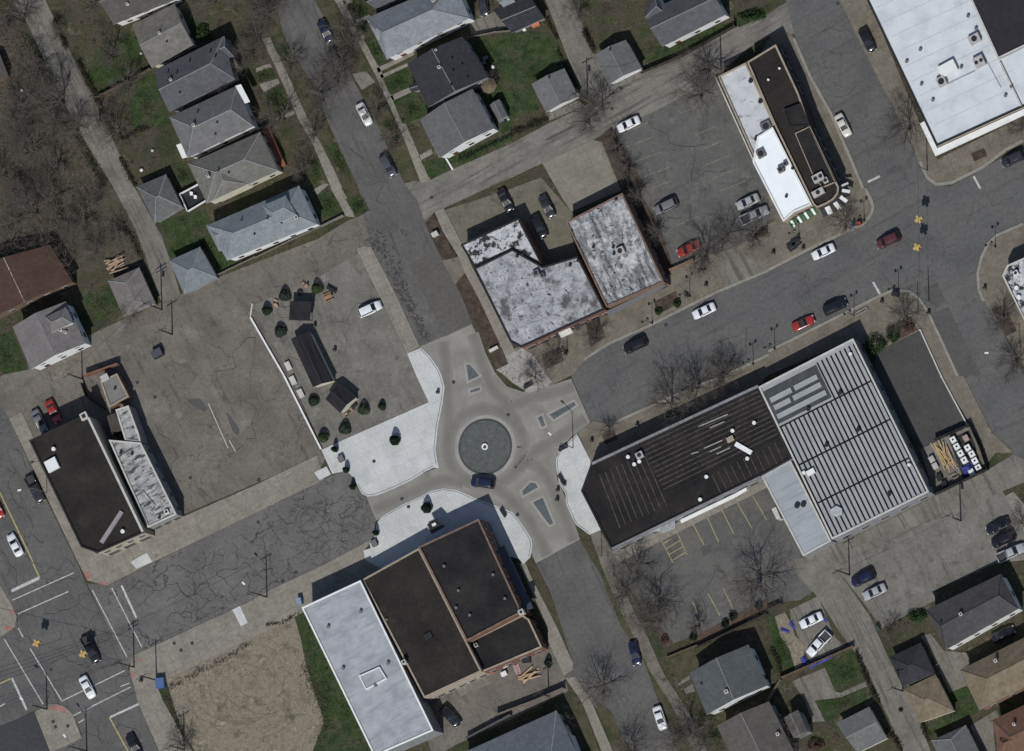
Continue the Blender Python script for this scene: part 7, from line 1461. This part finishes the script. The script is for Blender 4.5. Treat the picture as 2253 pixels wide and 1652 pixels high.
# deck with white railing, ramp, lumber, tarps
q = [W(p, 0.8) for p in t(0, 1, "1592,60 1760,-30 1830,112 1662,212")]; c = sum(q, Vector()) / 4
o = thing("deck", "dark rear deck with white railings, cluttered with white furniture", "deck", (c.x, c.y, 0)); mb = MB(); mb.prism(ccw([(a.x, a.y) for a in q]), .6, .8); mb.build("deck_boards", black, o)
for i in (0, 2, 3):
    a, b = q[i], q[(i + 1) % 4]; m_ = (a + b) / 2; mb = MB(); mb.box((m_.x, m_.y, 1.65), ((b - a).length, .16, .12), math.atan2(b.y - a.y, b.x - a.x)); mb.box((m_.x, m_.y, .8), ((b - a).length, .05, .85), math.atan2(b.y - a.y, b.x - a.x)); mb.build("railing", cop_w, o)
for p, lb in ((D1(0, 1, 1690, 55), "white garden chair at the deck's upper corner"), (D1(0, 1, 1725, 85), "white garden chair in the middle of the dark deck")):
    w_ = W(p, .8); oo = thing("garden_chair", lb, "chair", (w_.x, w_.y, .8), "white deck chairs"); mb = MB(); mb.box((0, 0, .35), (.6, .6, .08)); mb.build("seat", unit_w, oo, org=(0, 0, 0)); mb = MB(); mb.box((0, .3, .35), (.6, .08, .6)); mb.build("backrest", unit_w, oo, org=(0, 0, 0))
    for x, y in ((.25, .25), (-.25, .25), (.25, -.25), (-.25, -.25)): mb = MB(); mb.box((x, y, 0), (.06, .06, .35)); mb.build("leg", unit_w, oo, org=(0, 0, 0))
q = [W(p, 0.9) for p in t(1, 0, "65,1150 120,1120 262,1450 175,1490")]; c = sum(q, Vector()) / 4
o = thing("porch_ramp", "long red-brown wooden ramp beside the moss-grey house", "ramp", (c.x, c.y, 0)); mb = MB(); mb.prism(ccw([(a.x, a.y) for a in q]), .05, .9); mb.build("ramp_deck", redw, o)
for i in (1, 3):
    a, b = q[i], q[(i + 1) % 4]; m_ = (a + b) / 2; mb = MB(); mb.box((m_.x, m_.y, 1.7), ((b - a).length, .08, .08), math.atan2(b.y - a.y, b.x - a.x))
    for k in range(8): p = lerp(a, b, k / 7); mb.box((p.x, p.y, .9), (.07, .07, .8))
    mb.build("handrail", redw, o)
def pile(p, n, L, label, m, seed, wd=.2, spread=.9, ang=None, z=.03, name="lumber_pile", cat="lumber"):
    q = W(p); o = thing(name, label, cat, (q.x, q.y, z)); rnd = random.Random(seed)
    for i in range(n):
        an = (U_ANG if ang is None else ang) + rnd.gauss(0, .22); off = rnd.uniform(-spread, spread); nx, ny = -math.sin(an), math.cos(an)
        mb = MB(); mb.box((nx * off + rnd.gauss(0, .3), ny * off + rnd.gauss(0, .3), .02 + .085 * i), (L * rnd.uniform(.55, 1), wd * rnd.uniform(.7, 1.4), .08), an); mb.build("board", m, o, org=(0, 0, 0))
pile(D1(0, 1, 1030, 680), 12, 4.2, "pale lumber heap above the pinkish garage roof", M("pale_scrap_wood", [(0.3, 0.22, 0.15), (0.4, 0.3, 0.21)], 1.0, grain=0.3), 3)
pile(D1(2, 3, 150, 985), 11, 4.6, "orange lumber stack in the shop row's service yard", wood, 4, .22, .5)
pile(D1(2, 3, 45, 925), 4, 2.2, "pinkish board stack left of the orange lumber", M("pink_board", [(0.3, 0.22, 0.19), (0.36, 0.27, 0.23)], 1.0), 5, .6, .3, R(115))
pile(D1(3, 2, 1520, 690), 8, 6.0, "long yellow timbers in the storage yard beside the metal roof", M("yellow_timber", [(0.36, 0.28, 0.14), (0.46, 0.37, 0.2)], 1.0, grain=0.2), 6, .2, .6, R(-62))
pile(D1(3, 2, 1600, 740), 9, 5.0, "brown timbers in the storage yard beside the white squares", wood, 7, .16, .8, R(-62))
pile(D1(3, 2, 1640, 900), 6, 2.2, "short planks stacked at the storage yard's lower fence", woodg, 8, .25, .6)
boxes(D1(2, 3, 135, 850), (1.6, 1.2, 1.0), "dark machine standing in the shop row's service yard", black, "machine", "machine", 0.1)
boxes(D1(1, 3, 2205, 895), (1.2, 1.2, 0.9), "square dark-framed box beside the small white box in the service yard", black, "crate", "crate", lid=cop_l); boxes(D1(1, 3, 2190, 975), (1.1, 0.8, 0.7), "small white box at the service yard's edge", cop_w, "crate", "crate"); boxes(D1(1, 3, 2085, 950), (0.8, 0.8, 1.0), "orange-red barrel box by the annex wall", flat("rust_orange", (0.35, 0.12, 0.07), 0.6), "crate", "crate")
shrub(D1(2, 3, 325, 880), .7, .9, 2.2, "slim dark conifer in the service yard near the concrete strip", leafd, True, n=260)
ws = [(1640, 570), (1672, 630), (1705, 690), (1738, 750), (1768, 640), (1805, 695), (1832, 755), (1862, 815)]
for i, (x, y) in enumerate(ws):
    lb = ("white square tank, " + ["topmost", "second", "third", "lowest"][i % 4] + " in the storage yard's " + ("row beside the timbers" if i < 4 else "row beside the street"))
    o = boxes(D1(3, 2, x, y), (1.05, 1.05, 1.0), lb, cop_w, "storage_tank", "tank", R(-62), 0.03, cop_w, "white square tanks in the storage yard")
    mb = MB(); mb.lathe((0, 0, 1.08), [(.2, 0), (.2, .08)], 10); c_ = mb.build("cap", black, o, org=(0, 0, 0))
def tarp(p, L, Wd, h, label, seed, m=blue_t, z=.04, ang=None):
    rnd = random.Random(seed); q = W(p); mb = MB(); n = 9; ca, sa = math.cos(ang or U_ANG), math.sin(ang or U_ANG); g = []
    for i in range(n):
        r_ = []
        for j in range(n):
            u, v = i / (n - 1) - .5, j / (n - 1) - .5; ed = max(abs(u), abs(v)) * 2; x = u * L + rnd.gauss(0, .08); y = v * Wd + rnd.gauss(0, .08)
            r_.append((x * ca - y * sa, x * sa + y * ca, 0 if ed > .99 else max(.02, h * (1 - ed ** 2) + rnd.gauss(0, h * .22))))
        g.append(r_)
    for i in range(n - 1):
        for j in range(n - 1): mb.face([g[i][j], g[i + 1][j], g[i + 1][j + 1], g[i][j + 1]])
    return tag(mb.build("tarp", m, None, None, (q.x, q.y, z)), label, "tarp", "blue tarps")
tarp(D1(3, 2, 1765, 830), 2.2, 2.2, .9, "blue tarp in the storage yard below the white square tanks", 1)
tarp(D1(3, 3, 215, 540), .8, 1.8, .3, "small blue tarp nearest the white sedan on the concrete pad", 2); tarp(D1(3, 3, 150, 590), 2.0, .7, .3, "blue tarp lying on the bare soil left of the white sedan", 3, ang=-.4); tarp(D1(3, 3, 320, 860), 1.3, 2.0, .4, "blue tarp at the white pickup's nose", 4); tarp(D1(3, 3, 460, 865), 5.0, .9, .35, "long blue tarp along the brown fence below the white pickup", 5); tarp(D1(3, 3, 510, 500), .6, 1.0, .2, "small blue tarp behind the white sedan's tail", 6)
sheet("bare_soil", t(3, 3, "60,470 150,430 200,520 240,640 330,720 300,900 240,940 190,760 110,640"), dirt, 0.08)
sheet("storage_mat", t(3, 2, "1590,560 1770,480 1920,840 1720,915"), flat("black_ground_sheet", (0.02, 0.02, 0.022), 0.9), 0.028)
for i, (x, y, c_, m_) in enumerate(((1450, 740, "grey pallet box at the storage yard's wall side, upper one", unit_m), (1480, 800, "grey pallet box at the storage yard's wall side, lower one", unit_m), (1515, 900, "black box at the storage yard's lower left corner", black), (1560, 960, "second black box along the storage yard's lower fence", black), (1750, 555, "pinkish box at the storage yard's top corner", M("pink_board", [(0.3, 0.22, 0.19)])), (1800, 855, "small white box beside the blue tarp in the storage yard", unit_w))):
    boxes(D1(3, 2, x, y), (1.1, 1.0, .8), c_, m_, "pallet_box", "box", R(-62), 0.03, None, "loose boxes in the storage yard")
# bike rack, entrance frame, manholes
q = W(D1(3, 1, 825, 1095)); o = thing("bike_rack", "pale tubular bike rack on the avenue's south pavement", "bike rack", (q.x, q.y, .144), None, U_ANG); mb = MB()
for y in (-.25, .25): mb.tube((-1.3, y, .5), (1.3, y, .5), .04, .04, 6)
for x in (-1.3, 1.3): mb.tube((x, -.25, 0), (x, -.25, .5), .04, .04, 6); mb.tube((x, .25, 0), (x, .25, .5), .04, .04, 6); mb.tube((x, -.25, .5), (x, .25, .5), .04, .04, 6)
mb.build("rack_frame", steel, o, org=(0, 0, 0))
o = thing("flag_planter", "white round planter with a dark centre on the roundabout island", "planter", (C0.x, C0.y, .16)); mb = MB(); mb.lathe((0, 0, 0), [(.62, 0), (.62, .35), (.4, .36), (.38, .2)], 18); mb.build("rim", cop_w, o, org=(0, 0, 0)); mb = MB(); mb.lathe((0, 0, .16), [(.38, 0), (.2, .12)], 12); mb.build("soil", mulch, o, org=(0, 0, 0)); mb = MB(); mb.tube((0, 0, .2), (0, 0, .9), .05, .04, 6); mb.build("stub", steel, o, org=(0, 0, 0))
mh = flat("cast_iron", (0.03, 0.03, 0.032), 0.7)
for p, z in ((D1(1, 2, 1740, 58), .05), (D1(1, 2, 2220, 345), .05), (D1(1, 2, 1285, 1085), .05), (D1(1, 2, 1040, 755), .15), (D1(1, 2, 20, 1290), .046), (D1(1, 2, 25, 920), .15), (D1(0, 3, 1535, 705), .15), (D1(0, 3, 1595, 765), .15), (D1(0, 3, 1693, 705), .15), (D1(0, 3, 470, 1395), .15), (D1(0, 3, 490, 1440), .15), (D1(0, 3, 600, 1432), .15), (D1(0, 3, 450, 935), .046), (D1(3, 0, 615, 30), .042), (D1(2, 0, 880, 955), .036), (D1(1, 1, 1545, 85), .036), (D1(2, 0, 960, 775), .036), (D1(2, 2, 50, 1225), .15), (D1(1, 2, 1345, 1155), .15), (D1(1, 3, 350, 80), .046), (D1(1, 3, 235, 160), .15), (D1(0, 2, 1675, 900), .03), (D1(0, 2, 1210, 60), .03), (D1(0, 2, 1365, 190), .03), (D1(2, 1, 1355, 1205), .042)):
    q = W(p); mb = MB(); mb.lathe((q.x, q.y, z), [(.36, 0), (.36, .012)], 14); tag(mb.build("manhole_cover", mh), None, None, None, 'structure')
# dark patches with a shape of their own: one in the alley, tar in the lots
for D, z in ((t(2, 0, "290,1235 330,1200 560,1095 565,1115 420,1185 330,1235"), .036), (t(0, 2, "1640,210 1760,200 1830,290 1800,320 1700,270"), .03), (t(0, 2, "1985,320 2040,370 2110,480 2095,530 2050,500"), .03), (t(0, 2, "1960,115 1990,180 1980,225 1955,220"), .03), (t(2, 2, "1655,1515 1740,1490 1760,1555 1680,1590"), .03)):
    sheet("dark_patch", D, pm_, z)
